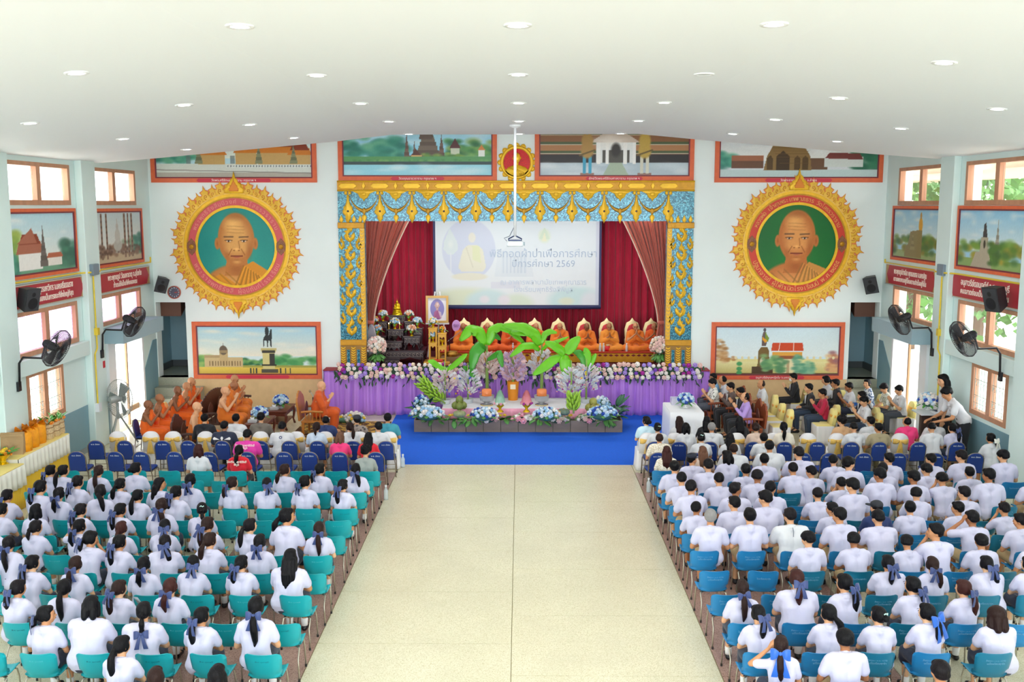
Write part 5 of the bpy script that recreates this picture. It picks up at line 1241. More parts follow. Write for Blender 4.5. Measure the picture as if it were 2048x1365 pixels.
def covered_chair(loc, rz, label, group, yellow=False):
    o = thing('covered_chair', label, 'chair', loc, rz, group); o.scale = (KC,) * 3
    q = put('chair_cover', COVER, o)
    if yellow:
        put('seat_cover', SEATC, o, m=COVY)
        b = bpy.data.meshes.get('back_cover')
        if not b:
            AP2 = arch(.376, .495, 7, .17); bb_ = MB(); bb_.loft([[Vector(tilt((x, z), y0=-.205 + y)) for x, z in AP2] for y in (.054, .034, -.034, -.054)]); b = bb_.mesh('back_cover', COVY, True)
        put('back_cover', b, o)
    put('sash', SASHM, o, m=SASHO if yellow else SASH)
    y, z = tilt((0, .31))[1:]
    put('bow', CBOW, o, (0, y - .06, z), (.16, random.uniform(-.06, .06), 0), m=SASHO if yellow else SASH)
    return o
# ================================================================ THE SEATED CROWD
ORD = ['first', 'second', 'third', 'fourth', 'fifth', 'sixth', 'seventh', 'eighth', 'ninth', 'tenth', 'eleventh', 'twelfth', 'thirteenth', 'fourteenth']
TEALROWS = [1.038 * y for y in (15.05, 14.48, 13.88, 13.12, 12.60, 11.97, 11.28, 10.70, 10.07, 9.35, 8.67, 8.03, 7.42)]
TEALCOL = [1.038 * x for x in (-2.38, -2.90, -3.42, -3.93, -4.47, -4.97, -5.48, -6.03, -6.55, -7.04)]
BLUEROWS = [1.038 * y for y in (15.12, 14.50, 13.90, 13.28, 12.66, 12.10, 11.48, 10.82, 10.13, 9.40, 8.75, 8.10, 7.45)]
BLUECOL = [1.038 * x for x in (2.22, 2.78, 3.32, 3.87, 4.43, 4.96, 5.48, 6.10, 6.72, 7.40)]
LS = """45,947,d,long 110,946,d,long,n 191,943,a,long,-,2 262,938,d,-,-,0,bun 80,976,b,mid,n 155,965,b,side,n 241,970,b,mid 319,969,e,-,-,1,long 380,962,a,short,n 118,989,a,mid,n 202,984,a,right 272,993,b,long 353,986,b,mid,n 31,999,b,long,n
3,1021,b,mid 68,1029,a,-,-,0,bob 155,1023,b,long,n 239,1021,b,long,n 323,1012,a,right,n,2 405,1020,c,short,clip 12,1058,b,side,n 106,1061,b,short 188,1054,ear,mid,n 275,1065,a,long,-,5 350,1054,c,long,n 420,1082,b,mid,-,2 38,1088,a,long,n 182,1079,f,short,n 230,1086,b,long,n 313,1086,w,right,n
99,1136,b,long,n 151,1136,a,mid,n,2 284,1143,a,mid,n 383,1137,c,short,n 31,1181,b,mid,n 118,1177,a,long 229,1187,b,long,n,2,girl,phone 340,1175,a,mid,n,5 92,1231,e,side,n 174,1213,w,-,-,0,bob 283,1224,w,braid,low 404,1245,b,long,n 245,1294,b,long 313,1357,a,long,n,2 434,1353,a,-,-,0,bob
466,967,d,mid,n,2 535,969,c,short,n 570,941,d,mid,-,2 610,965,d,short,n 640,940,d,mid,n 686,972,b,long,n 712,940,a,right,n 449,1050,b,long,n,2 573,1034,e,mid 547,1053,d,long 519,1085,a,short,n 639,1060,a,long,n,2 485,1128,b,mid,n 579,1116,w,-,-,0,long 513,1215,a,long,n"""
RS = """1369,920,e,beret 1349,935,a,boy 1416,932,w,boy 1482,920,a,boy 1557,908,w,boy2 1491,941,a,boy2 1513,954,b,mush 1363,959,c,boy 1438,960,c,boy 1384,976,b,boy 1588,939,c,boy 1603,947,d,boy2 1628,922,b,boy 1470,980,e,boy 1539,978,b,boy 1520,998,d,boy2 1467,1008,d,boy 1392,1020,b,boy 1420,1035,a,grey 1500,1033,a,boy 1637,990,c,boy 1581,1033,w,lanyard
2006,913,d,mush 1923,914,d,boy2 1861,920,d,boy 1777,919,d,boy 1672,928,e,boy2 1734,939,b,boy 1796,940,d,mush 1758,951,d,boy2 1826,956,d,boy2 1863,959,f,mush 1884,948,a,boy 1975,952,d,boy 2002,957,w,mush 1682,970,f,boy 1706,973,d,mask 1818,989,b,specs 1865,987,d,boy 1761,1017,d,cap 1757,1037,w,boy2 1819,1017,a,boy 1919,1018,d,boy 2028,1021,f,boy 1666,1024,d,boy 1680,1032,d,boy 1945,1038,ear,boy2 1617,1079,d,mush 1709,1081,b,mush 1872,1065,side,boy 1815,1090,b,mush 1902,1084,a,mush 2041,1043,d,boy 2024,1085,a,frizz 1690,1280,a,mush 1881,1346,a,boy2
1484,1178,G,a,long,n,2 1592,1159,G,w,mid,n,5 1777,1127,G,w,mid,n 1864,1131,G,a,right,n,2 1974,1131,G,w,right,n 2056,1130,G,g,long,n 1690,1167,G,g,long,n 1825,1172,G,g,short,n 1928,1178,G,g,long,n,5 1517,1238,G,c,mid,n 1657,1228,G,g,right 1562,1300,G,ear,long,big,2 1755,1239,G,g,-,clip,0,bun 1854,1227,G,g,long,bright 1992,1244,G,w,-,-,2,bigbob"""
TAILW = {'long': 'long ponytail', 'mid': 'mid length ponytail', 'short': 'short ponytail', 'side': 'ponytail over one side', 'right': 'side swept ponytail', 'braid': 'braid'}
MIXA = {'tan': cloth('tan', 'cfa57c'), 'lightblue': cloth('lightblue', 'c4e2f0'), 'cream': cloth('cream', 'e9e0cf'), 'beige': cloth('beige', 'd9bfae'), 'khaki2': cloth('khaki2', 'a99c7c'), 'pink': cloth('pink', 'ee3a7e'), 'magenta': cloth('magenta', 'e33aa8'), 'red': cloth('red', 'd9192e'), 'greysuit': cloth('greysuit', '6f685f'), 'navyshirt': cloth('navyshirt', '26386a'), 'tealpolo': cloth('tealpolo', '3b93a8'), 'paleblue': cloth('paleblue', 'c9d8ea'), 'grey': cloth('greytop', '98a09c'), 'lilac': cloth('lilac', 'b89ae2'), 'brownsuit': cloth('brownsuit', '5e4c46'), 'crimson': cloth('crimson', 'b3153f'), 'navytee': cloth('navytee', '222b44'), 'blue': cloth('blueshirt', '7fb2d8'),
        'black': BLACKC, 'white': WHITEB, 'school': WHITES, 'grey_tr': cloth('greytrouser', '4a505c'), 'olive': cloth('olive', '8f8665'), 'jeans': cloth('jeans', '2f4058')}
def patterned(name, a, b_, sc, thr=.52):
    m = cloth(name, a); N, L = m.node_tree.nodes, m.node_tree.links
    v = N.new('ShaderNodeTexVoronoi'); v.inputs['Scale'].default_value = sc; tc = N.new('ShaderNodeTexCoord'); L.new(tc.outputs['Object'], v.inputs['Vector'])
    r = N.new('ShaderNodeMapRange'); r.inputs[1].default_value = thr - .06; r.inputs[2].default_value = thr + .06; L.new(v.outputs['Distance'], r.inputs[0])
    mx = N.new('ShaderNodeMix'); mx.data_type = 'RGBA'; mx.inputs[6].default_value = (*hexc(b_), 1); mx.inputs[7].default_value = (*hexc(a), 1)
    L.new(r.outputs[0], mx.inputs[0]); L.new(mx.outputs[2], N['Principled BSDF'].inputs['Base Color'])
    return m
MIXA['floral'] = patterned('floral', 'eeeee6', '4d5348', 16, .32); MIXA['bluefloral'] = patterned('bluefloral', 'dfe6ef', '52688f', 20, .5); MIXA['palefloral'] = patterned('palefloral', 'e6e8e2', 'a9b09c', 22, .5); MIXA['lace'] = patterned('lace', 'efe8da', 'd3c6ae', 30, .5); MIXA['plaid'] = patterned('plaid', '9c8f88', '4c4648', 14, .4)
LANY = MB().tube([(0, 0, .0), (.006, -.012, -.06), (0, -.02, -.13)], .004, 5).tube([(0, -.02, -.13), (-.016, -.022, -.16), (0, -.022, -.185), (.016, -.022, -.16), (0, -.02, -.13)], .004, 5).mesh('lanyard', mat('lanyard_grey', '4c5a6e', .6))
PHONE = MB().box((-.037, -.004, -.075), (.037, .004, .075), bev=.003).mesh('phone', mat('phone_silver', 'c6d4da', .2), True)
grid, seated = {}, []
def near_i(v, L): return min(range(len(L)), key=lambda i: abs(L[i] - v))
def seat_person(u, v, b, rows, cols, blk, ri=None, dy=.21, back=.025, headz=None):
    r = BODY[b]; hz = r['head'].translation.z; hy_ = r['head'].translation.y
    if ri is None:
        p = at_z(u, v, .95); ri = near_i(p.y + (-.30 if blk == 'blue' else -.24), rows)
    Yo = rows[ri] + dy + back
    # scale so that the head meets its place
    s = .88
    for _ in range(4):
        d = ray(u, v); t = (Yo + hy_ * s) / d[1]; z = H + d[2] * t; s = max(.80, min(.97, z / hz))
    x = d[0] * t
    return V((x, Yo, 0)), s, ri, x
def add_student(tok, blk):
    f = tok.split(','); u, v = float(f[0]), float(f[1]); rows, cols = (TEALROWS, TEALCOL) if blk == 'teal' else (BLUEROWS, BLUECOL)
    girl = blk == 'teal' or f[2] == 'G'
    if f[2] == 'G': f.pop(2)
    if girl:
        b = 'girl_' + f[2]; tl = f[3] if f[3] != '-' else None; bow = f[4] if len(f) > 4 else '-'; hc = int(f[5]) if len(f) > 5 else random.choice((0, 0, 1)); hair = f[6] if len(f) > 6 else 'girl'
        kw = dict(hair=hair, hcol=hc, tl=tl, top=WHITES, bottom=NAVY, skin=random.choice((0, 0, 2, 1)), extra=[])
        bw = {'n': 'n', 'low': 'n', 'big': 'b', 'bright': 'b'}.get(bow)
        kw['bow'] = bw
        if bow in ('big', 'bright'): kw['bowm'] = RIBB
        if bow == 'low': kw['bowz'] = -.2
        if bow == 'clip': kw['extra'].append(('hair_clip', CLIP, (0, -.12, .05), None, None))
        col = {2: 'brown ', 5: 'reddish ', 0: '', 1: ''}[hc]
        if hair in ('bob', 'bigbob'): d = {'bob': 'short bobbed hair', 'bigbob': 'bushy brown bob'}[hair]
        elif hair == 'long': d = 'long loose dark hair'
        elif hair == 'bun': d = 'pinned up hair' + (' and a pale clip' if bow == 'clip' else '')
        else: d = col + TAILW[tl] + {'n': ' and navy bow', 'low': ' tied low with navy bow', 'big': ' and large blue bow', 'bright': ' and bright blue bow', 'clip': ' and flower clip', '-': ''}[bow]
        d = 'schoolgirl, ' + d
        if len(f) > 7: kw['extra'].append(('phone', PHONE, (.16, .32, .86), (.6, 0, -.3), None)); d = 'schoolgirl, ' + 'ponytail and navy bow, holding phone'
        if f[2] in ('ear',): d = d.replace(' length', '') + ', arm raised'
        face = f[2] in ('e', 'f', 'd', 'g')
    else:
        b = 'boy_' + f[2]; k = f[3]
        kw = dict(hair={'beret': 'boy', 'grey': 'boy', 'lanyard': 'boy', 'mask': 'boy2', 'specs': 'mush', 'cap': 'boy'}.get(k, k), hcol={'grey': 4}.get(k, random.choice((0, 0, 0, 1))), top=WHITES, bottom=KHAKI, skin=random.choice((0, 1, 1, 0, 3)), extra=[])
        d = {'boy': 'schoolboy, short cropped hair', 'boy2': 'schoolboy, tousled short hair', 'mush': 'schoolboy, bowl cut hair', 'frizz': 'schoolboy, frizzy curly hair', 'beret': 'schoolboy in dark beret', 'grey': 'grey haired man in white shirt', 'lanyard': 'heavy set man, lanyard on his back', 'mask': 'schoolboy in white face mask', 'specs': 'schoolboy in spectacles', 'cap': 'person in dark baseball cap'}[k]
        if f[2] == 'side': d = 'schoolboy turned sideways, hands at his mouth'
        elif f[2] == 'f' and k in ('boy', 'mush'): d += ', hands to face'
        elif f[2] == 'ear': d += ', hand at his ear'
        if k == 'lanyard': kw['extra'].append(('lanyard', LANY, BODY[b]['N'] + V((0, -.085, .02)), (-.2, 0, 0), None)); kw['top'] = WHITEB
        if k == 'mask': kw['extra'].append(('face_mask', MASKM, (0, 0, 0), None, None))
        if k == 'specs': kw['extra'].append(('spectacles', SPECS, (0, 0, 0), None, None))
        if k == 'cap': kw['extra'].append(('cap', CAPM, (0, 0, 0), None, None)); kw['top'] = MIXA['navyshirt']
        if k == 'beret': kw['extra'].append(('beret', BERET, (0, 0, 0), None, None))
        face = f[2] in ('d', 'e', 'side')
    loc, s, ri, x = seat_person(u, v, b, rows, cols, blk)
    seated.append([blk, ri, x, loc, b, s, d, face, kw])
for t in LS.split(): add_student(t, 'teal')
for t in RS.split(): add_student(t, 'blue')
# adults: u, v, body, hair, hair colour, skin, top, bottom, tail, row kind, description
ROWK = {'WL': (18.05, .24), 'N1L': (17.46, .22), 'N2L': (16.65, .22), 'WR': (18.0, .24), 'N1R': (17.46, .22), 'N2R': (16.66, .22)}
AD = """410,838,adult_long,boy,0,0,black,black,,WL,man in black suit and spectacles|472,838,adult_a,boy,0,0,white,black,,WL,man in plain white shirt|522,836,adult_long,boy2,0,0,greysuit,grey_tr,,WL,man in taupe grey suit|652,843,adult_a,thin,0,1,navyshirt,black,,WL,balding man in navy shirt|714,846,adult_s,cap,0,0,plaid,black,,WL,person in dark teal cap and plaid shirt|776,837,adult_a,boy,0,1,tealpolo,jeans,,WL,man in teal polo shirt at the carpet edge
449,853,adult_w,boy,0,3,navytee,black,,N1L,man in navy shirt with white wing print|565,856,adult_w,boy2,0,4,white,black,,N1L,man in white tee with small round navy logo|633,861,woman_a,girl,2,0,paleblue,jeans,short,N1L,woman in pale blue tee with low brown ponytail|700,861,woman_c,girl,2,0,white,black,mid,N1L,woman in white tee with brown ponytail|757,857,adult_s,boy2,0,0,white,jeans,,N1L,young man in white tee by the aisle
495,871,adult_w,boy2,0,1,magenta,black,,N2L,heavy man in magenta tee|681,879,woman_b,bob,3,0,pink,grey_tr,,N2L,short haired woman in bright pink jacket|737,887,woman_a,long,0,0,red,jeans,,N2L,woman in red tee with long black hair
1292,846,woman_c,bun,0,0,lightblue,white,,WR,woman in light blue blouse with hair bun|1359,849,woman_a,long,2,0,white,white,,WR,woman in white with long brown hair|1413,849,woman_a,long,0,0,black,black,,WR,woman in black with long black hair|1479,843,woman_a,long,0,0,black,black,,WR,woman in black beside the lilac jacket man|1683,854,woman_c,frizz,1,0,tan,black,,WR,woman in tan top with curly pinned hair|1741,846,adult_s,boy,0,0,white,black,,WR,man in white shirt facing away near the standing table|1813,851,adult_s,thin,0,1,pink,black,,WR,balding man in hot pink shirt|1868,848,adult_a,thin,1,0,white,black,,WR,balding man in white tee below the writing stand
1315,860,woman_a,bun,0,0,white,white,,N1R,woman in white with decorated hair bun|1372,865,woman_a,bob,0,0,white,black,,N1R,woman in white with short black bob|1423,856,adult_a,boy,4,1,white,black,,N1R,grey haired man with light blue collar|1512,858,woman_b,bun,2,0,beige,black,,N1R,woman in beige with loose brown bun|1567,855,woman_a,girl,0,0,cream,black,mid,N1R,woman in cream top with low black ponytail|1708,859,adult_down,boy2,0,0,white,black,,N1R,person in loose white shirt with dark hair|1757,858,adult_s,boy,0,1,khaki2,olive,,N1R,man in khaki uniform with yellow badge|1862,871,adult_down,boy2,0,0,white,jeans,,N1R,young man in white shirt bending his head|1905,860,girl_g,girl,0,0,school,jeans,long,N1R,girl in white with navy bow and spectacles
1319,880,adult_a,thin,2,1,lace,black,,N2R,man in cream patterned shirt|1402,880,woman_b,bun,0,0,white,black,,N2R,woman in white, black bun with gold pins|1460,879,woman_a,long,0,0,white,black,,N2R,woman in white with black veil like hair|1527,877,adult_a,boy,0,0,white,black,,N2R,man in white shirt, neat black hair|1980,890,girl_g,girl,0,1,white,white,short,N2R,girl in white blouse with cream ribbon
1333,906,woman_a,long,5,0,lace,black,,B0,woman in cream lace with white bow|1406,905,woman_a,long,3,0,beige,grey_tr,,B0,woman in beige with long light brown hair|1420,914,girl_g,bob,0,0,school,black,,B0b,girl with dark bob|1466,898,adult_w,thin,2,1,white,black,,B0,man in white shirt with thinning brown hair|1539,894,adult_w,boy,0,1,white,black,,B0,broad man in white shirt
397,901,woman_a,bob,5,0,white,grey_tr,,T0,woman in white with auburn bob and bag strap|478,902,woman_a,girl,0,0,red,black,mid,T0,woman in red tee with white lettering|732,908,woman_b,frizz,0,0,grey,black,,T0,woman in grey top with long curly black hair"""
adult_spots = {}
TLET = text_mesh('โรงเรียนพุทธิรังสี\nพิบูล', .06, m=CREAMT, bold=.001, sp=.9)
LOGO = MB(); LOGO.loft([[(r * math.cos(t), -d, r * math.sin(t)) for r, d in ((.018, 0), (.034, 0), (.034, .004), (.018, .004))] for t in np.linspace(0, 2 * PI, 21)], caps=False); LOGOM = LOGO.mesh('round_logo', mat('logo_navy', '22346a', .6))
WING = MB()
for s in (-1, 1): WING.prism([(s * .05, -.03), (s * .17, .03), (s * .2, .0), (s * .19, -.035)], .004)
WING.prism([(-.03, 0), (-.02, .03), (0, .04), (.02, .03), (.03, 0), (.01, -.05), (-.01, -.05)], .004)
WINGM = WING.mesh('wing_print', mat('print_white', 'f2f2f2', .7)); BANDM = None
for q in AD.replace('\n', '|').split('|'):
    f = q.split(',', 10); u, v = float(f[0]), float(f[1]); b, hair, hc, sk, top, bot, tl, rk, d = f[2], f[3], int(f[4]), int(f[5]), f[6], f[7], f[8] or None, f[9], f[10]
    ex = []; bow = None; bowm = None
    if 'spectacles' in d or 'sunglasses' in d: ex.append(('spectacles', SPECS, (0, 0, 0), None, None))
    if hair == 'cap': hair = 'boy'; ex.append(('cap', CAPM, (0, 0, 0), None, None))
    if 'navy bow' in d: bow = 'n'
    if 'big white bow' in d: bow, bowm = 'w', RIBW
    if 'cream ribbon' in d: bow, bowm = 'n', RIBW
    if 'pins' in d or 'decorated' in d: ex.append(('hair_clip', CLIP, (.03, -.12, .06), None, None))
    r = BODY[b]; bk = r['P'] + r['u'] * .3 - r['f'] * .128
    if 'logo' in d: ex.append(('round_logo', LOGOM, bk + V((0, -.02, .06)), (-.2, 0, 0), None))
    if 'wing' in d: ex.append(('wing_print', WINGM, bk + V((0, -.03, .03)), (-.2, 0, 0), None))
    if 'lettering' in d or 'magenta' in d: ex.append(('lettering', TLET, bk + V((0, -.025 if 'mag' in d else -.012, .06)), (PI / 2 - .15, 0, 0), None))
    kw = dict(hair=hair, hcol=hc, tl=tl, top=MIXA[top], bottom=MIXA[bot], skin=sk, bow=bow, bowm=bowm, extra=ex)
    face = b in ('adult_s', 'woman_c')
    if rk in ('B0', 'B0b', 'T0'):
        blk = 'teal' if rk == 'T0' else 'blue'
        loc, s, ri, x = seat_person(u, v, b, TEALROWS if blk == 'teal' else BLUEROWS, None, blk, 1 if rk == 'B0b' else 0)
        seated.append([blk, ri, x, loc, b, s, d, face, kw])
    else:
        y, dy = ROWK[rk]
        loc, s, ri, x = seat_person(u, v, b, [y], None, rk, 0, dy)
        adult_spots.setdefault(rk, []).append(x)
        person(b, loc, random.uniform(-.06, .06), s, label=d + ', ' + {'WL': 'bow chair row', 'N1L': 'first navy row', 'N2L': 'second navy row', 'WR': 'bow chair row', 'N1R': 'first navy row', 'N2R': 'second navy row'}[rk], group='adults in the front rows', face=face, **kw)
# seat the students and number them from the aisle, give every seat of the two blocks its chair
for blk, rows, cols, sg in (('teal', TEALROWS, TEALCOL, -1), ('blue', BLUEROWS, BLUECOL, 1)):
    for ri, Yc in enumerate(rows):
        ppl = sorted([p for p in seated if p[0] == blk and p[1] == ri], key=lambda p: abs(p[2]))
        taken = set()
        for n_, p in enumerate(ppl):
            _, _, x, loc, b, s, d, face, kw = p
            ci = min((i for i in range(len(cols)) if i not in taken), key=lambda i: abs(cols[i] - x)); taken.add(ci)
            x = cols[ci] + max(-.16, min(.16, x - cols[ci])); loc.x = x
            nav = 'schoolgirl' in d or 'schoolboy' in d
            lab = '%s, %s from aisle in %s %s row' % (d, ORD[n_], ORD[ri], blk); lab = lab if len(lab.split()) < 17 else lab.replace('and large', 'large')
            person(b, loc, random.uniform(-.1, .1), s, label=lab, group='students and teachers on the %s chairs' % blk, face=face, shoes=ci < 2 or True, **kw)
        nc = 0
        for ci, cx in enumerate(cols):
            x = cx + random.uniform(-.03, .03); Yo = Yc + .21
            d_ = Yo * math.cos(TH) + 4.2 * math.sin(TH); u = 1040 + x * FPX / d_
            if u < -40 or u > 2090: continue
            occ = ci in taken
            m = TEAL if blk == 'teal' else (BLUE if (ci < 2 or random.random() < .5) else BLUE2)
            let = (LET['td'] if random.random() < .55 else LET['tw']) if blk == 'teal' else (LET['b3'] if random.random() < .6 else LET['b1'])
            plastic_chair(m, (x, Yo, 0), random.uniform(-.07, .07), '%s plastic chair, %s, %s seat from aisle in %s %s row' % ('teal' if m is TEAL else ('blue' if m is BLUE else 'deep blue'), 'occupied' if occ else 'empty', ORD[ci], ORD[ri], blk), '%s plastic chairs' % blk, let)
# navy and covered rows
NAVYX = {'N1L': [-7.3, -6.78, -6.15, -5.68, -5.09, -4.45, -3.95, -3.47, -2.87, -2.31], 'N2L': [-7.29, -6.63, -6.22, -5.65, -5.08, -4.46, -3.87, -3.45, -2.95, -2.37],
         'N1R': [2.3, 2.74, 3.26, 3.98, 4.54, 5.1, 5.68, 6.13, 6.80, 7.48], 'N2R': [2.24, 2.86, 3.38, 3.98, 4.62, 5.05, 5.62, 6.19, 6.79, 7.45]}
for rk, xs in NAVYX.items():
    y, dy = ROWK[rk]
    for i, x in enumerate(sorted([x * 1.049 for x in xs], key=abs)):
        occ = any(abs(x - a) < .27 for a in adult_spots.get(rk, []))
        banquet_chair((x, y + dy, 0), random.uniform(-.08, .08), '%s navy banquet chair, %s from the aisle, %s navy row, %s side' % ('occupied' if occ else 'empty', ORD[i], 'first' if rk[1] == '1' else 'second', 'teal' if rk[2] == 'L' else 'blue'), 'navy banquet chairs')
for rk, xs in (('WL', [-7.15, -6.56, -6.17, -5.57, -5.02, -4.61, -3.96, -3.46, -2.85, -2.33]), ('WR', [2.25, 2.73, 3.27, 3.84, 4.48, 5.07, 5.59, 6.1, 6.70, 7.2])):
    y, dy = ROWK[rk]
    for i, x in enumerate(sorted([x * 1.049 for x in xs], key=abs)):
        occ = any(abs(x - a) < .27 for a in adult_spots.get(rk, []))
        covered_chair((x, y + dy, 0), random.uniform(-.07, .07), '%s white covered chair with gold bow, %s from the aisle, %s side' % ('occupied' if occ else 'empty', ORD[i], 'teal' if rk[1] == 'L' else 'blue'), 'white covered chairs')
# ================================================================ MONKS, STAGE FURNITURE, FLOWERS, OFFERINGS
ROBE1 = cloth('robe_saffron', 'e0761c', var=.08, vs=5); ROBE2 = cloth('robe_bright_orange', 'f4690f', var=.06, vs=5); ROBE3 = cloth('robe_rust', 'd4560f', var=.08, vs=5); ROBE4 = cloth('robe_amber', 'e08a2a', var=.08, vs=5)
def monk_body(key, cover, legs, lean=.08, arms='wai', hy=0, hp=-.15, wide=1.08):
    if key in BODY: return BODY[key]
    r = body(key, lean, .18, arms, hy, hp, legs, wide, 1.0, 'long' if cover == 'both' else 'short', 'trousers', .0095)
    P, u, f, Sz, N, sh = r['P'], r['u'], r['f'], r['S'], r['N'], .18
    pr = []
    for s in (-1, 1):
        x = V((s, 0, 0))
        pr += [('c', P + x * .07, P + u * .18 + x * .06, .135, .118), ('c', P + u * .16 + x * .06, P + u * (.28 if (cover == 'one' and s > 0) else .36) + x * .065, .118, .112)]
    sides = (-1, 1) if cover == 'both' else (-1,)
    for s in sides:
        S = Sz + V((s * sh, 0, -.012)); E_ = S + V((s * .04, .10, -.235))
        pr += [('c', Sz + V((s * .05, 0, -.02)), S, .098, .078), ('c', S, E_, .076, .085), ('c', E_, P + u * .26 + f * .2 + V((s * .05, 0, 0)), .08, .062), ('c', E_ + V((0, 0, -.02)), E_ + V((-s * .02, .02, -.16)), .075, .09)]
    # sash rolled over the covered shoulder, falling across the chest
    pr += [('c', Sz + V((-.12, .06, .03)), P + u * .2 + f * .12 + V((.10, 0, 0)), .045, .04), ('c', Sz + V((-.12, -.05, .03)), P + u * .12 - f * .10 + V((.08, 0, 0)), .045, .045)]
    if cover == 'both': pr += [('c', Sz + V((-.1, 0, .025)), Sz + V((.1, 0, .025)), .078, .078)]
    if legs == 'sit':
        for s in (-1, 1): pr += [('c', V((s * .085, .02, .515)), V((s * .115, .40, .50)), .115, .10), ('c', V((s * .115, .40, .50)), V((s * .12, .36, .16)), .095, .085)]
        pr += [('c', V((0, .08, .5)), V((0, .4, .5)), .1, .09), ('c', V((0, .40, .48)), V((0, .36, .18)), .08, .08)]
    else:
        for s in (-1, 1): pr += [('c', V((s * .09, .02, .12)), V((s * .33, .30, .10)), .125, .095), ('c', V((s * .33, .30, .09)), V((-s * .06, .38, .07)), .09, .075)]
        pr += [('c', V((0, .1, .1)), V((0, .34, .09)), .12, .08)]
    folds = []
    for k in range(6):
        t = k / 5
        folds.append(('c', P + u * (.30 - .26 * t) + f * .135 + V((-.16 + .03 * t, -.03, .03)), P + u * (.16 - .16 * t) + f * .125 + V((.15, -.03, -.02)), .016, .012))
    r['robe'] = [('robe', fuse('robe', pr + folds, .0105, ROBE1, wr=.006, seed=21), None)]
    r.pop('bottom', None); r.pop('shoes', None)
    return r
monk_body('monk_cross', 'both', 'cross', hp=-.35); monk_body('monk_cross2', 'both', 'cross', lean=.16, arms='wai', hp=-.5, hy=.25); monk_body('monk_cross3', 'both', 'cross', arms='waihigh', hp=-.2)
monk_body('monk_one', 'one', 'sit', hp=-.1); monk_body('monk_one2', 'one', 'sit', lean=.02, arms='waihigh', hp=.0, hy=.2); monk_body('monk_one3', 'one', 'sit', lean=.05, arms='lap', hp=.05)
monk_body('monk_both', 'both', 'sit', lean=.14, arms='wai', hp=-.45)
def monk(b, loc, rz, s, skin, robe, label, group=None, ex=()):
    return person(b, loc, rz, s, skin, 'bald', 0, robe, label=label, group=group, face=True, extra=ex, shoes=False)
# --- stage row: low platform with carpet front, nine monks and their gilt chairs
PLAT = 1.28
pf = thing('monk_platform', 'low long platform with patterned gold carpet front under the nine monks', 'platform', (0, 0, 0))
MB().box((-2.0, 24.55, 1.0), (3.35, 25.7, PLAT - .02), bev=.01).build('base', mat('red_platform', '9c2a24', .7), pf)
MB().box((-2.0, 24.5, PLAT - .03), (3.35, 25.7, PLAT), bev=.008).build('carpet_top', mat('red_orange_carpet', 'b8381c', .9, bump=.2), pf)
GC = mat('gold_carpet', 'd99a22', .8, var=.1, vs=9)
MB().box((-1.98, 24.53, 1.02), (3.33, 24.55, PLAT - .04)).build('carpet_front', GC, pf)
MOT = MB().prism([(-.06, 0), (0, .03), (.06, 0), (0, -.03)], .006).mesh('carpet_motif', mat('maroon_motif', '7c1f2a', .8))
for k in range(38): put('carpet_motif', MOT, pf, (-1.9 + .139 * k, 24.53, PLAT - .09))
REDV = mat('red_velvet_seat', 'c3222e', .6, sheen=.3); IVORY = mat('ivory_gilt_frame', 'f0dfa8', .4, metal=.15)
def gilt_back():
    out = [(-.2, 0), (-.26, .3), (-.27, .5), (-.2, .68), (-.08, .73), (0, .82), (.08, .73), (.2, .68), (.27, .5), (.26, .3), (.2, 0)]
    inn = [(-.13, .08), (-.18, .3), (-.18, .48), (-.12, .6), (0, .65), (.12, .6), (.18, .48), (.18, .3), (.13, .08)]
    return MB().prism(out, .05, bev=.015).mesh('back_frame', IVORY, True), MB().prism(inn, .03, bev=.03).mesh('back_pad', REDV, True)
GB, GP = gilt_back()
MK = [(928, 663, 'monk_cross2', 3, ROBE1, 'partly hidden by a banana leaf beside the lilac fan'), (975, 661, 'monk_cross', 1, ROBE3, 'behind the tallest banana stem'), (1021, 667, 'monk_cross2', 1, ROBE3, 'hand at his mouth under a banana leaf'), (1071, 659, 'monk_cross', 1, ROBE1, 'palms joined between two banana stems'), (1119, 662, 'monk_cross', 1, ROBE1, 'fifth in the stage row, eyes lowered'), (1171, 671, 'monk_cross2', 4, ROBE1, 'dark skinned, beside the low banana leaves'), (1217, 674, 'monk_cross', 3, ROBE4, 'in front of the clear red backed chair'), (1269, 671, 'monk_cross3', 1, ROBE1, 'with spectacles, hands raised to his chin'), (1307, 669, 'monk_cross3', 3, ROBE3, 'last in the row behind the pink flowers')]
for i, (u, v, b, sk, rb, lb) in enumerate(MK):
    p = at_y(u, v, 25.05); r = BODY[b]
    s = max(.86, min(1.02, (p.z - PLAT) / r['head'].translation.z))
    monk(b, (p.x, 24.95, PLAT), PI + random.uniform(-.15, .15), s, sk, rb, 'monk in orange robe, ' + lb, 'monks seated on the stage', [('spectacles', SPECS, (0, 0, 0), None, None)] if 'spectacles' in lb else ())
    c = thing('gilt_chair', 'ivory gilt chair with red back, %s in the stage row from the altar' % ORD[i], 'chair', (p.x - .02, 25.45, PLAT), 0, 'gilt chairs on the stage'); c.scale = (.74, .9, .92)
    put('back_pad', GP, put('back_frame', GB, c, (0, -.05, 0), (-.08, 0, 0)), (0, -.04, 0))
    put('seat', bpy.data.meshes.get('low_cushion') or MB().box((-.24, -.2, 0), (.24, .02, .06), bev=.02).mesh('low_cushion', REDV, True), c)
    for sd in (-1, 1): put('arm', bpy.data.meshes.get('gilt_arm') or MB().tube([(0, .0, .02), (0, .0, .22), (0, -.18, .26), (0, -.2, .02)], .02, 8).mesh('gilt_arm', IVORY, True), c, (sd * .25, -.02, 0))
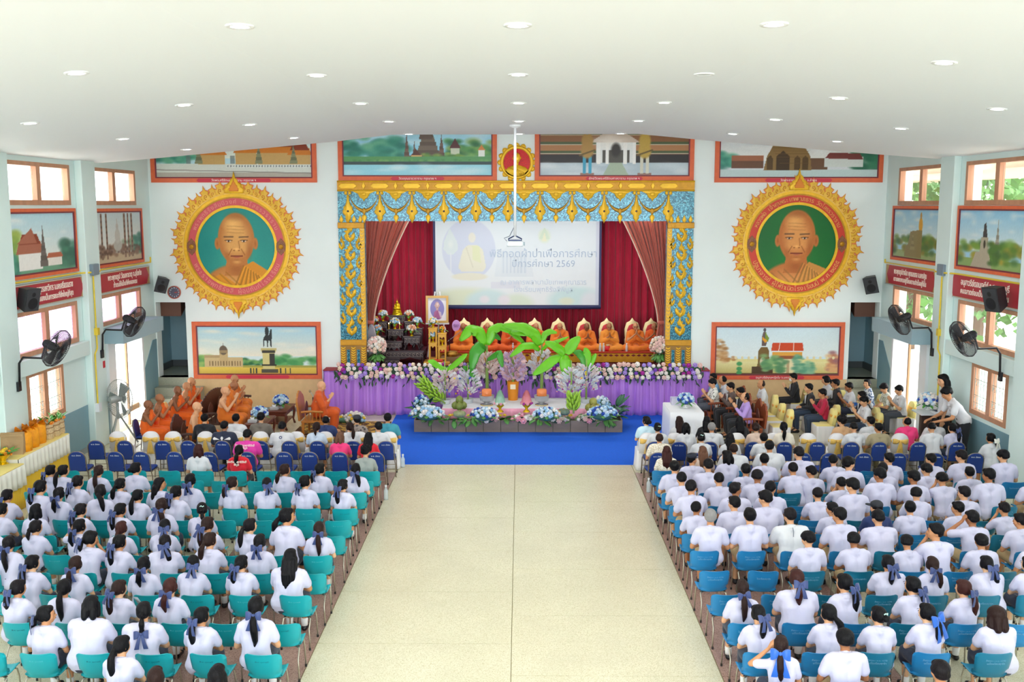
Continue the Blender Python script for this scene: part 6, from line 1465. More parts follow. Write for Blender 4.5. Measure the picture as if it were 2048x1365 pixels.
BOTM = MB().lathe([(0, 0), (.03, 0), (.032, .02), (.03, .1), (.032, .13), (.014, .17), (.013, .19), (.0, .19)], 12).mesh('bottle_body', mat('clear_bottle', 'dfeef4', .1, trans=.45), True)
BCAP = MB().lathe([(0, .185), (.016, .185), (.016, .21), (0, .21)], 10).mesh('bottle_cap', WHITEF)
def bottle(loc, lb, g):
    o = put('water_bottle', BOTM, None, loc); put('cap', BCAP, o); tag(o, lb, 'bottle', g); return o
for (u, v, lb) in ((1026, 703, 'small water bottle by the monk in the middle of the stage row'), (1200, 707, 'water bottle beside the red pouch on the carpet'), (1207, 709, 'second water bottle next to the red pouch'), (1253, 707, 'water bottle before the monk with spectacles')):
    p = at_y(u, v, 24.62); bottle((p.x, 24.6, PLAT), lb, 'bottles on the monk platform')
p = at_y(1215, 708, 24.65); t = thing('offering_pouch', 'bright red tied pouch on the gold carpet edge', 'pouch', (p.x, 24.62, PLAT))
MB().ball((0, 0, .07), (.09, .06, .075), 14, 9).build('bag', mat('red_pouch', 'd3161f', .5), t, smooth=True); MB().lathe([(0, .13), (.03, .13), (.05, .17), (0, .16)], 10).build('tie', IVORY, t)
# --- dark altar tables with mother of pearl
DARK = mat('dark_rosewood', '33232a', .3, var=.1, vs=6); PEARL = mat('mother_of_pearl', 'a99a92', .25, var=.4, vs=50, bump=.3, bs=80)
def altar_table(loc, w_, d, h, lb):
    o = thing('altar_table', lb, 'table', loc, 0, 'dark altar tables')
    MB().box((-w_ / 2 - .03, -d / 2 - .02, h - .04), (w_ / 2 + .03, d / 2 + .02, h), bev=.008).build('top', DARK, o)
    MB().box((-w_ / 2, -d / 2, h - .15), (w_ / 2, d / 2, h - .04)).build('apron', DARK, o)
    n = max(3, int(w_ / .09))
    pn = MB()
    for k in range(n):
        x = -w_ / 2 + (k + .5) * w_ / n
        pn.tube([(x + .028 * math.cos(t), -d / 2 - .004, h - .095 + .028 * math.sin(t)) for t in np.linspace(0, 5, 9)], .005, 4)
    pn.box((-w_ / 2, -d / 2 - .006, h - .055), (w_ / 2, -d / 2, h - .047)).box((-w_ / 2, -d / 2 - .006, h - .15), (w_ / 2, -d / 2, h - .143))
    tag(pn.build('pearl_inlay', PEARL, o), kind='stuff')
    b = MB(); q = [(-w_ / 2 + .05, h - .15)]
    for k in range(9): t = k / 8; q.append((-w_ / 2 + .05 + (w_ - .1) * t, h - .15 - .06 * abs(math.cos(t * PI * 2)) - .012))
    q.append((w_ / 2 - .05, h - .15)); b.prism(q, .02); b.build('carved_skirt', DARK, o, (0, -d / 2 + .03, 0))
    for sx in (-1, 1):
        for sy in (-1, 1):
            x, y = sx * (w_ / 2 - .03), sy * (d / 2 - .03)
            MB().tube([(x, y, h - .06), (x + sx * .02, y, h - .2), (x - sx * .005, y, .08), (x + sx * .025, y, .02), (x + sx * .025, y, 0)], [.035, .032, .024, .03, .03], 8).build('leg', DARK, o, smooth=True)
    return o
def spot(u, v, Y): return at_y(u, v, Y)
def alt(u0, u1, vt, Y, zb, d, lb):
    a, c = at_y(u0, vt, Y), at_y(u1, vt, Y); altar_table(((a.x + c.x) / 2, Y + d / 2, zb), c.x - a.x, d, a.z - zb, lb); return a.z
z1 = alt(748, 846, 702, 24.2, 1.0, .8, 'lowest wide dark altar table carrying the others')
alt(768, 797, 718, 23.95, 1.0, .2, 'small dark stool in front of the lowest altar table')
za = alt(773, 803, 683, 24.3, z1, .25, 'dark pearl inlaid altar table below the incense bowl'); zb_ = alt(808, 839, 673, 24.4, z1, .3, 'dark altar table on the side nearest the gold stands'); zc = alt(744, 770, 673, 24.45, z1, .3, 'dark altar table on the side nearest the coral drape')
zd = alt(776, 806, 659, 24.6, z1, .3, 'middle dark altar table with two lit candles'); ze = alt(757, 773, 643, 24.85, z1, .26, 'tall narrow dark altar table near the coral drape'); zf = alt(810, 826, 643, 24.85, z1, .26, 'tall narrow dark altar table near the gold stands'); zg = alt(778, 810, 631, 25.0, z1, .35, 'topmost dark altar table under the golden statue'); zh = alt(826, 843, 657, 24.75, z1, .26, 'narrow dark altar table at the outer end'); zi = alt(742, 757, 655, 24.75, z1, .26, 'narrow dark altar table tucked beside the drape')
# golden Buddha statue
p = at_y(794, 629, 25.1); t = thing('buddha_statue', 'golden seated statue on a tiered base atop the altar', 'statue', (p.x, 25.15, zg))
BG = mat('polished_gold', 'e8c21c', .25, metal=.6)
MB().lathe([(0, 0), (.13, 0), (.13, .02), (.115, .04), (.12, .06), (.10, .08), (.105, .1), (.085, .12), (.09, .14), (0, .145)], 24).build('tiered_base', BG, t, smooth='auto')
put('figure', fuse('figure', [('e', (0, -.01, .165), (.085, .055, .028)), ('e', (.05, -.02, .165), (.045, .04, .025)), ('e', (-.05, -.02, .165), (.045, .04, .025)), ('c', (0, .01, .17), (0, .01, .25), .04, .045), ('c', (-.045, .01, .262), (.045, .01, .262), .022, .022), ('c', (-.055, .01, .255), (-.06, -.005, .2), .016, .014), ('c', (.055, .01, .255), (.06, -.005, .2), .016, .014), ('c', (-.06, -.005, .2), (0, -.04, .185), .013, .012), ('c', (.06, -.005, .2), (.05, -.045, .165), .013, .01), ('c', (0, .008, .27), (0, .005, .3), .016, .016), ('e', (0, .0, .318), (.027, .03, .034)), ('e', (0, -.028, .315), (.005, .008, .008)), ('e', (.027, .004, .312), (.005, .008, .016)), ('e', (-.027, .004, .312), (.005, .008, .016)), ('c', (0, .005, .345), (0, .005, .365), .016, .009), ('c', (0, .005, .365), (0, .005, .41), .007, .003)], .0045, BG), t)
# flower vases on the altar and on the gold stands
def bloom_mesh(name, col, n=3, r=.045, seed=0):
    rg = random.Random(seed); b = MB()
    b.ball((0, 0, r * .3), (r * .55, r * .55, r * .6), 8, 5)
    for lay in range(n):
        k = 5 + lay; R = r * (.6 + .4 * lay / max(1, n - 1)); zt = r * (.85 - .35 * lay)
        for i in range(k):
            a = 2 * PI * (i + .5 * lay) / k + rg.uniform(-.1, .1)
            M = Matrix.Rotation(a, 4, 'Z'); w_ = 2.4 * R / k * 1.5
            b.add([(R * .25, -w_ * .4, 0), (R * .25, w_ * .4, 0), (R * .8, w_ * .6, zt * .5), (R, 0, zt), (R * .8, -w_ * .6, zt * .5)], [(0, 1, 2, 3, 4)], M)
    return b.mesh('flower', mat('petal_' + name, col, .6, sheen=.2), 'auto')
BL = {k: bloom_mesh(k, c, 3, r, i) for i, (k, c, r) in enumerate((('white', 'f6f1ea', .05), ('cream', 'f3dfc8', .05), ('lilac', 'b79ae6', .05), ('magenta', 'b31fa0', .05), ('purple', '7f3fc0', .045), ('blush', 'f2cfc6', .052), ('pink', 'f0a8b8', .05), ('sky', 'a9d2ee', .045), ('royal', '1f4fb8', .045), ('ice', 'dcebf5', .045), ('yellow', 'f2cf2a', .045), ('peach', 'f0b08a', .045), ('orange', 'f59a1c', .04)))}
def leaf_mesh(L, W, col, nm='leaf', bend=.25):
    def fn(u, v):
        w_ = W * math.sin(PI * min(.97, v * .93 + .05)) ** .8
        x = (u - .5) * w_; return (x, L * v, bend * L * (v - v * v * 1.6) - abs(u - .5) * w_ * .35)
    return MB().sheet(fn, 4, 6, thick=.002).mesh(nm, mat('leaf_' + col, col, .4, var=.1, vs=8), True)
LEAFD = leaf_mesh(.11, .035, '2f5a3c'); LEAFG = leaf_mesh(.13, .05, '4f9a3c'); LEAFP = leaf_mesh(.16, .09, '5c9a4a'); LEAFB = leaf_mesh(.30, .13, '2a6244')
def orient(n, spin=0):
    return n.to_track_quat('Z', 'Y').to_matrix().to_4x4() @ Matrix.Rotation(spin, 4, 'Z')
def dome(o, c, r, n, kinds, rg, sc=1.0, zmin=-.2):
    for i in range(n):
        z = zmin + (1 - zmin) * (i + .5) / n; a = i * 2.39996 + rg.uniform(-.2, .2); q = math.sqrt(max(0, 1 - z * z))
        nrm = V((q * math.cos(a), q * math.sin(a), z)); p_ = V(c) + V((nrm.x * r[0], nrm.y * r[1], nrm.z * r[2]))
        f_ = put('flower', BL[kinds[rg.randrange(len(kinds))]], o); f_.matrix_local = Matrix.Translation(p_) @ orient(nrm, rg.uniform(0, 6)) @ Matrix.Scale(sc * rg.uniform(.85, 1.15), 4)
def bouquet(loc, r, n, kinds, lb, vase='gold', sc=1.0, vh=.12, leaves=6, grp='flower arrangements'):
    rg = random.Random(lb); o = thing('flower_vase', lb, 'flowers', loc, 0, grp)
    vm = {'gold': BG, 'white': mat('white_ceramic', 'f2f3f4', .25), 'glass': mat('clear_bottle', 'dfeef4'), 'dark': DARK}[vase]
    MB().lathe([(0, 0), (.05, 0), (.05, .01), (.018, .03), (.02, vh * .4), (.055, vh * .75), (.06, vh), (.05, vh), (0, vh * .8)], 18).build('vase', vm, o, smooth='auto')
    dome(o, (0, 0, vh + r * .45), (r, r, r * .8), n, kinds, rg, sc)
    for k in range(leaves):
        a = 2 * PI * k / leaves; l = put('leaf', LEAFG, o); l.matrix_local = Matrix.Translation((r * .7 * math.cos(a), r * .7 * math.sin(a), vh + r * .1)) @ Matrix.Rotation(a - PI / 2, 4, 'Z') @ Matrix.Rotation(-.3, 4, 'X')
    MB().ball((0, 0, vh + r * .42), (r * .85, r * .85, r * .68), 12, 8).build('foliage', mat('leaf_dark_core', '4c7a62', .7), o)
    return o
MIXF = ['ice', 'ice', 'sky', 'white', 'cream', 'yellow', 'peach']
for (u, v, Y, z, k, lb) in ((766, 641, 24.95, ze, MIXF, 'on the tall table near the drape'), (818, 640, 24.95, zf, ['white', 'ice', 'sky', 'peach', 'cream'], 'on the tall table near the gold stands'), (790, 656, 24.7, zd, ['white', 'cream', 'yellow', 'sky'], 'in the middle under the statue'), (748, 653, 24.85, zi, ['sky', 'ice', 'yellow', 'peach'], 'at the far drape end of the altar'), (835, 655, 24.85, zh, ['sky', 'ice', 'sky', 'white'], 'at the outer end facing the gold stands'), (755, 670, 24.55, zc, ['sky', 'ice', 'white', 'peach'], 'lowest near the coral drape'), (823, 670, 24.5, zb_, ['peach', 'sky', 'white', 'ice', 'cream'], 'lowest near the gold stands')):
    p = at_y(u, v, Y); bouquet((p.x, Y, z), .10, 26, k, 'pastel round bouquet in gold footed vase ' + lb, 'gold', .75, .13, 4, 'altar bouquets')
for (u, lb) in ((777.5, 'lit yellow candle on the middle altar table, nearer the drape'), (799, 'lit yellow candle on the middle altar table, nearer the gold stands')):
    p = at_y(u, 668, 24.62); o = thing('candle', lb, 'candle', (p.x, 24.66, zd)); MB().lathe([(0, 0), (.02, 0), (.022, .015), (.008, .02), (.008, .12), (0, .12)], 10).build('stick', mat('candle_wax', 'd8b23c', .5), o); MB().lathe([(0, .12), (.008, .13), (.006, .145), (0, .165)], 8).build('flame', mat('flame', 'ffd890', .5, emit=12), o)
p = at_y(789, 680, 24.4); o = thing('incense_bowl', 'dark metal incense bowl on the front altar table', 'bowl', (p.x, 24.42, za)); MB().lathe([(0, 0), (.05, 0), (.05, .02), (.03, .03), (.07, .06), (.085, .12), (.075, .12), (.06, .07), (0, .06)], 18).build('bowl', mat('dark_bronze', '55504a', .35, metal=.7), o, smooth='auto')
# easel with framed portrait
p = at_y(875, 620, 25.5); t = thing('portrait_easel', 'gold framed monk portrait standing on a white easel by the altar', 'picture', (p.x, 25.45, 1.0))
zt = at_y(875, 592, 25.4).z - 1.0; zb2 = at_y(875, 646, 25.4).z - 1.0; W_ = at_y(897, 600, 25.4).x - at_y(852, 600, 25.4).x
fr_ = frame4(W_, zt - zb2, .055, .05).build('frame', mat('antique_gold_frame', 'c9a05a', .4, metal=.3), t, (0, -.02, (zt + zb2) / 2))
A = Art(70, 84, 'eceaf2').ell(.5, .48, .38, .42, '8c84c4', .05); sk = 'cfa9a4'
A.poly([(.3, .88), (.34, .62), (.48, .52), (.62, .58), (.72, .88)], 'b46a9a').ell(.5, .9, .22, .05, '8c5a94', .5).ell(.5, .33, .12, .16, sk, .1).ell(.52, .3, .09, .1, 'f0d6d0', .6).ell(.38, .34, .02, .04, sk).ell(.62, .34, .02, .04, sk).rect(.45, .45, .56, .55, sk).line(.46, .33, .48, .33, .008, '5a4048').line(.53, .33, .56, .33, .008, '5a4048').line(.47, .42, .54, .42, .006, '8a4a50')
for i in range(4): A.line(.38 + .06 * i, .86, .52 + .02 * i, .56, .008, '8e4a7c', .7)
A.poly([(.54, .56), (.7, .62), (.76, .86), (.66, .86)], 'd8c8d8', .8)
put('canvas', A.mesh('canvas', W_ - .1, zt - zb2 - .1, PAINT), fr_, (0, -.02, 0))
for s in (-1, 1): MB().tube([(s * .06, .02, zt + .1), (s * .26, .0, 0)], .018, 8).build('leg', WHITEF, t)
MB().tube([(0, .05, zt + .05), (0, .45, 0)], .018, 8).build('leg', WHITEF, t); MB().box((-.3, -.06, zb2 - .04), (.3, .02, zb2)).build('ledge', WHITEF, t)
# gold folding stands
GW = mat('gold_painted_wood', 'e0a93c', .4, metal=.15)
def gold_stand(u, vt, Y, zb0, w_, lb, tiers=2):
    top = at_y(u, vt, Y); h = top.z - zb0; o = thing('offering_stand', lb, 'stand', (top.x, Y, zb0), 0, 'gold offering stands')
    for s in (-1, 1):
        for y in (-.09, .09): MB().box((s * w_ / 2 - .018, y - .018, 0), (s * w_ / 2 + .018, y + .018, h), bev=.004).build('leg', GW, o)
    for k, z in enumerate((h, h * .56)):
        MB().box((-w_ / 2 - .03, -.12, z - .03), (w_ / 2 + .03, .12, z), bev=.006).build('shelf', GW, o)
        q = [(-w_ / 2, z - .03), (-w_ / 2, z - .15), (-w_ * .3, z - .09), (-w_ * .15, z - .1), (0, z - .14), (w_ * .15, z - .1), (w_ * .3, z - .09), (w_ / 2, z - .15), (w_ / 2, z - .03)]
        b = MB().prism(q, .015); b.build('carved_panel', GW, o, (0, -.1, 0))
    MB().box((-w_ / 2, -.1, .05), (w_ / 2, .1, .08)).build('lower_rail', GW, o)
    return top.x, h + zb0, h * .56 + zb0
t = tag(MB().box((-.32, -.2, 0), (.32, .25, .09), bev=.01).build('stand_base', GW, None, (at_y(874, 722, 24.2).x, 24.25, 1.0)), 'gold wooden base under the two offering stands', 'stand')
tag(MB().box((-.15, -.1, 0), (.15, .1, .05), bev=.02).build('cushion', mat('red_cushion', 'd0352c', .7), None, (at_y(874, 718, 24.15).x, 24.17, 1.09), True), 'flat red cushion on the gold base', 'cushion')
x, h1, h2 = gold_stand(866, 655, 24.3, 1.09, .17, 'taller gold offering stand with bouquets below the portrait')
bouquet((x, 24.3, h1), .10, 26, ['ice', 'sky', 'white', 'cream', 'yellow'], 'pastel bouquet in gold vase atop the taller gold stand', 'gold', .75, .1, 3, 'stand bouquets')
bouquet((x, 24.28, h2), .09, 22, ['ice', 'sky', 'white', 'cream'], 'pastel bouquet on the lower shelf of the taller gold stand', 'gold', .7, .14, 3, 'stand bouquets')
x, h1, h2 = gold_stand(884.5, 666, 24.25, 1.09, .16, 'shorter gold offering stand with orange flower offering')
bouquet((x, 24.25, h1), .065, 16, ['orange', 'white', 'orange', 'yellow'], 'small orange and white flower offering on the shorter gold stand', 'gold', .6, .07, 2, 'stand bouquets')
o = thing('gold_bowl', 'gold footed bowl inside the shorter gold stand', 'bowl', (x, 24.24, h2)); MB().lathe([(0, 0), (.05, 0), (.02, .03), (.02, .06), (.06, .1), (.07, .14), (.05, .13), (0, .1)], 16).build('bowl', BG, o, smooth='auto')
# talipot fan, white standing fan behind the flowers
p = at_y(912, 652, 25.3); t = thing('ceremonial_fan', 'lilac oval ceremonial fan on a thin stand behind the first monk', 'fan', (p.x, 25.4, 1.0))
zf_ = at_y(912, 652, 25.4).z - 1
MB().loft([[(.11 * k * math.cos(a), d, zf_ + .16 * k * math.sin(a) * (1 if math.sin(a) < 0 else .95)) for a in np.linspace(0, 2 * PI, 28)[:-1]] for k, d in ((.95, -.012), (1, 0), (.95, .012))]).build('blade', mat('lilac_fan', 'cf9ee0', .6), t)
put('lettering', text_mesh('พัดรอง\n๒๕๖๙', .05, m=mat('purple_ink', '6d3c8c', .6), sp=.8), t, (0, -.016, zf_), (PI / 2, 0, 0)); MB().tube([(0, 0, 0), (0, 0, zf_ - .14)], .012, 8).build('handle', GW, t); MB().lathe([(0, 0), (.1, 0), (.08, .04), (0, .05)], 14).build('foot', GW, t)
p = at_y(738, 690, 23.9); tag(MB().loft([[(.13 * k * math.cos(a), .02 * d, .52 * k * math.sin(a)) for a in np.linspace(0, 2 * PI, 24)[:-1]] for k, d in ((.9, -1), (1, 0), (.9, 1))]).build('glass_dome', mat('hazy_plastic', 'c9ccd8', .2, trans=.55), None, (p.x + .06, 23.95, 1.52)), 'hazy clear plastic panel standing beside the gilded pillar', 'panel')
# microphone and brass pot at the first monk
p = at_y(905, 718, 24.3); t = thing('alms_pot', 'wide brass water pot on a wooden box before the first monk', 'pot', (p.x, 24.3, 1.0)); MB().box((-.28, -.12, 0), (.32, .14, .2), bev=.01).build('box', mat('brown_box', '8c6a42', .5), t); MB().lathe([(0, .2), (.12, .2), (.15, .26), (.13, .32), (.1, .32), (0, .24)], 20).build('pot', mat('brass', 'b98a3a', .3, metal=.7), t, smooth='auto')
t = thing('microphone_stand', 'slim microphone boom reaching toward the first monk on stage', 'microphone stand', (at_y(900, 715, 24.5).x, 24.45, 1.0)); MB().tube([(0, 0, .02), (0, 0, .62)], .01, 8).build('pole', mat('black_metal', '22242a', .4, metal=.5), t); MB().tube([(-.05, 0, .55), (.32, .1, .82)], .008, 8).build('boom', mat('grey_metal', '8a8c92', .4, metal=.6), t); MB().lathe([(0, 0), (.14, 0), (.13, .02), (0, .03)], 16).build('base', mat('black_metal', '22242a'), t); MB().ball((.34, .105, .835), (.03, .02, .02)).build('microphone', mat('black_metal', '22242a'), t)
# --- flower stands at the stage corners
for u, lb, ztop in ((753, 'white and blush flower stand by the altar tables', 0), (1319, 'white and blush flower stand before the last monk', 0)):
    p = at_y(u, 695, 23.55); o = thing('flower_stand', lb, 'flowers', (p.x, 23.55, 1.0), 0, 'stage corner flower stands'); rg = random.Random(u)
    zc_ = p.z - 1.0
    MB().lathe([(0, 0), (.12, 0), (.1, .02), (.018, .04), (.018, zc_ - .1), (.03, zc_ - .06), (0, zc_ - .05)], 16).build('pole', WHITEF, o, smooth='auto')
    dome(o, (0, 0, zc_ + .02), (.2, .2, .21), 64, ['white', 'blush', 'white', 'cream', 'blush'], rg, 1.15, -.5)
    MB().ball((0, 0, zc_ + .02), (.17, .17, .18), 14, 9).build('foliage', mat('leaf_dark_core', '4c7a62'), o)
    for k in range(26):
        a = 2 * PI * k / 26 + rg.uniform(-.1, .1); l = put('leaf', LEAFP, o); l.matrix_local = Matrix.Translation((.09 * math.cos(a), .09 * math.sin(a), zc_ - .16 - .03 * (k % 2))) @ Matrix.Rotation(a - PI / 2, 4, 'Z') @ Matrix.Rotation(-.5 - .4 * (k % 3), 4, 'X') @ Matrix.Scale(1.1, 4)
# --- purple skirt table along the stage front, with its flower garland
PURP = mat('lilac_satin', 'bb7fe6', .38, sheen=.4, var=.05, vs=2)
YS = 23.0; xa, xb = at_y(647, 745, YS).x, at_y(1419, 745, YS).x; zt = at_y(900, 741, YS).z
sk_ = thing('stage_skirt_table', 'long table along the stage front draped in pleated lilac satin', 'table', (0, 0, 0))
def skirt(u, v):
    x = xa + (xb - xa) * u; k = 1 - v; a = .055 * (abs(math.sin(PI * 38 * u + .6 * math.sin(17 * u))) * 2 - 1) + .015 * math.sin(2 * PI * 90 * u)
    return (x + .03 * k * math.sin(60 * u), YS + .02 - a * (.3 + .7 * k) - .07 * k, .005 + (zt - .012) * v)
MB().sheet(skirt, 700, 8, thick=.004).build('pleated_skirt', PURP, sk_, smooth=True)
for X in (xa, xb): MB().sheet(lambda u, v: (X + (1 if X > 0 else -1) * (.02 + .02 * math.sin(20 * u)) * (1 - v), YS + .4 * u, .005 + (zt - .012) * v), 24, 6, thick=.004).build('side_skirt', PURP, sk_, smooth=True)
MB().box((xa - .01, YS - .03, zt - .012), (xb + .01, 23.39, zt + .008), bev=.004).build('top_cloth', mat('dark_red_table_top', '9c2336', .7), sk_)
g = thing('flower_garland', 'long garland of white, lilac and magenta blooms over the lilac skirt edge', 'flowers', (0, 0, 0)); rg = random.Random(5)
ga, gb = at_y(676, 745, YS).x, at_y(1400, 745, YS).x
ks = ['white', 'cream', 'lilac', 'magenta', 'blush', 'white', 'purple', 'lilac', 'blush', 'white']
for i in range(285):
    t_ = (i + .5) / 285; row = i % 4; x = ga + (gb - ga) * t_ + rg.uniform(-.03, .03)
    z = zt + .13 - row * .085 + rg.uniform(-.025, .025); y = YS - .10 + (.05 if row == 0 else 0) - .02 * row + rg.uniform(-.02, .02)
    f_ = put('flower', BL[ks[rg.randrange(10)]], g); f_.matrix_local = Matrix.Translation((x, y, z)) @ orient(V((rg.uniform(-.4, .4), -1, .55 - .15 * row))) @ Matrix.Scale(rg.uniform(.95, 1.4), 4)
b = MB(); LD = [tuple(v.co) for v in LEAFD.vertices]; LF = [tuple(p.vertices) for p in LEAFD.polygons]
for i in range(700):
    x = rg.uniform(ga - .1, gb + .1); z = zt + .1 - abs(rg.gauss(.12, .13)) ; sway = .05 * math.sin(x * 7)
    M = Matrix.Translation((x, YS - .045 + rg.uniform(-.03, .03), z - sway * .6)) @ Euler((rg.uniform(-2.2, -.9), rg.uniform(-.4, .4), rg.uniform(-2.6, 2.6) * .5 + PI * (rg.random() < .0))).to_matrix().to_4x4() @ Matrix.Scale(rg.uniform(.8, 1.5), 4)
    b.add(LD, LF, M)
tag(b.build('foliage', LEAFD.materials[0], g, smooth=True), kind='stuff')
MB().box((ga, YS - .06, zt - .12), (gb, YS - .02, zt + .1), bev=.01).build('moss_core', mat('leaf_moss', '3a5a44', .9), g)
# ================================================================ offering platform in front of the stage
PX0, PX1, PYF, PYB, PZ = -2.30, 2.23, 21.15, 22.78, .30
op = thing('offering_platform', 'low platform with plank border, white cloth top and pink pleated skirt', 'platform', (0, 0, 0))
PLK = mat('grey_brown_plank', '85766c', .7, var=.15, vs=7, stretch=(.3, 1, 1))
n = 12
for k in range(n):
    a, c = PX0 + (PX1 - PX0) * k / n, PX0 + (PX1 - PX0) * (k + 1) / n
    put('plank', MB().box((a + .004, PYF, .0 + .0), (c - .004, PYF + .03, .27), bev=.004).mesh('plank', PLK), op)
for X in (PX0, PX1 - .03):
    for k in range(3): put('plank', MB().box((X, PYF + .035 + .5 * k, 0), (X + .03, PYF + .53 + .5 * k, .27), bev=.004).mesh('plank', PLK), op)
MB().box((PX0 + .03, PYF + .03, .0), (PX1 - .03, PYB, .2)).build('planter_bed', mat('soil_green', '4c5a3c', .9), op)
CLW = cloth('platform_white', 'eef0f4')
MB().box((-1.72, 21.55, .2), (1.78, 22.75, .46), bev=.012).build('cloth_top', CLW, op)
MB().sheet(lambda u, v: (-1.72 + 3.5 * u, 21.54 - abs(.02 * math.sin(PI * 40 * u)) * (1.2 - v), .22 + .235 * v), 240, 3, thick=.003).build('pink_skirt', mat('pink_satin', 'f5a8c4', .5, sheen=.3), op, smooth=True)
ZT = .46
# border flowers: alternating leafy clumps and pale rose clumps
def clump(loc, kind, lb):
    rg = random.Random(lb); o = thing('border_planting', lb, 'plant', loc, 0, 'border plantings on the platform edge'); o.scale = (1.3, 1.3, 1.25)
    if kind == 'rose':
        dome(o, (0, 0, .0), (.17, .09, .08), 16, ['white', 'blush', 'white', 'pink', 'cream'], rg, 1.05, -.1); MB().ball((0, 0, 0), (.14, .07, .06)).build('foliage', mat('leaf_moss', '3a5a44'), o)
    else:
        for k in range(16):
            a = rg.uniform(0, 2 * PI); l = put('leaf', LEAFP if k % 3 else LEAFG, o); l.matrix_local = Matrix.Translation((.1 * math.cos(a), .05 * math.sin(a), rg.uniform(-.02, .06))) @ Matrix.Rotation(a - PI / 2, 4, 'Z') @ Matrix.Rotation(rg.uniform(-.9, .7), 4, 'X') @ Matrix.Scale(rg.uniform(.8, 1.15), 4)
        for k in range(3): f_ = put('flower', BL['yellow'], o, (rg.uniform(-.06, .06), rg.uniform(-.06, 0), .08), None, .8)
xs = [-1.85, -1.45, -1.05, -.72, -.34, 0.06, .43, .8, 1.15, 1.5, 1.85]; kd = ['leaf', 'leaf', 'leaf', 'rose', 'leaf', 'rose', 'leaf', 'rose', 'leaf', 'rose', 'leaf']
nr = nl = 0
for x, k in zip(xs, kd):
    if k == 'rose': nr += 1; lb = 'clump of white and blush roses on the plank border, %s of four' % ORD[nr - 1]
    else: nl += 1; lb = 'leafy clump with yellow flowers on the plank border, %s of seven' % ORD[nl - 1]
    clump((x, PYF + .05, .27), k, lb)
for sgn, x, lb in ((-1, -2.15, 'dark broad leaf plant at the platform corner facing the teal chairs'), (1, 2.1, 'dark broad leaf plant at the platform corner facing the blue chairs')):
    o = thing('broadleaf_plant', lb, 'plant', (x, 21.75, .2)); rg = random.Random(x)
    for k in range(24):
        a = rg.uniform(0, 2 * PI); e = rg.uniform(-.2, 1.1); l = put('leaf', LEAFB, o); l.matrix_local = Matrix.Translation((.12 * math.cos(a), .14 * math.sin(a), rg.uniform(.05, .3))) @ Matrix.Rotation(a - PI / 2, 4, 'Z') @ Matrix.Rotation(e, 4, 'X') @ Matrix.Scale(rg.uniform(.7, 1.15), 4)
    MB().tube([(0, 0, 0), (0, 0, .3)], [.03, .02], 6).build('stem', LEAFB.materials[0], o)
# blue and white mounds
def mound(u, v, z, r, n, kinds, lb, sc=1.0):
    p = at_z(u, v, z); o = thing('blue_flower_mound', lb, 'flowers', (p.x, p.y, ZT - .02), 0, 'blue flower mounds'); rg = random.Random(lb)
    dome(o, (0, 0, .02), r, n, kinds, rg, sc, 0.0); MB().ball((0, 0, .02), (r[0] * .85, r[1] * .85, r[2] * .8)).build('foliage', mat('leaf_dark_core', '4c7a62'), o)
    for k in range(8): a = 2 * PI * k / 8; l = put('leaf', LEAFP, o); l.matrix_local = Matrix.Translation((r[0] * .8 * math.cos(a), r[1] * .8 * math.sin(a), .02)) @ Matrix.Rotation(a - PI / 2, 4, 'Z')
BW = ['sky', 'ice', 'white', 'ice', 'sky', 'royal']
mound(855, 826, .5, (.34, .17, .16), 60, ['ice', 'sky', 'ice', 'white', 'sky'], 'pale blue flower mound at the platform end under the green bananas', 1.15); mound(843, 812, .5, (.16, .16, .26), 34, BW, 'taller blue flower mound by the corner leaf plant on the banana side', 1.1)
mound(968, 826, .52, (.27, .14, .15), 52, ['sky', 'ice', 'royal', 'ice', 'white'], 'blue and white mound with royal blue centre, banana bunch side', 1.1); mound(1093, 826, .52, (.27, .14, .15), 52, ['sky', 'ice', 'royal', 'ice', 'white'], 'blue and white mound with royal blue centre, coconut side', 1.1)
mound(1205, 826, .5, (.3, .16, .16), 56, ['sky', 'ice', 'royal', 'ice', 'sky'], 'blue flower mound at the platform end beside the coconuts', 1.15); mound(1202, 808, .55, (.2, .16, .24), 40, ['ice', 'white', 'sky', 'ice'], 'taller pale flower mound behind the coconuts', 1.1)
# banana money trees
BSTEM = mat('banana_stem', '8fb05a', .5, var=.15, vs=4, stretch=(1, 1, .2)); BLEAF = mat('banana_leaf', '6cc41c', .35, var=.12, vs=4, spec=.5); BLEAF2 = mat('banana_leaf_dark', '3f9a2a', .35, var=.12, vs=4)
def banana_leaf(pts, W, m):
    """blade along a polyline, folded slightly at the midrib"""
    P = [V(p) for p in pts]
    def at(t):
        k = t * (len(P) - 1); i = min(int(k), len(P) - 2); return P[i].lerp(P[i + 1], k - i)
    def fn(u, v):
        c = at(v); d = (at(min(1, v + .05)) - at(max(0, v - .05))).normalized(); side = d.cross(V((0, -.75, .66))).normalized(); nn = side.cross(d)
        w_ = W * (math.sin(PI * min(.98, v * .9 + .08))) ** .55 * (1 + .03 * math.sin(v * 40)); x = u - .5
        return c + side * x * w_ - nn * abs(x) * w_ * .22
    b = MB().sheet(fn, 6, 16, thick=.003); return b.mesh('leaf', m, True)
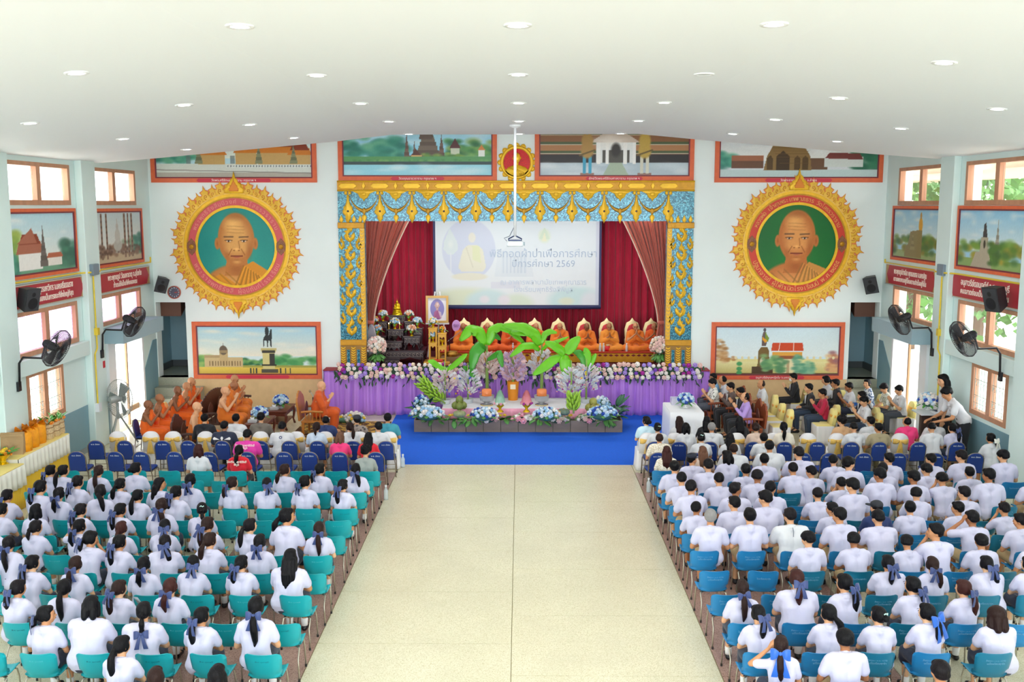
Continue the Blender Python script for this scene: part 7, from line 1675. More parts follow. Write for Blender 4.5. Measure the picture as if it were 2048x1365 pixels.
def notes_part(o, c, r, zr, n, cols, rg, L=.13, nm='bank_note'):
    me = [bpy.data.meshes.get('note_' + c_) or MB().box((-.028, -.003, 0), (.028, .003, L), bev=0).mesh('note_' + c_, mat('note_' + c_, c_, .7, var=.12, vs=30)) for c_ in cols]
    for i in range(n):
        a = rg.uniform(0, 2 * PI); t_ = (i + .5) / n; z = zr[0] + (zr[1] - zr[0]) * t_; q = r * (.35 + .65 * math.sin(PI * min(1, t_ * .85 + .12)))
        d = V((math.cos(a), math.sin(a), rg.uniform(.3, 1.2))).normalized()
        m_ = put(nm, me[rg.randrange(len(me))], o); m_.matrix_local = Matrix.Translation(V(c) + V((d.x * q * .75, d.y * q * .75, z))) @ orient(d, rg.uniform(0, 6))
def money_tree(u, v, zb0, H_, r, zr, n, cols, lb, leaves=(), pots=True, candy=0, stem=.035):
    p = at_z(u, v, zb0); o = thing('money_tree', lb, 'money tree', (p.x, p.y, zb0), 0, 'banana plant money trees'); rg = random.Random(lb)
    MB().tube([(0, 0, .0), (.005, 0, H_ * .5), (0, 0, H_)], [stem, stem * .8, stem * .45], 10).build('stem', BSTEM, o, smooth=True)
    notes_part(o, (0, 0, 0), r, zr, n, cols, rg)
    for (pts, W, dk) in leaves: put('leaf', banana_leaf(pts, W, BLEAF2 if dk else BLEAF), o)
    if pots: MB().lathe([(0, 0), (.11, 0), (.13, .1), (.125, .1), (0, .06)], 18).build('pot', mat('pale_pot', 'd3dade', .4), o, smooth='auto')
    if candy:
        cm = [bpy.data.meshes.get('bead_' + k) or MB().ball((0, 0, 0), .022, 8, 6).mesh('bead_' + k, BL[k].materials[0], True) for k in ('magenta', 'pink', 'yellow', 'royal', 'peach')]
        for i in range(candy):
            a = rg.uniform(0, 2 * PI); z = rg.uniform(*zr); put('sweet', cm[i % 5], o, (r * .95 * math.cos(a), r * .95 * math.sin(a) * .8, z))
    return o
def L3(o_u, o_v, Y, *pxs):   # leaf mid line measured in the photograph, local to the stem foot
    base = at_z(o_u, o_v, ZT); return [tuple(at_y(u, v, Y + dy) - base) for u, v, dy in pxs]
F = (974, 796)
money_tree(974, 796, ZT, 1.30, .3, (.55, 1.02), 120, ('f0d6d0', 'e6cbc8', 'f5e6e0'), 'tall banana money tree with pink notes on a silver bowl, nearer the altar', [(L3(*F, 22.4, (972, 690, 0), (958, 662, -.05), (940, 658, -.12), (920, 682, -.2)), .3, 0), (L3(*F, 22.4, (974, 690, 0), (984, 660, .05), (1000, 652, .1), (1034, 668, .1)), .24, 0), (L3(*F, 22.4, (972, 700, 0), (962, 690, -.1), (950, 704, -.25), (942, 742, -.3)), .3, 1), (L3(*F, 22.4, (975, 690, 0), (988, 668, .12), (1002, 680, .2)), .16, 1), (L3(*F, 22.4, (975, 720, 0), (998, 705, -.1), (1005, 735, -.2)), .16, 1)], pots=False, stem=.045)
F = (1083, 796)
money_tree(1083, 796, ZT, 1.32, .3, (.58, 1.05), 110, ('eedcd8', 'e4e6ee', 'e6d6d0'), 'tall banana money tree with pink notes, nearer the coconuts', [(L3(*F, 22.4, (1082, 690, 0), (1070, 668, -.05), (1048, 654, -.1), (1005, 650, -.1)), .3, 0), (L3(*F, 22.4, (1082, 688, 0), (1090, 668, .05), (1100, 662, .1), (1114, 666, .1)), .16, 0), (L3(*F, 22.4, (1080, 700, 0), (1066, 690, -.1), (1046, 692, -.2), (1020, 714, -.3)), .2, 0), (L3(*F, 22.4, (1083, 700, 0), (1094, 690, -.1), (1112, 684, -.15), (1137, 674, -.2)), .12, 0), (L3(*F, 22.4, (1060, 668, -.1), (1040, 664, -.1), (1020, 660, .1), (1052, 690, .15)), .2, 0)], pots=False, stem=.045)
F = (1142, 812)
money_tree(1142, 812, ZT, 1.02, .34, (.25, .8), 120, ('eef1f6', 'f2dcd8', 'e0e6ec'), 'banana money tree with bright sweets and big leaves beside the banana bunch', [(L3(*F, 22.0, (1130, 710, 0), (1122, 700, -.05), (1108, 690, -.1), (1090, 684, -.1)), .24, 0), (L3(*F, 22.0, (1132, 708, 0), (1138, 698, .05), (1148, 684, .1), (1160, 674, .1)), .26, 0), (L3(*F, 22.0, (1130, 710, 0), (1130, 720, -.15), (1132, 740, -.2), (1130, 756, -.2)), .26, 0), (L3(*F, 22.0, (1128, 712, 0), (1108, 718, -.1), (1088, 734, -.2), (1066, 750, -.25)), .24, 0)], candy=26, stem=.025)
F = (1172, 806)
money_tree(1172, 806, ZT, 1.0, .34, (.3, .82), 120, ('e2eaf4', 'dfe6ee', 'e3d3d3'), 'silver blue money tree with sweets behind the coconuts', [(L3(*F, 22.3, (1172, 735, 0), (1166, 715, .05), (1158, 705, .1), (1146, 704, .1)), .2, 1), (L3(*F, 22.3, (1172, 735, 0), (1174, 718, .05), (1174, 706, .1), (1170, 696, .1)), .2, 0), (L3(*F, 22.3, (1174, 735, 0), (1180, 728, .05), (1186, 718, .1), (1192, 708, .1)), .14, 0), (L3(*F, 22.3, (1174, 740, 0), (1190, 738, 0), (1206, 740, .1)), .1, 1)], candy=24, stem=.025)
F = (890, 808)
money_tree(890, 808, ZT, .98, .33, (.25, .72), 120, ('e8dad8', 'e6e8ec', 'e0c8cc'), 'white and pink money tree behind the green banana bunch', [(L3(*F, 22.1, (890, 740, 0), (876, 732, -.05), (866, 724, -.1), (856, 722, -.1)), .16, 0), (L3(*F, 22.1, (892, 742, 0), (908, 730, -.05), (922, 718, -.1), (934, 708, -.1)), .16, 0), (L3(*F, 22.1, (890, 740, 0), (888, 736, .05), (880, 742, -.1)), .14, 0)], candy=22, stem=.025)
F = (936, 806)
money_tree(936, 806, ZT, .92, .3, (.22, .72), 110, ('eef0f2', 'e2d2e6', 'd8dce2'), 'white and lilac money tree beside the pumpkin', [(L3(*F, 22.2, (938, 740, 0), (946, 752, -.1), (956, 772, -.1)), .12, 1), (L3(*F, 22.2, (935, 742, 0), (930, 735, 0), (926, 745, 0)), .12, 1)], candy=20, stem=.022)
p = at_z(1026, 800, ZT); o = thing('money_bouquet', 'tall mauve paper money bouquet rising from an orange pail', 'money tree', (p.x, p.y, ZT)); rg = random.Random(3)
MB().lathe([(0, 0), (.11, 0), (.14, .44), (.13, .44), (0, .38)], 20).build('pail', mat('orange_pail', 'e8901c', .45), o, smooth='auto'); MB().tube([(.13 * math.cos(t), 0, .44 + .18 * math.sin(t)) for t in np.linspace(0, PI, 12)], .008, 6).build('handle', WHITEF, o); MB().box((-.06, -.142, .27), (.06, -.132, .38)).build('label', mat('cream_label', 'f4e8c8', .6), o)
notes_part(o, (0, 0, .45), .34, (.0, .62), 230, ('dcb4c8', 'cfb4dc', 'ecc6c6', 'd8c6e4'), rg, .12, 'paper_petal'); MB().tube([(0, 0, .4), (0, 0, 1.0)], .03, 8).build('stem', BSTEM, o)
# silver bowls under the tall trees, orange packs, lotus cones, pumpkins, coconuts, banana bunches
for u, v, lb, lb2 in ((974, 808, 'silver footed bowl under the banana tree nearer the altar', 'orange saffron robe pack on the silver bowl nearer the altar'), (1083, 808, 'silver footed bowl under the banana tree nearer the coconuts', 'orange saffron robe pack on the silver bowl nearer the coconuts')):
    p = at_z(u, v, ZT); o = thing('silver_bowl', lb, 'bowl', (p.x, p.y - .12, ZT), 0, 'silver footed bowls')
    MB().lathe([(0, 0), (.14, 0), (.13, .02), (.06, .04), (.06, .06), (.15, .1), (.17, .22), (.16, .22), (0, .14)], 24).build('bowl', mat('silver', 'c3c6c8', .3, metal=.6, bump=.4, bs=45), o, smooth='auto'); MB().lathe([(.12, -.0), (.145, .0), (.145, .012), (.12, .012)], 24).build('gilt_foot', BG, o)
    tag(MB().box((-.11, -.08, 0), (.11, .08, .2), bev=.025).build('robe_pack', mat('orange_wrap', 'ef8a4c', .3, bump=.4, bs=18), None, (p.x, p.y - .16, ZT + .17), True), lb2, 'package')
for u, v, c, lb in ((1000, 815, 'a8d0b4', 'mint green folded flower cone on a gold footed bowl'), (1053, 815, 'e8969c', 'pink folded flower cone on a gold footed bowl')):
    p = at_z(u, v, ZT + .1); o = thing('offering_cone', lb, 'offering', (p.x, p.y, ZT)); rg = random.Random(u)
    MB().lathe([(0, 0), (.08, 0), (.07, .02), (.03, .05), (.03, .08), (.09, .14), (.10, .17), (0, .15)], 20).build('footed_bowl', BG, o, smooth='auto')
    sp = MB().add([(-.012, 0, 0), (.012, 0, 0), (.009, .006, .02), (0, .01, .035), (-.009, .006, .02)], [(0, 1, 2, 3, 4), (4, 3, 2, 1, 0)]); b = MB()
    for k in range(260):
        t_ = k / 260; a = k * 2.4; r_ = .13 * (1 - t_) ** .6 * (1 - .2 * (1 - t_)); b.add(sp.v, sp.f, Matrix.Translation((r_ * math.cos(a), r_ * math.sin(a), .2 + .25 * t_)) @ Matrix.Rotation(a + PI / 2, 4, 'Z') @ Matrix.Rotation(.7, 4, 'X'))
    b.lathe([(0, .18), (.115, .2), (.09, .32), (.04, .42), (0, .45)], 14); tag(b.build('folded_leaves', mat('cone_' + c, c, .6), o), kind='stuff')
    for k in range(9): a = 2 * PI * k / 9; f_ = put('flower', BL['pink' if k % 2 else ('magenta' if u > 1020 else 'white')], o); f_.matrix_local = Matrix.Translation((.115 * math.cos(a), .115 * math.sin(a), .19)) @ orient(V((math.cos(a), math.sin(a), .3))) @ Matrix.Scale(.7, 4)
def pumpkin(u, v, r, c, lb):
    p = at_z(u, v, ZT + r * .5); o = thing('pumpkin', lb, 'pumpkin', (p.x, p.y, ZT)); n = 48
    MB().loft([[((r * q * (1 + .06 * math.cos(10 * t))) * math.cos(t), (r * q * (1 + .06 * math.cos(10 * t))) * math.sin(t), z * r) for t in (2 * PI * k / n for k in range(n))] for q, z in ((.3, .02), (.75, .02), (.97, .25), (1, .5), (.9, .8), (.55, .95), (.15, .9))]).build('fruit', mat('pumpkin_' + c, c, .5, var=.2, vs=9), o, smooth=True)
    MB().tube([(0, 0, r * .88), (.01, 0, r * 1.1)], [.022, .015], 6).build('stalk', mat('stalk', '9a8a5c', .7), o)
pumpkin(919, 828, .13, '8a9468', 'grey green ribbed pumpkin with pale top before the white money tree'); pumpkin(1127, 824, .13, '5f7462', 'dark green pumpkin beside the banana bunch')
o = put('cut_pumpkin', MB().lathe([(0, 0), (.09, 0), (.1, .05), (.08, .1), (0, .1)], 16).mesh('cut_pumpkin', mat('pumpkin_orange', 'd8a04c', .5), True), None, (at_z(1119, 824, ZT + .05).x, at_z(1119, 824, ZT + .05).y - .08, ZT)); tag(o, 'small orange cut pumpkin piece beside the dark green pumpkin', 'pumpkin')
def coconuts(u, v, cols, lb):
    p = at_z(u, v, ZT + .08)
    for k, (dx, dy, dz) in enumerate(((-.09, 0, 0), (.08, .02, 0), (0, -.09, 0), (0, .0, .13))):
        o = thing('coconut', 'green coconut, %s of the four %s' % (('outer', 'inner', 'front', 'topmost')[k], lb), 'coconut', (p.x + dx, p.y + dy, ZT + dz), 0, 'coconuts ' + lb)
        MB().lathe([(0, 0), (.05, .01), (.085, .06), (.08, .12), (.045, .16), (0, .17)], 12, wob=.03).build('husk', mat('husk_' + cols, cols, .5, var=.15, vs=8), o, smooth=True); MB().lathe([(0, .15), (.03, .158), (.02, .175), (0, .18)], 8).build('cap', mat('stalk', '9a8a5c'), o)
coconuts(919, 812, '7c8a3c', 'behind the grey pumpkin'); coconuts(1186, 816, 'a3a04a', 'beside the blue mound')
BAN = MB().tube([(0, 0, 0), (0, .03, .03), (0, .05, .08), (0, .045, .13), (0, .035, .15)], [.008, .02, .022, .016, .006], 7).mesh('banana', mat('green_banana', '9cc83c', .45, var=.1, vs=6), True)
def bunch(p, axis, n, L, lb, rad=.07):
    o = thing('banana_bunch', lb, 'bananas', p); ax = V(axis).normalized(); q = orient(ax)
    st = [q @ V((0, 0, L * k / 6)) for k in range(-1, 8)]; MB().tube(st, [.02] * 7 + [.026, .03], 8).build('stalk', BSTEM, o, smooth=True)
    for i in range(n):
        b_ = put('banana', BAN, o); b_.matrix_local = q @ Matrix.Translation((0, 0, L * (i + .5) / n)) @ Matrix.Rotation(i * 2.39996, 4, 'Z') @ Matrix.Translation((0, rad * .35, 0)) @ Matrix.Rotation(-.55, 4, 'X') @ Matrix.Scale(1.15, 4)
p0 = at_y(884, 826, 21.9); p1 = at_y(846, 794, 21.9); bunch((p0.x, 21.9, ZT + .10), (p1 - p0) + V((0, .1, 0)), 56, .62, 'long slanted bunch of green bananas over the pale blue mound')
p0 = at_z(1147, 828, ZT); bunch((p0.x, p0.y, ZT + .06), (0, .25, 1), 34, .34, 'upright bunch of green bananas at the platform front')
# blue carpet
tag(MB().box((-2.9, 18.46, 0), (3.35, 23.3, .012)).build('carpet', mat('blue_carpet', '0c62e0', .95, var=.05, vs=30, bump=.3, bs=150)), 'bright blue carpet covering the aisle before the platform', 'carpet')
# ================================================================ SIDE GROUPS, FURNITURE AND WALL FITTINGS
def at_seat(u, v, b, rz, hz=None):
    r = BODY[b]; h = r['head'].translation; p = at_z(u, v, (hz or h.z))
    return V((p.x, p.y, 0)) - Euler((0, 0, rz)).to_matrix() @ V((h.x, h.y, 0))
CARV = mat('dark_carved_wood', '4a2a22', .35, var=.15, vs=5, bump=.3, bs=30); TEAK = mat('golden_teak', 'b8742e', .4, var=.12, vs=5, stretch=(1, 1, .3)); REDW = mat('reddish_wood', '8e4526', .4, var=.12, vs=5)
def bench(loc, rz, L, lb, m, h=1.05, arms=True):
    """carved seat facing +Y, length along X"""
    o = thing('carved_bench' if L > .9 else 'carved_armchair', lb, 'bench' if L > .9 else 'chair', loc, rz); o.scale = (1 if L > .9 else .86, .86, .86)
    MB().box((-L / 2, -.27, .36), (L / 2, .27, .42), bev=.012).build('seat', m, o)
    n = max(5, int(L / .14)) * 2 + 1; q = [(-L / 2, .42)]
    for k in range(n): t = k / (n - 1); q.append((-L / 2 + L * t, h - .22 + .2 * math.sin(PI * t) + (.025 if k % 2 else -.01)))
    q.append((L / 2, .42)); MB().prism(q, .05, bev=.012).build('backrest', m, o, (0, -.24, 0)).rotation_euler = (.12, 0, 0)
    for k in range(max(1, int(L / .55))):
        x = -L / 2 + (k + .5) * L / max(1, int(L / .55)); MB().prism([(-.15, .5), (-.17, .7), (-.08, .82), (0, .86), (.08, .82), (.17, .7), (.15, .5)], .02, bev=.02).build('back_panel', mat('carved_panel_wood', '6b4234', .4, var=.3, vs=30, bump=.5, bs=45), o, (x, -.2, 0))
    for s in (-1, 1):
        MB().tube([(s * L / 2, -.26, .64), (s * L / 2, 0, .66), (s * L / 2, .28, .64)], .03, 8).build('armrest', m, o)
        for y in np.linspace(-.16, .2, 5): MB().tube([(s * L / 2, y, .42), (s * L / 2, y, .64)], .013, 6).build('spindle', m, o)
        for y in (-.23, .23): MB().tube([(s * (L / 2 - .04), y, .4), (s * (L / 2 - .01), y, .2), (s * (L / 2 - .03), y, .05), (s * (L / 2 - .0), y, 0)], [.04, .035, .025, .035], 8).build('leg', m, o)
    return o
RX = -PI / 2
for u, v, b, sk, rb, s, seat, lb in ((297, 811, 'monk_one2', 4, ROBE2, 1.0, 'n', 'nearest bright orange novice with dark skin, palms joined at the door'), (320, 798, 'monk_one2', 3, ROBE2, 1.0, 'n', 'second bright orange novice, hands spread in prayer'), (356, 782, 'monk_one', 4, ROBE2, 1.0, 'w', 'third novice in bright orange on the covered chair'), (374, 774, 'monk_one2', 1, ROBE2, 1.0, 'w', 'fourth novice in bright orange before the steps'), (384, 764, 'monk_one', 1, ROBE2, 1.0, 'w', 'farthest novice in bright orange by the wainscot'),
        (395, 815, 'monk_one3', 0, ROBE1, 1.05, 'c', 'fair shaven monk with bare shoulder on the nearest carved chair'), (451, 783, 'monk_one2', 0, ROBE1, 1.06, 'b', 'fair monk with bare shoulder praying on the carved bench'), (469, 772, 'monk_both', 3, ROBE1, 1.0, 'b', 'robed monk on the carved bench holding his collar'), (470, 759, 'monk_both', 1, ROBE1, 1.03, 'b', 'robed monk at the far end of the carved bench'), (643, 773, 'monk_both', 0, ROBE3, 1.08, 'a', 'large shaven head monk in rust robe before the microphone')):
    s *= .89; loc = at_seat(u, v, b, RX, BODY[b]['head'].translation.z * s); loc.z = 0
    monk(b, loc, RX + random.uniform(-.08, .08), s, sk, rb, 'seated monk, ' + lb if 'monk' not in lb else lb, 'monks seated beside the wall')
    q = loc + V((-.03, 0, 0))
    if seat == 'n': banquet_chair(q, RX, 'navy banquet chair under the %s bright orange novice' % ('nearest' if u < 300 else 'second'), 'chairs under the novices', False)
    elif seat == 'w': covered_chair(q, RX, 'covered chair under the %s novice in bright orange' % {356: 'third', 374: 'fourth', 384: 'farthest'}[u], 'chairs under the novices', u == 356)
    elif seat == 'c': bench(q + V((-.02, 0, 0)), RX, .72, 'dark carved armchair under the nearest fair monk', CARV)
    elif seat == 'a': bench(q + V((-.02, 0, 0)), RX, .74, 'golden teak carved armchair under the rust robed monk', TEAK, 1.12)
    if u == 469: bench(q + V((-.02, .0, 0)), RX, 2.0, 'long dark carved bench with scalloped back under three monks', CARV)
def low_table(u, v, w_, d, h, lb):
    p = at_z(u, v, h); o = thing('coffee_table', lb, 'table', (p.x, p.y, 0), 0, 'dark wood coffee tables')
    MB().box((-w_ / 2, -d / 2, h - .035), (w_ / 2, d / 2, h), bev=.01).build('top', REDWD, o); MB().box((-w_ / 2 + .04, -d / 2 + .04, h - .12), (w_ / 2 - .04, d / 2 - .04, h - .035)).build('apron', REDWD, o); MB().box((-w_ / 2 + .05, -d / 2 + .05, .14), (w_ / 2 - .05, d / 2 - .05, .165)).build('shelf', REDWD, o)
    for sx in (-1, 1):
        for sy in (-1, 1): x, y = sx * (w_ / 2 - .05), sy * (d / 2 - .05); MB().tube([(x, y, h - .05), (x + sx * .025, y, h - .14), (x - sx * .005, y, .1), (x + sx * .03, y, 0)], [.035, .032, .02, .028], 8).build('leg', REDWD, o, smooth=True)
    return p
REDWD = mat('dark_reddish_wood', '6a3324', .35, var=.1, vs=5)
GLS = MB().lathe([(0, 0), (.03, 0), (.036, .12), (.033, .12), (.028, .01), (0, .01)], 14).mesh('glass_body', mat('drinking_glass', 'e8eef2', .05, trans=.6), True)
for u, v, nm in ((562, 815, 'farther coffee table'), (520, 840, 'nearer coffee table')):
    p = low_table(u, v, .46, .9, .44, 'dark wood coffee table with shelf, the %s before the bench monks' % nm.split()[0])
    bouquet((p.x + .02, p.y - .08, .44), .15, 46, ['sky', 'ice', 'sky', 'royal', 'ice'], 'round blue hydrangea bouquet on the ' + nm, 'glass', 1.0, .09, 6, 'blue table bouquets')
    for k, (dx, dy) in enumerate(((-.16, .2), (-.1, .3))):
        g_ = put('drinking_glass', GLS, None, (p.x + dx, p.y + dy, .44)); tag(g_, 'drinking glass with straw on the %s, %s' % (nm, 'by the edge' if k == 0 else 'by the bouquet'), 'glass', 'glasses on the coffee tables'); MB().tube([(0, 0, .02), (.02, 0, .2), (.05, 0, .22)], .004, 5).build('straw', mat('red_straw', 'd8504a', .5), g_)
    tx = thing('tissue_box', 'clear tissue box on the ' + nm, 'box', (p.x - .08, p.y - .28, .44)); MB().box((-.09, -.06, 0), (.09, .06, .07), bev=.008).build('box', mat('tissue_plastic', 'dde3e6', .2, trans=.35), tx); MB().prism([(-.03, 0), (-.05, .05), (.0, .035), (.04, .06), (.03, 0)], .02).build('tissue', WHITEF, tx, (0, .01, .065))
# rug, microphone, floor flowers
RUG = mat('gold_brown_rug', 'c39a3c', .9, bump=.3, bs=60); N_, L_ = RUG.node_tree.nodes, RUG.node_tree.links
n1 = N_.new('ShaderNodeTexNoise'); n1.inputs['Scale'].default_value = 5; n1.inputs['Detail'].default_value = 2; cr = N_.new('ShaderNodeValToRGB'); cr.color_ramp.interpolation = 'CONSTANT'; e = cr.color_ramp.elements; e[0].color = (*hexc('5a3a20'), 1); e[1].color = (*hexc('c9a040'), 1); e[1].position = .5; k = e.new(.58); k.color = (*hexc('7d5a28'), 1)
tcx = N_.new('ShaderNodeTexCoord'); L_.new(tcx.outputs['Object'], n1.inputs['Vector']); L_.new(n1.outputs[0], cr.inputs[0]); L_.new(cr.outputs[0], N_['Principled BSDF'].inputs['Base Color'])
tag(MB().box((-4.9, 18.9, .0), (-2.92, 22.2, .016)).build('rug', RUG), 'gold and brown patterned rug under the rust robed monk', 'rug')
p = at_z(627, 846, 0); t = thing('floor_microphone', 'black boom microphone stand before the rust robed monk', 'microphone stand', (p.x, p.y, .016)); BM = mat('black_metal', '22242a')
ph = at_y(622, 786, p.y).z
for k in range(3): a = 2 * PI * k / 3 + .5; MB().tube([(0, 0, .28), (.42 * math.cos(a), .42 * math.sin(a), .012)], .01, 6).build('leg', BM, t)
MB().tube([(0, 0, .2), (0, 0, ph - .12)], .012, 8).build('pole', BM, t); MB().tube([(-.05, 0, ph), (.2, .05, ph - .42)], .009, 8).build('boom', mat('silver', 'c3c6c8'), t); MB().ball((-.06, 0, ph + .02), (.03, .03, .035)).build('microphone', mat('gold_grey_mic', 'a08a66', .5), t)
p = at_z(700, 838, .1); o = thing('floor_flowers', 'long low yellow and white flower arrangement on the rug end', 'flowers', (p.x, p.y, .016)); rg = random.Random(8); dome(o, (.1, 0, .06), (.22, .16, .16), 40, ['white', 'ice', 'yellow', 'sky', 'white'], rg, 1.1, -.1); dome(o, (-.25, .05, .04), (.28, .1, .08), 26, ['white', 'yellow', 'white', 'cream'], rg, 1.0, 0); MB().ball((0, 0, .05), (.36, .12, .07)).build('foliage', mat('leaf_dark_core', '4c7a62'), o)
# --- offering tables along the wall under the portrait side windows
def drape_table(y0, y1, x1, h, lb):
    o = thing('offering_table', lb, 'table', (0, 0, 0), 0, 'skirted offering tables'); x0 = XL + .155
    MB().box((x0, y0, h - .02), (x1, y1, h), bev=.006).build('top_cloth', mat('pale_yellow_cloth', 'f4e08a', .7), o)
    for nm, m, z0, z1, off, n_ in (('yellow_skirt', mat('yellow_skirt', 'eec42e', .6, sheen=.2), .01, h - .1, -.015, 44), ('cream_overskirt', mat('cream_overskirt', 'efeee2', .7), h - .36, h - .012, .012, 16)):
        P_ = [(x1, y0), (x1, y1), (x0, y1)]
        def fn(u, v, off=off, n_=n_, z0=z0, z1=z1):
            Lt = (y1 - y0) + (x1 - x0); d = u * Lt; w_ = off + .014 * math.sin(2 * PI * n_ * u) * (1.15 - v)
            return (x1 + w_, y0 + d, z0 + (z1 - z0) * v) if d < y1 - y0 else (x1 - (d - (y1 - y0)), y1 + w_, z0 + (z1 - z0) * v)
        MB().sheet(fn, 220, 3, thick=.004).build(nm, m, o, smooth=True)
        MB().sheet(lambda u, v: (x0 + (x1 - x0) * u, y0 - off, z0 + (z1 - z0) * v), 8, 2, thick=.004).build(nm, m, o)
XT = at_z(132, 872, .78).x
drape_table(15.75, 17.6, XT, .80, 'offering table with cream overskirt and yellow skirt, farther one by the fan'); drape_table(13.6, 15.7, XT + .12, .74, 'offering table with cream overskirt and yellow skirt, nearer one with paper bag')
ORW = mat('orange_netting', 'f5a00f', .6, var=.12, vs=10, bump=.4, bs=30)
for k, (u, v) in enumerate(((48, 902), (62, 894), (76, 886))):
    p = at_z(u, v, .8); o = thing('wrapped_offering', 'orange net wrapped cylinder with frilled top, %s of three on the offering table' % ('nearest', 'middle', 'farthest')[k], 'package', (min(p.x, XT - .14), p.y, .80), 0, 'orange wrapped offerings')
    MB().lathe([(0, 0), (.13, 0), (.14, .1), (.135, .3), (.08, .34), (0, .35)], 24, wob=.03).build('wrap', ORW, o, smooth=True)
    b = MB(); rg = random.Random(k)
    for i in range(26): a = rg.uniform(0, 2 * PI); b.add([(0, 0, .33), (.12 * math.cos(a), .12 * math.sin(a), .36 + rg.uniform(0, .06)), (.13 * math.cos(a + .35), .13 * math.sin(a + .35), .34 + rg.uniform(-.05, .05))], [(0, 1, 2), (2, 1, 0)])
    tag(b.build('frill', ORW, o), kind='stuff')
WICK = mat('woven_bamboo', 'd9bf92', .6, var=.25, vs=60, bump=.6, bs=70)
for k, (u, v) in enumerate(((95, 878), (108, 872), (117, 867))):
    p = at_z(u, v, .8); o = thing('wicker_basket', 'woven bamboo basket with marigolds and leaves, %s of three on the offering table' % ('nearest', 'middle', 'farthest')[k], 'basket', (min(p.x, XT - .13), p.y, .80), 0, 'woven baskets')
    MB().lathe([(0, 0), (.10, 0), (.115, .02), (.11, .14), (.10, .26), (.09, .26), (.1, .04), (0, .03)], 20).build('basket', WICK, o, smooth='auto'); MB().tube([(.09 * math.cos(t), 0, .24 + .16 * math.sin(t)) for t in np.linspace(0, PI, 12)], .009, 6).build('handle', WICK, o)
    for z in (.1, .2): MB().lathe([(.112, z), (.118, z + .008), (.112, z + .016)], 20).build('band', mat('brown_band', 'a9855a', .6), o)
    for j in range(4): a = j * 1.6 + k; f_ = put('flower', BL['orange'], o, (.09 * math.cos(a), .09 * math.sin(a), .28), (.6, 0, a), 1.2); l = put('leaf', LEAFG, o); l.matrix_local = Matrix.Translation((.04 * math.cos(a + .6), .04 * math.sin(a + .6), .26)) @ Matrix.Rotation(a, 4, 'Z') @ Matrix.Rotation(.9, 4, 'X') @ Matrix.Scale(1.5, 4)
p = at_z(24, 915, .74); o = thing('paper_bag', 'brown kraft paper bag standing on the nearer offering table', 'bag', (-8.42, p.y, .74), .2); b = MB(); b.loft([[(-.17, -.1, 0), (.17, -.1, 0), (.17, .1, 0), (-.17, .1, 0)], [(-.18, -.03, .3), (.18, -.04, .3), (.18, .05, .3), (-.18, .06, .3)], [(-.18, -.02, .42), (.18, -.02, .42), (.18, .03, .42), (-.18, .03, .42)]]); b.build('bag', mat('kraft_paper', 'b3946a', .8, var=.06, bump=.3, bs=14), o); MB().box((-.178, -.05, .36), (.178, -.035, .40)).build('fold', mat('kraft_paper', 'b3946a'), o)
p = at_z(4, 925, .74); o = thing('offering_bowl', 'gold bowl with leaves and marigolds at the table edge', 'bowl', (-8.38, p.y - .1, .74)); MB().lathe([(0, 0), (.09, 0), (.05, .03), (.05, .06), (.14, .16), (.13, .16), (0, .08)], 20).build('bowl', BG, o, smooth='auto'); dome(o, (0, 0, .15), (.12, .12, .08), 14, ['orange', 'orange', 'yellow'], random.Random(2), .9, 0)
for j in range(10): a = j * .63; l = put('leaf', LEAFG, o); l.matrix_local = Matrix.Translation((.08 * math.cos(a), .08 * math.sin(a), .16)) @ Matrix.Rotation(a - PI / 2, 4, 'Z') @ Matrix.Rotation(.5, 4, 'X') @ Matrix.Scale(1.5, 4)
# --- fans
FANB = mat('fan_black', '2b2b30', .4, metal=.3); FANG = mat('fan_grey', 'a9b0ae', .4, metal=.3)
def fan_head(o, M, R, m, mb):
    """cage, blades and motor around the local Z axis (front = +Z)"""
    c = MB()
    for k in range(60):
        a = 2 * PI * k / 60; c.tube([(R * q * math.cos(a), R * q * math.sin(a), z) for q, z in ((.12, .1), (.6, .1), (.92, .06), (1, 0), (.92, -.06), (.4, -.09))], .0036, 4)
    for q, z in ((1, 0), (.7, .09), (.4, .1)): c.tube([(R * q * math.cos(t), R * q * math.sin(t), z) for t in np.linspace(0, 2 * PI, 33)], .006 if q == 1 else .003, 5)
    def P_(nm, b, mm, sm=False): q = b.build(nm, mm, o, smooth=sm); q.matrix_local = M; return q
    P_('cage', c, m)
    for k in range(3):
        a = 2 * PI * k / 3
        bl = MB().sheet(lambda u, v: (R * (.12 + .76 * v) * math.cos(a + (u - .5) * .9 * (1 - .3 * v)), R * (.12 + .76 * v) * math.sin(a + (u - .5) * .9 * (1 - .3 * v)), .03 * (u - .5) * 2), 6, 6, thick=.004); P_('blade', bl, mb, True)
    P_('motor', MB().lathe([(0, .03), (.05, .03), (.075, -.08), (.075, -.2), (.05, -.24), (0, -.24)], 18), m, 'auto'); P_('hub', MB().lathe([(0, .09), (.045, .09), (.045, .11), (0, .115)], 16), m)
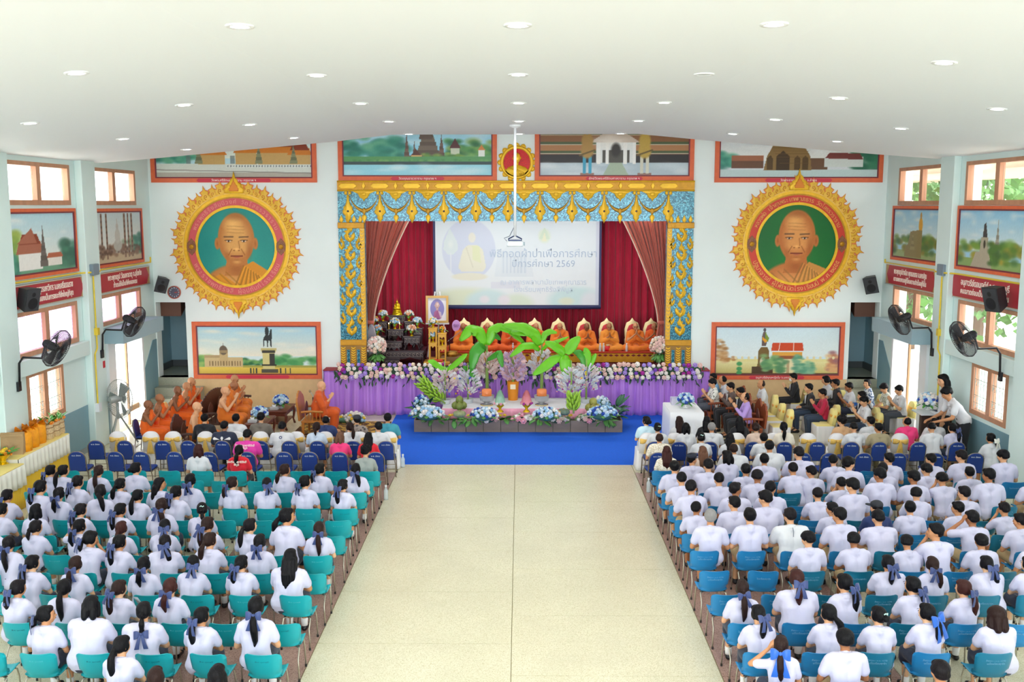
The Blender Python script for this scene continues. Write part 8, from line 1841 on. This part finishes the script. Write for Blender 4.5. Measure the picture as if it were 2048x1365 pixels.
def wall_fan(u, v, X, sgn, yb, zb_, lb):
    p = at_y(u, v, yb + .0); c = V((X + sgn * .75, yb - .1, zb_ + .42)); o = thing('wall_fan', lb, 'fan', (0, 0, 0), 0, 'black wall fans')
    d = V((sgn * .9, -.08, -.4)).normalized()
    M = Matrix.Translation(c) @ d.to_track_quat('Z', 'Y').to_matrix().to_4x4(); fan_head(o, M, .33, FANB, mat('fan_blade', '4b4a4c', .4))
    MB().tube([(X + sgn * .03, yb, zb_ - .25), (X + sgn * .05, yb, zb_ + .15), (X + sgn * .12, yb, zb_ + .25), (X + sgn * .45, yb - .02, zb_ + .24), tuple(c - d * .2)], .02, 8).build('bracket', FANB, o, smooth=True); MB().box((X, yb - .05, zb_ - .33), (X + sgn * .04, yb + .05, zb_ - .17)).build('wall_plate', FANB, o) if sgn > 0 else MB().box((X - .04, yb - .05, zb_ - .33), (X, yb + .05, zb_ - .17)).build('wall_plate', FANB, o)
PF = .14
wall_fan(0, 0, XL + PF, 1, 19.95, 2.15, 'black wall fan on the column beside the door, teal chair side'); wall_fan(0, 0, XL + PF, 1, 16.55, 2.1, 'black wall fan near the frame edge under the long red sign'); wall_fan(0, 0, XR - PF, -1, 20.0, 2.2, 'black wall fan on the column beside the door, blue chair side'); wall_fan(0, 0, XR - PF, -1, 17.1, 2.2, 'black wall fan near the frame edge on the blue chair side')
p = at_z(172, 890, 0); o = thing('pedestal_fan', 'large grey industrial fan on a tripod by the offering table', 'fan', (max(p.x, -8.25), p.y, 0)); hz = at_y(188, 798, p.y).z
fan_head(o, Matrix.Translation((.05, 0, hz)) @ V((.5, .85, -.05)).to_track_quat('Z', 'Y').to_matrix().to_4x4(), .40, FANG, mat('fan_blade_grey', '8e9696', .4)); MB().tube([(0, 0, .55), (0, 0, hz - .08)], .03, 10).build('pole', FANG, o)
for k in range(3): a = 2 * PI * k / 3 + .4; MB().tube([(0, 0, .68), (.36 * math.cos(a), .36 * math.sin(a), .02)], .018, 8).build('leg', FANG, o)
# --- speakers, clock, conduits, small notices
def speaker(u, v, Y, rot, lb, sz=1.0, X=None):
    p = at_y(u, v, Y); o = thing('loudspeaker', lb, 'speaker', (p if X is None else (X, Y, p.z)), rot, 'black wall loudspeakers')
    b = MB(); b.loft([[(-.15 * sz, -.12, -.2 * sz), (.15 * sz, -.12, -.2 * sz), (.1 * sz, .12, -.16 * sz), (-.1 * sz, .12, -.16 * sz)], [(-.15 * sz, -.12, .2 * sz), (.15 * sz, -.12, .2 * sz), (.1 * sz, .12, .16 * sz), (-.1 * sz, .12, .16 * sz)]]); b.build('cabinet', mat('speaker_black', '2e3034', .5), o)
    MB().box((-.135 * sz, -.128, -.185 * sz), (.135 * sz, -.12, .185 * sz)).build('grille', mat('speaker_grille', '3c3e42', .7, bump=.5, bs=150), o); MB().lathe([(0, 0), (.085 * sz, 0), (.1 * sz, .008), (0, .004)], 20, T(0, -.128, -.06 * sz, 0, PI / 2)).build('woofer', mat('woofer', '17181a', .5), o); MB().lathe([(0, 0), (.035 * sz, 0), (.04 * sz, .006), (0, .004)], 14, T(0, -.128, .1 * sz, 0, PI / 2)).build('tweeter', mat('woofer', '17181a'), o)
    MB().tube([(0, .12, 0), (0, .24, .03)], .02, 8).build('bracket', mat('bracket_grey', '8e9396', .5), o)
speaker(25, 597, 16.9, (.25, .0, 1.2), 'black speaker over the long red sign at the frame edge', 1.0, -8.42); speaker(322, 568, 23.15, (.3, .25, .55), 'black speaker in the corner beside the wall clock', .9); speaker(1743, 568, 23.15, (.3, -.2, -.5), 'black speaker on the stage wall above the stair opening'); speaker(2037, 596, 17.2, (.3, 0, -1.2), 'black speaker over the rider statue sign at the frame edge', 1.1, 8.22)
p = at_y(349, 585, YB - .001); o = thing('wall_clock', 'round wall clock with copper rim and dark face above the stair opening', 'clock', (p.x, YB - .001, p.z)); ringpoly(.135, .155, 0, .035, 40).build('rim', mat('copper_rim', 'b8624a', .4, metal=.3), o); MB().lathe([(0, 0), (.137, 0), (.137, .012), (0, .012)], 36, Matrix.Rotation(PI / 2, 4, 'X')).build('face', mat('clock_face', '55586a', .4), o)
for k in range(1, 13): a = PI / 2 - 2 * PI * k / 12; put('numeral', text_mesh(str(k), .042, m=WHITEF, bold=.001), o, (.105 * math.cos(a), -.016, .105 * math.sin(a)), (PI / 2, 0, 0))
for a, L in ((math.radians(-15), .06), (math.radians(5), .09)): MB().tube([(0, -.02, 0), (L * math.cos(a), -.02, L * math.sin(a))], .005, 5).build('hand', mat('red_hand', 'd0503c', .5), o)
YEL = mat('yellow_conduit', 'e8cc3c', .45); GB_ = mat('grey_junction', '7d8f9c', .5)
for sg, X, lb in ((1, XL, 'teal'), (-1, XR, 'blue')):
    o = thing('conduit', 'yellow electrical conduit with grey junction box on the %s chair side wall' % lb, 'pipe', (0, 0, 0)); x = X + sg * .03; xp = X + sg * .165
    MB().tube([(x, 23.2, 3.66 if sg < 0 else 3.7), (x, 23.2, 3.58), (x, 20.25, 3.58), (xp, 20.05, 3.58), (xp, 19.6, 3.58), (x, 19.4, 3.58), (x, 16.0, 3.58)], .018, 6).build('pipe', YEL, o); MB().tube([(xp, 19.72, 3.5), (xp, 19.72, 2.05), (xp, 19.6, 1.95), (xp, 19.6, .95)], .016, 6).build('down_pipe', YEL, o)
    a, b_ = sorted((xp - .03, xp + .05)); MB().box((a, 19.62, 3.52), (b_, 19.92, 3.74), bev=.01).build('junction_box', GB_, o); MB().box((a, 19.67, 2.32), (b_, 19.77, 2.46)).build('outlet', YEL, o); MB().box((a, 19.53, .78), (b_, 19.67, .95)).build('switch_plate', WHITEF, o)
t = tag(MB().box((XL + .14, 20.0, 1.6), (XL + .148, 20.1, 1.74)).build('notice', mat('red_notice', 'cc2438', .5)), 'small red notice on the column beside the door, teal chair side', 'sign')
# --- guests on the side with the meter box, all facing the stage centre
LXR = PI / 2
VIP = """1425,756,adult_s,boy,0,1,blue,grey_tr,k,man in sunglasses and blue shirt, partly hidden at the skirt end|1424,767,adult_wais,boy2,0,0,floral,grey_tr,k,young man in white floral shirt with palms joined|1444,761,adult_down,thin,0,1,white,black,k,balding man in plain white shirt looking down|1460,775,adult_wai,boy,0,0,brownsuit,black,k,man in brown jacket and pink shirt|1480,785,adult_wai,boy,0,1,black,black,k,man in black suit beside the lilac jacket|1489,795,adult_wai,thin,0,0,lilac,black,k,man in lilac jacket on the nearest wooden armchair
1521,769,adult_s,thin,2,1,white,olive,y,bald man in cream polo and khaki trousers|1586,756,adult_wai,boy,0,0,black,black,y,man in black suit and white face mask|1616,777,adult_long,boy,0,0,black,jeans,y,man in black suit with loose tie|1644,788,adult_wai,boy,0,1,crimson,jeans,y,man in crimson shirt with palms joined|1650,761,woman_b,girl,0,0,white,black,y,woman in white blouse with short ponytail by the wall|1670,768,adult_long,boy,0,1,black,black,y,man in black suit and spectacles|1697,775,adult_wais,boy,1,3,tealpolo,navytee,y,heavy man in white and blue striped polo
1733,768,woman_c,bun,0,0,bluefloral,black,y,woman in blue floral dress by the steps|1767,777,adult_down,boy2,1,0,palefloral,grey_tr,y,person in pale floral shirt looking down|1797,781,adult_wais,boy2,0,0,white,grey_tr,y,young man in white long shirt by the door|1723,793,adult_wai,boy,0,0,navytee,black,y,dark haired man in navy jacket, partly hidden|1727,803,adult_wais,boy2,0,0,white,jeans,y,man in spectacles and white polo with palms joined"""
for q in VIP.replace('\n', '|').split('|'):
    f = q.split(',', 9); u, v, b, hair, hc, sk, top, bot, st, d = float(f[0]), float(f[1]), f[2], f[3], int(f[4]), int(f[5]), f[6], f[7], f[8], f[9]
    loc = at_seat(u, v, b, LXR, BODY[b]['head'].translation.z * .88); loc.z = 0; ex = []
    if 'glasses' in d or 'spectacles' in d: ex.append(('spectacles', SPECS, (0, 0, 0), None, None))
    if 'mask' in d: ex.append(('face_mask', MASKM, (0, 0, 0), None, None))
    top_ = MIXA[top] if 'striped' not in d else WHITEB
    pr_ = person(b, loc, LXR + random.uniform(-.12, .12), .88, sk, hair, hc, top_, MIXA[bot], 'short' if hair == 'girl' else None, None, d, 'guests on the side seats', True, ex)
    if 'striped' in d:
        r = BODY[b]; bl = MB(); P_, U_ = r['P'], r['u']
        bl.loft([[P_ + U_ * z + V((math.cos(t) * .215, math.sin(t) * .158, 0)) for t in np.linspace(0, 2 * PI, 29)[:-1]] for z in (.16, .2, .24)], caps=False); put('blue_stripe', bl.mesh('blue_stripe', mat('stripe_blue', '2a6ac0', .7), True), pr_)
    if 'suit' in d or 'jacket' in d and 'lilac' not in d:
        r = BODY[b]; c_ = r['P'] + r['u'] * .3 + r['f'] * .125
        put('shirt_front', bpy.data.meshes.get('shirt_front') or MB().prism([(-.05, .13), (.05, .13), (.012, -.08), (-.012, -.08)], .012).mesh('shirt_front', WHITEB), pr_, c_, (-.05, 0, PI))
        if 'brown' not in d: put('tie', bpy.data.meshes.get('tie') or MB().prism([(-.015, .1), (.015, .1), (.022, -.12), (0, -.16), (-.022, -.12)], .008).mesh('tie', mat('tie_navy', '2b3a6a', .5)), pr_, c_ + r['f'] * .012, (-.05, 0, PI))
    short = d.split(',')[0].replace(' with palms joined', '').replace(' looking down', '')
    lb = 'under the ' + short
    if st == 'k': bench(loc + V((.03, 0, 0)), LXR, .62, 'reddish wooden armchair ' + lb, REDW, .98)
    else: covered_chair(loc + V((.03, 0, 0)), LXR, 'yellow covered chair ' + lb, 'yellow covered chairs', True)
for k, (u, v) in enumerate(((1553, 798), (1567, 808), (1583, 820), (1670, 818))):
    p = at_z(u, v, .72); covered_chair((p.x - .24, p.y, 0), LXR, 'empty yellow covered chair, %s' % ('farthest of the empty three behind the lilac jacket', 'middle of the empty three behind the lilac jacket', 'nearest of the empty three behind the lilac jacket', 'beside the man in crimson shirt')[k], 'yellow covered chairs', True)
# draped guest table with blue flowers
p = at_z(1366, 815, .74); o = thing('draped_table', 'white draped table with blue bouquet before the wooden armchairs', 'table', (p.x, p.y, 0))
MB().box((-.34, -.52, .725), (.34, .52, .74), bev=.005).build('top_cloth', CLW, o)
def dr_(u, v):
    t = 2 * PI * u; c, s_ = math.cos(t), math.sin(t); m_ = max(abs(c) , abs(s_)); k = 1 + (.05 + .02 * math.sin(t * 26)) * (1 - v); return (c / m_ * .345 * k, s_ / m_ * .525 * k, .01 + .72 * v)
MB().sheet(dr_, 160, 4, thick=.004, closed_u=True).build('skirt', CLW, o, smooth=True)
bouquet((p.x + .04, p.y - .05, .74), .15, 46, ['sky', 'ice', 'royal', 'sky', 'ice'], 'blue and white bouquet on the white draped table', 'white', 1.0, .1, 6, 'blue table bouquets')
tx = thing('display_box', 'clear acrylic box at the far end of the white draped table', 'box', (p.x, p.y + .33, .74)); b = MB()
for s in (-1, 1): b.box((s * .2 - .004, -.12, 0), (s * .2 + .004, .12, .14)).box((-.2, s * .12 - .004, 0), (.2, s * .12 + .004, .14))
b.build('sides', mat('acrylic', 'e9eef4', .1, trans=.6), tx); MB().box((-.2, -.12, 0), (.2, .12, .01)).build('base', mat('lilac_base', 'c7b4e0', .5), tx)
# registration stand, standing guests, guest seated outside
p = at_z(1872, 822, .95); o = thing('writing_stand', 'tall writing stand with white papers by the side door', 'stand', (p.x, p.y, 0)); MB().box((-.38, -.24, .9), (.38, .24, .93), bev=.006).build('top', mat('glass_grey_top', 'd8dee4', .2), o); MB().box((-.3, -.05, 0), (.3, .05, .9), bev=.01).build('pedestal', mat('dark_brown_stand', '4c3a34', .5), o); MB().box((-.36, -.2, 0), (.36, .2, .05), bev=.01).build('base', mat('dark_brown_stand', '4c3a34'), o); MB().box((-.1, -.16, .93), (.2, .06, .938)).build('paper', WHITEF, o)
bouquet((p.x - .08, p.y + .2, .93), .17, 54, ['white', 'ice', 'sky', 'white', 'royal'], 'white and blue bouquet on the writing stand', 'white', 1.05, .1, 8, 'blue table bouquets')
tag(MB().box((-.12, -.16, 0), (.12, .0, .012)).build('guest_book', mat('book_navy', '27345c', .5), None, (p.x + .1, p.y + .12, .931)), 'dark open guest book lying on the writing stand', 'book')
h = BODY['stand_bend']['head'].translation; q = at_z(1894, 787, h.z * 1.02); person('stand_bend', (q.x + h.y * 1.02, q.y, 0), LXR, 1.02, 1, 'boy2', 0, WHITEB, BLACKC, label='young man in white shirt bending over the writing stand', face=True)
h = BODY['stand_a']['head'].translation; q = at_z(1917, 780, h.z * 1.0); person('stand_a', (min(q.x, 8.15), q.y + .45, 0), LXR - .3, 1.06, 0, 'bob', 0, WHITEB, BLACKC, label='standing woman with black bob behind the bending man', face=True)
plastic_chair(BLUE, (-9.75, 22.3, -.22), .6, 'blue plastic chair outside the door on the novice side', None); person('boy_d', (-9.75, 22.25, -.22), .6, .97, 1, 'boy', 0, WHITES, KHAKI, label='boy in white shirt seated outside the open door', face=True)
# bottles on the floor along the aisle
for u, v, lb in ((772, 1000, 'clear bottle with pink cap on the brown strip by the teal chairs'), (806, 935, 'water bottle on the aisle floor at the end of the navy rows'), (1297, 985, 'water bottle under the aisle end blue chair')):
    q = at_z(u, v, 0); b_ = bottle((q.x, q.y, 0), lb, 'bottles on the floor'); b_.scale = (1.2, 1.2, 1.2)
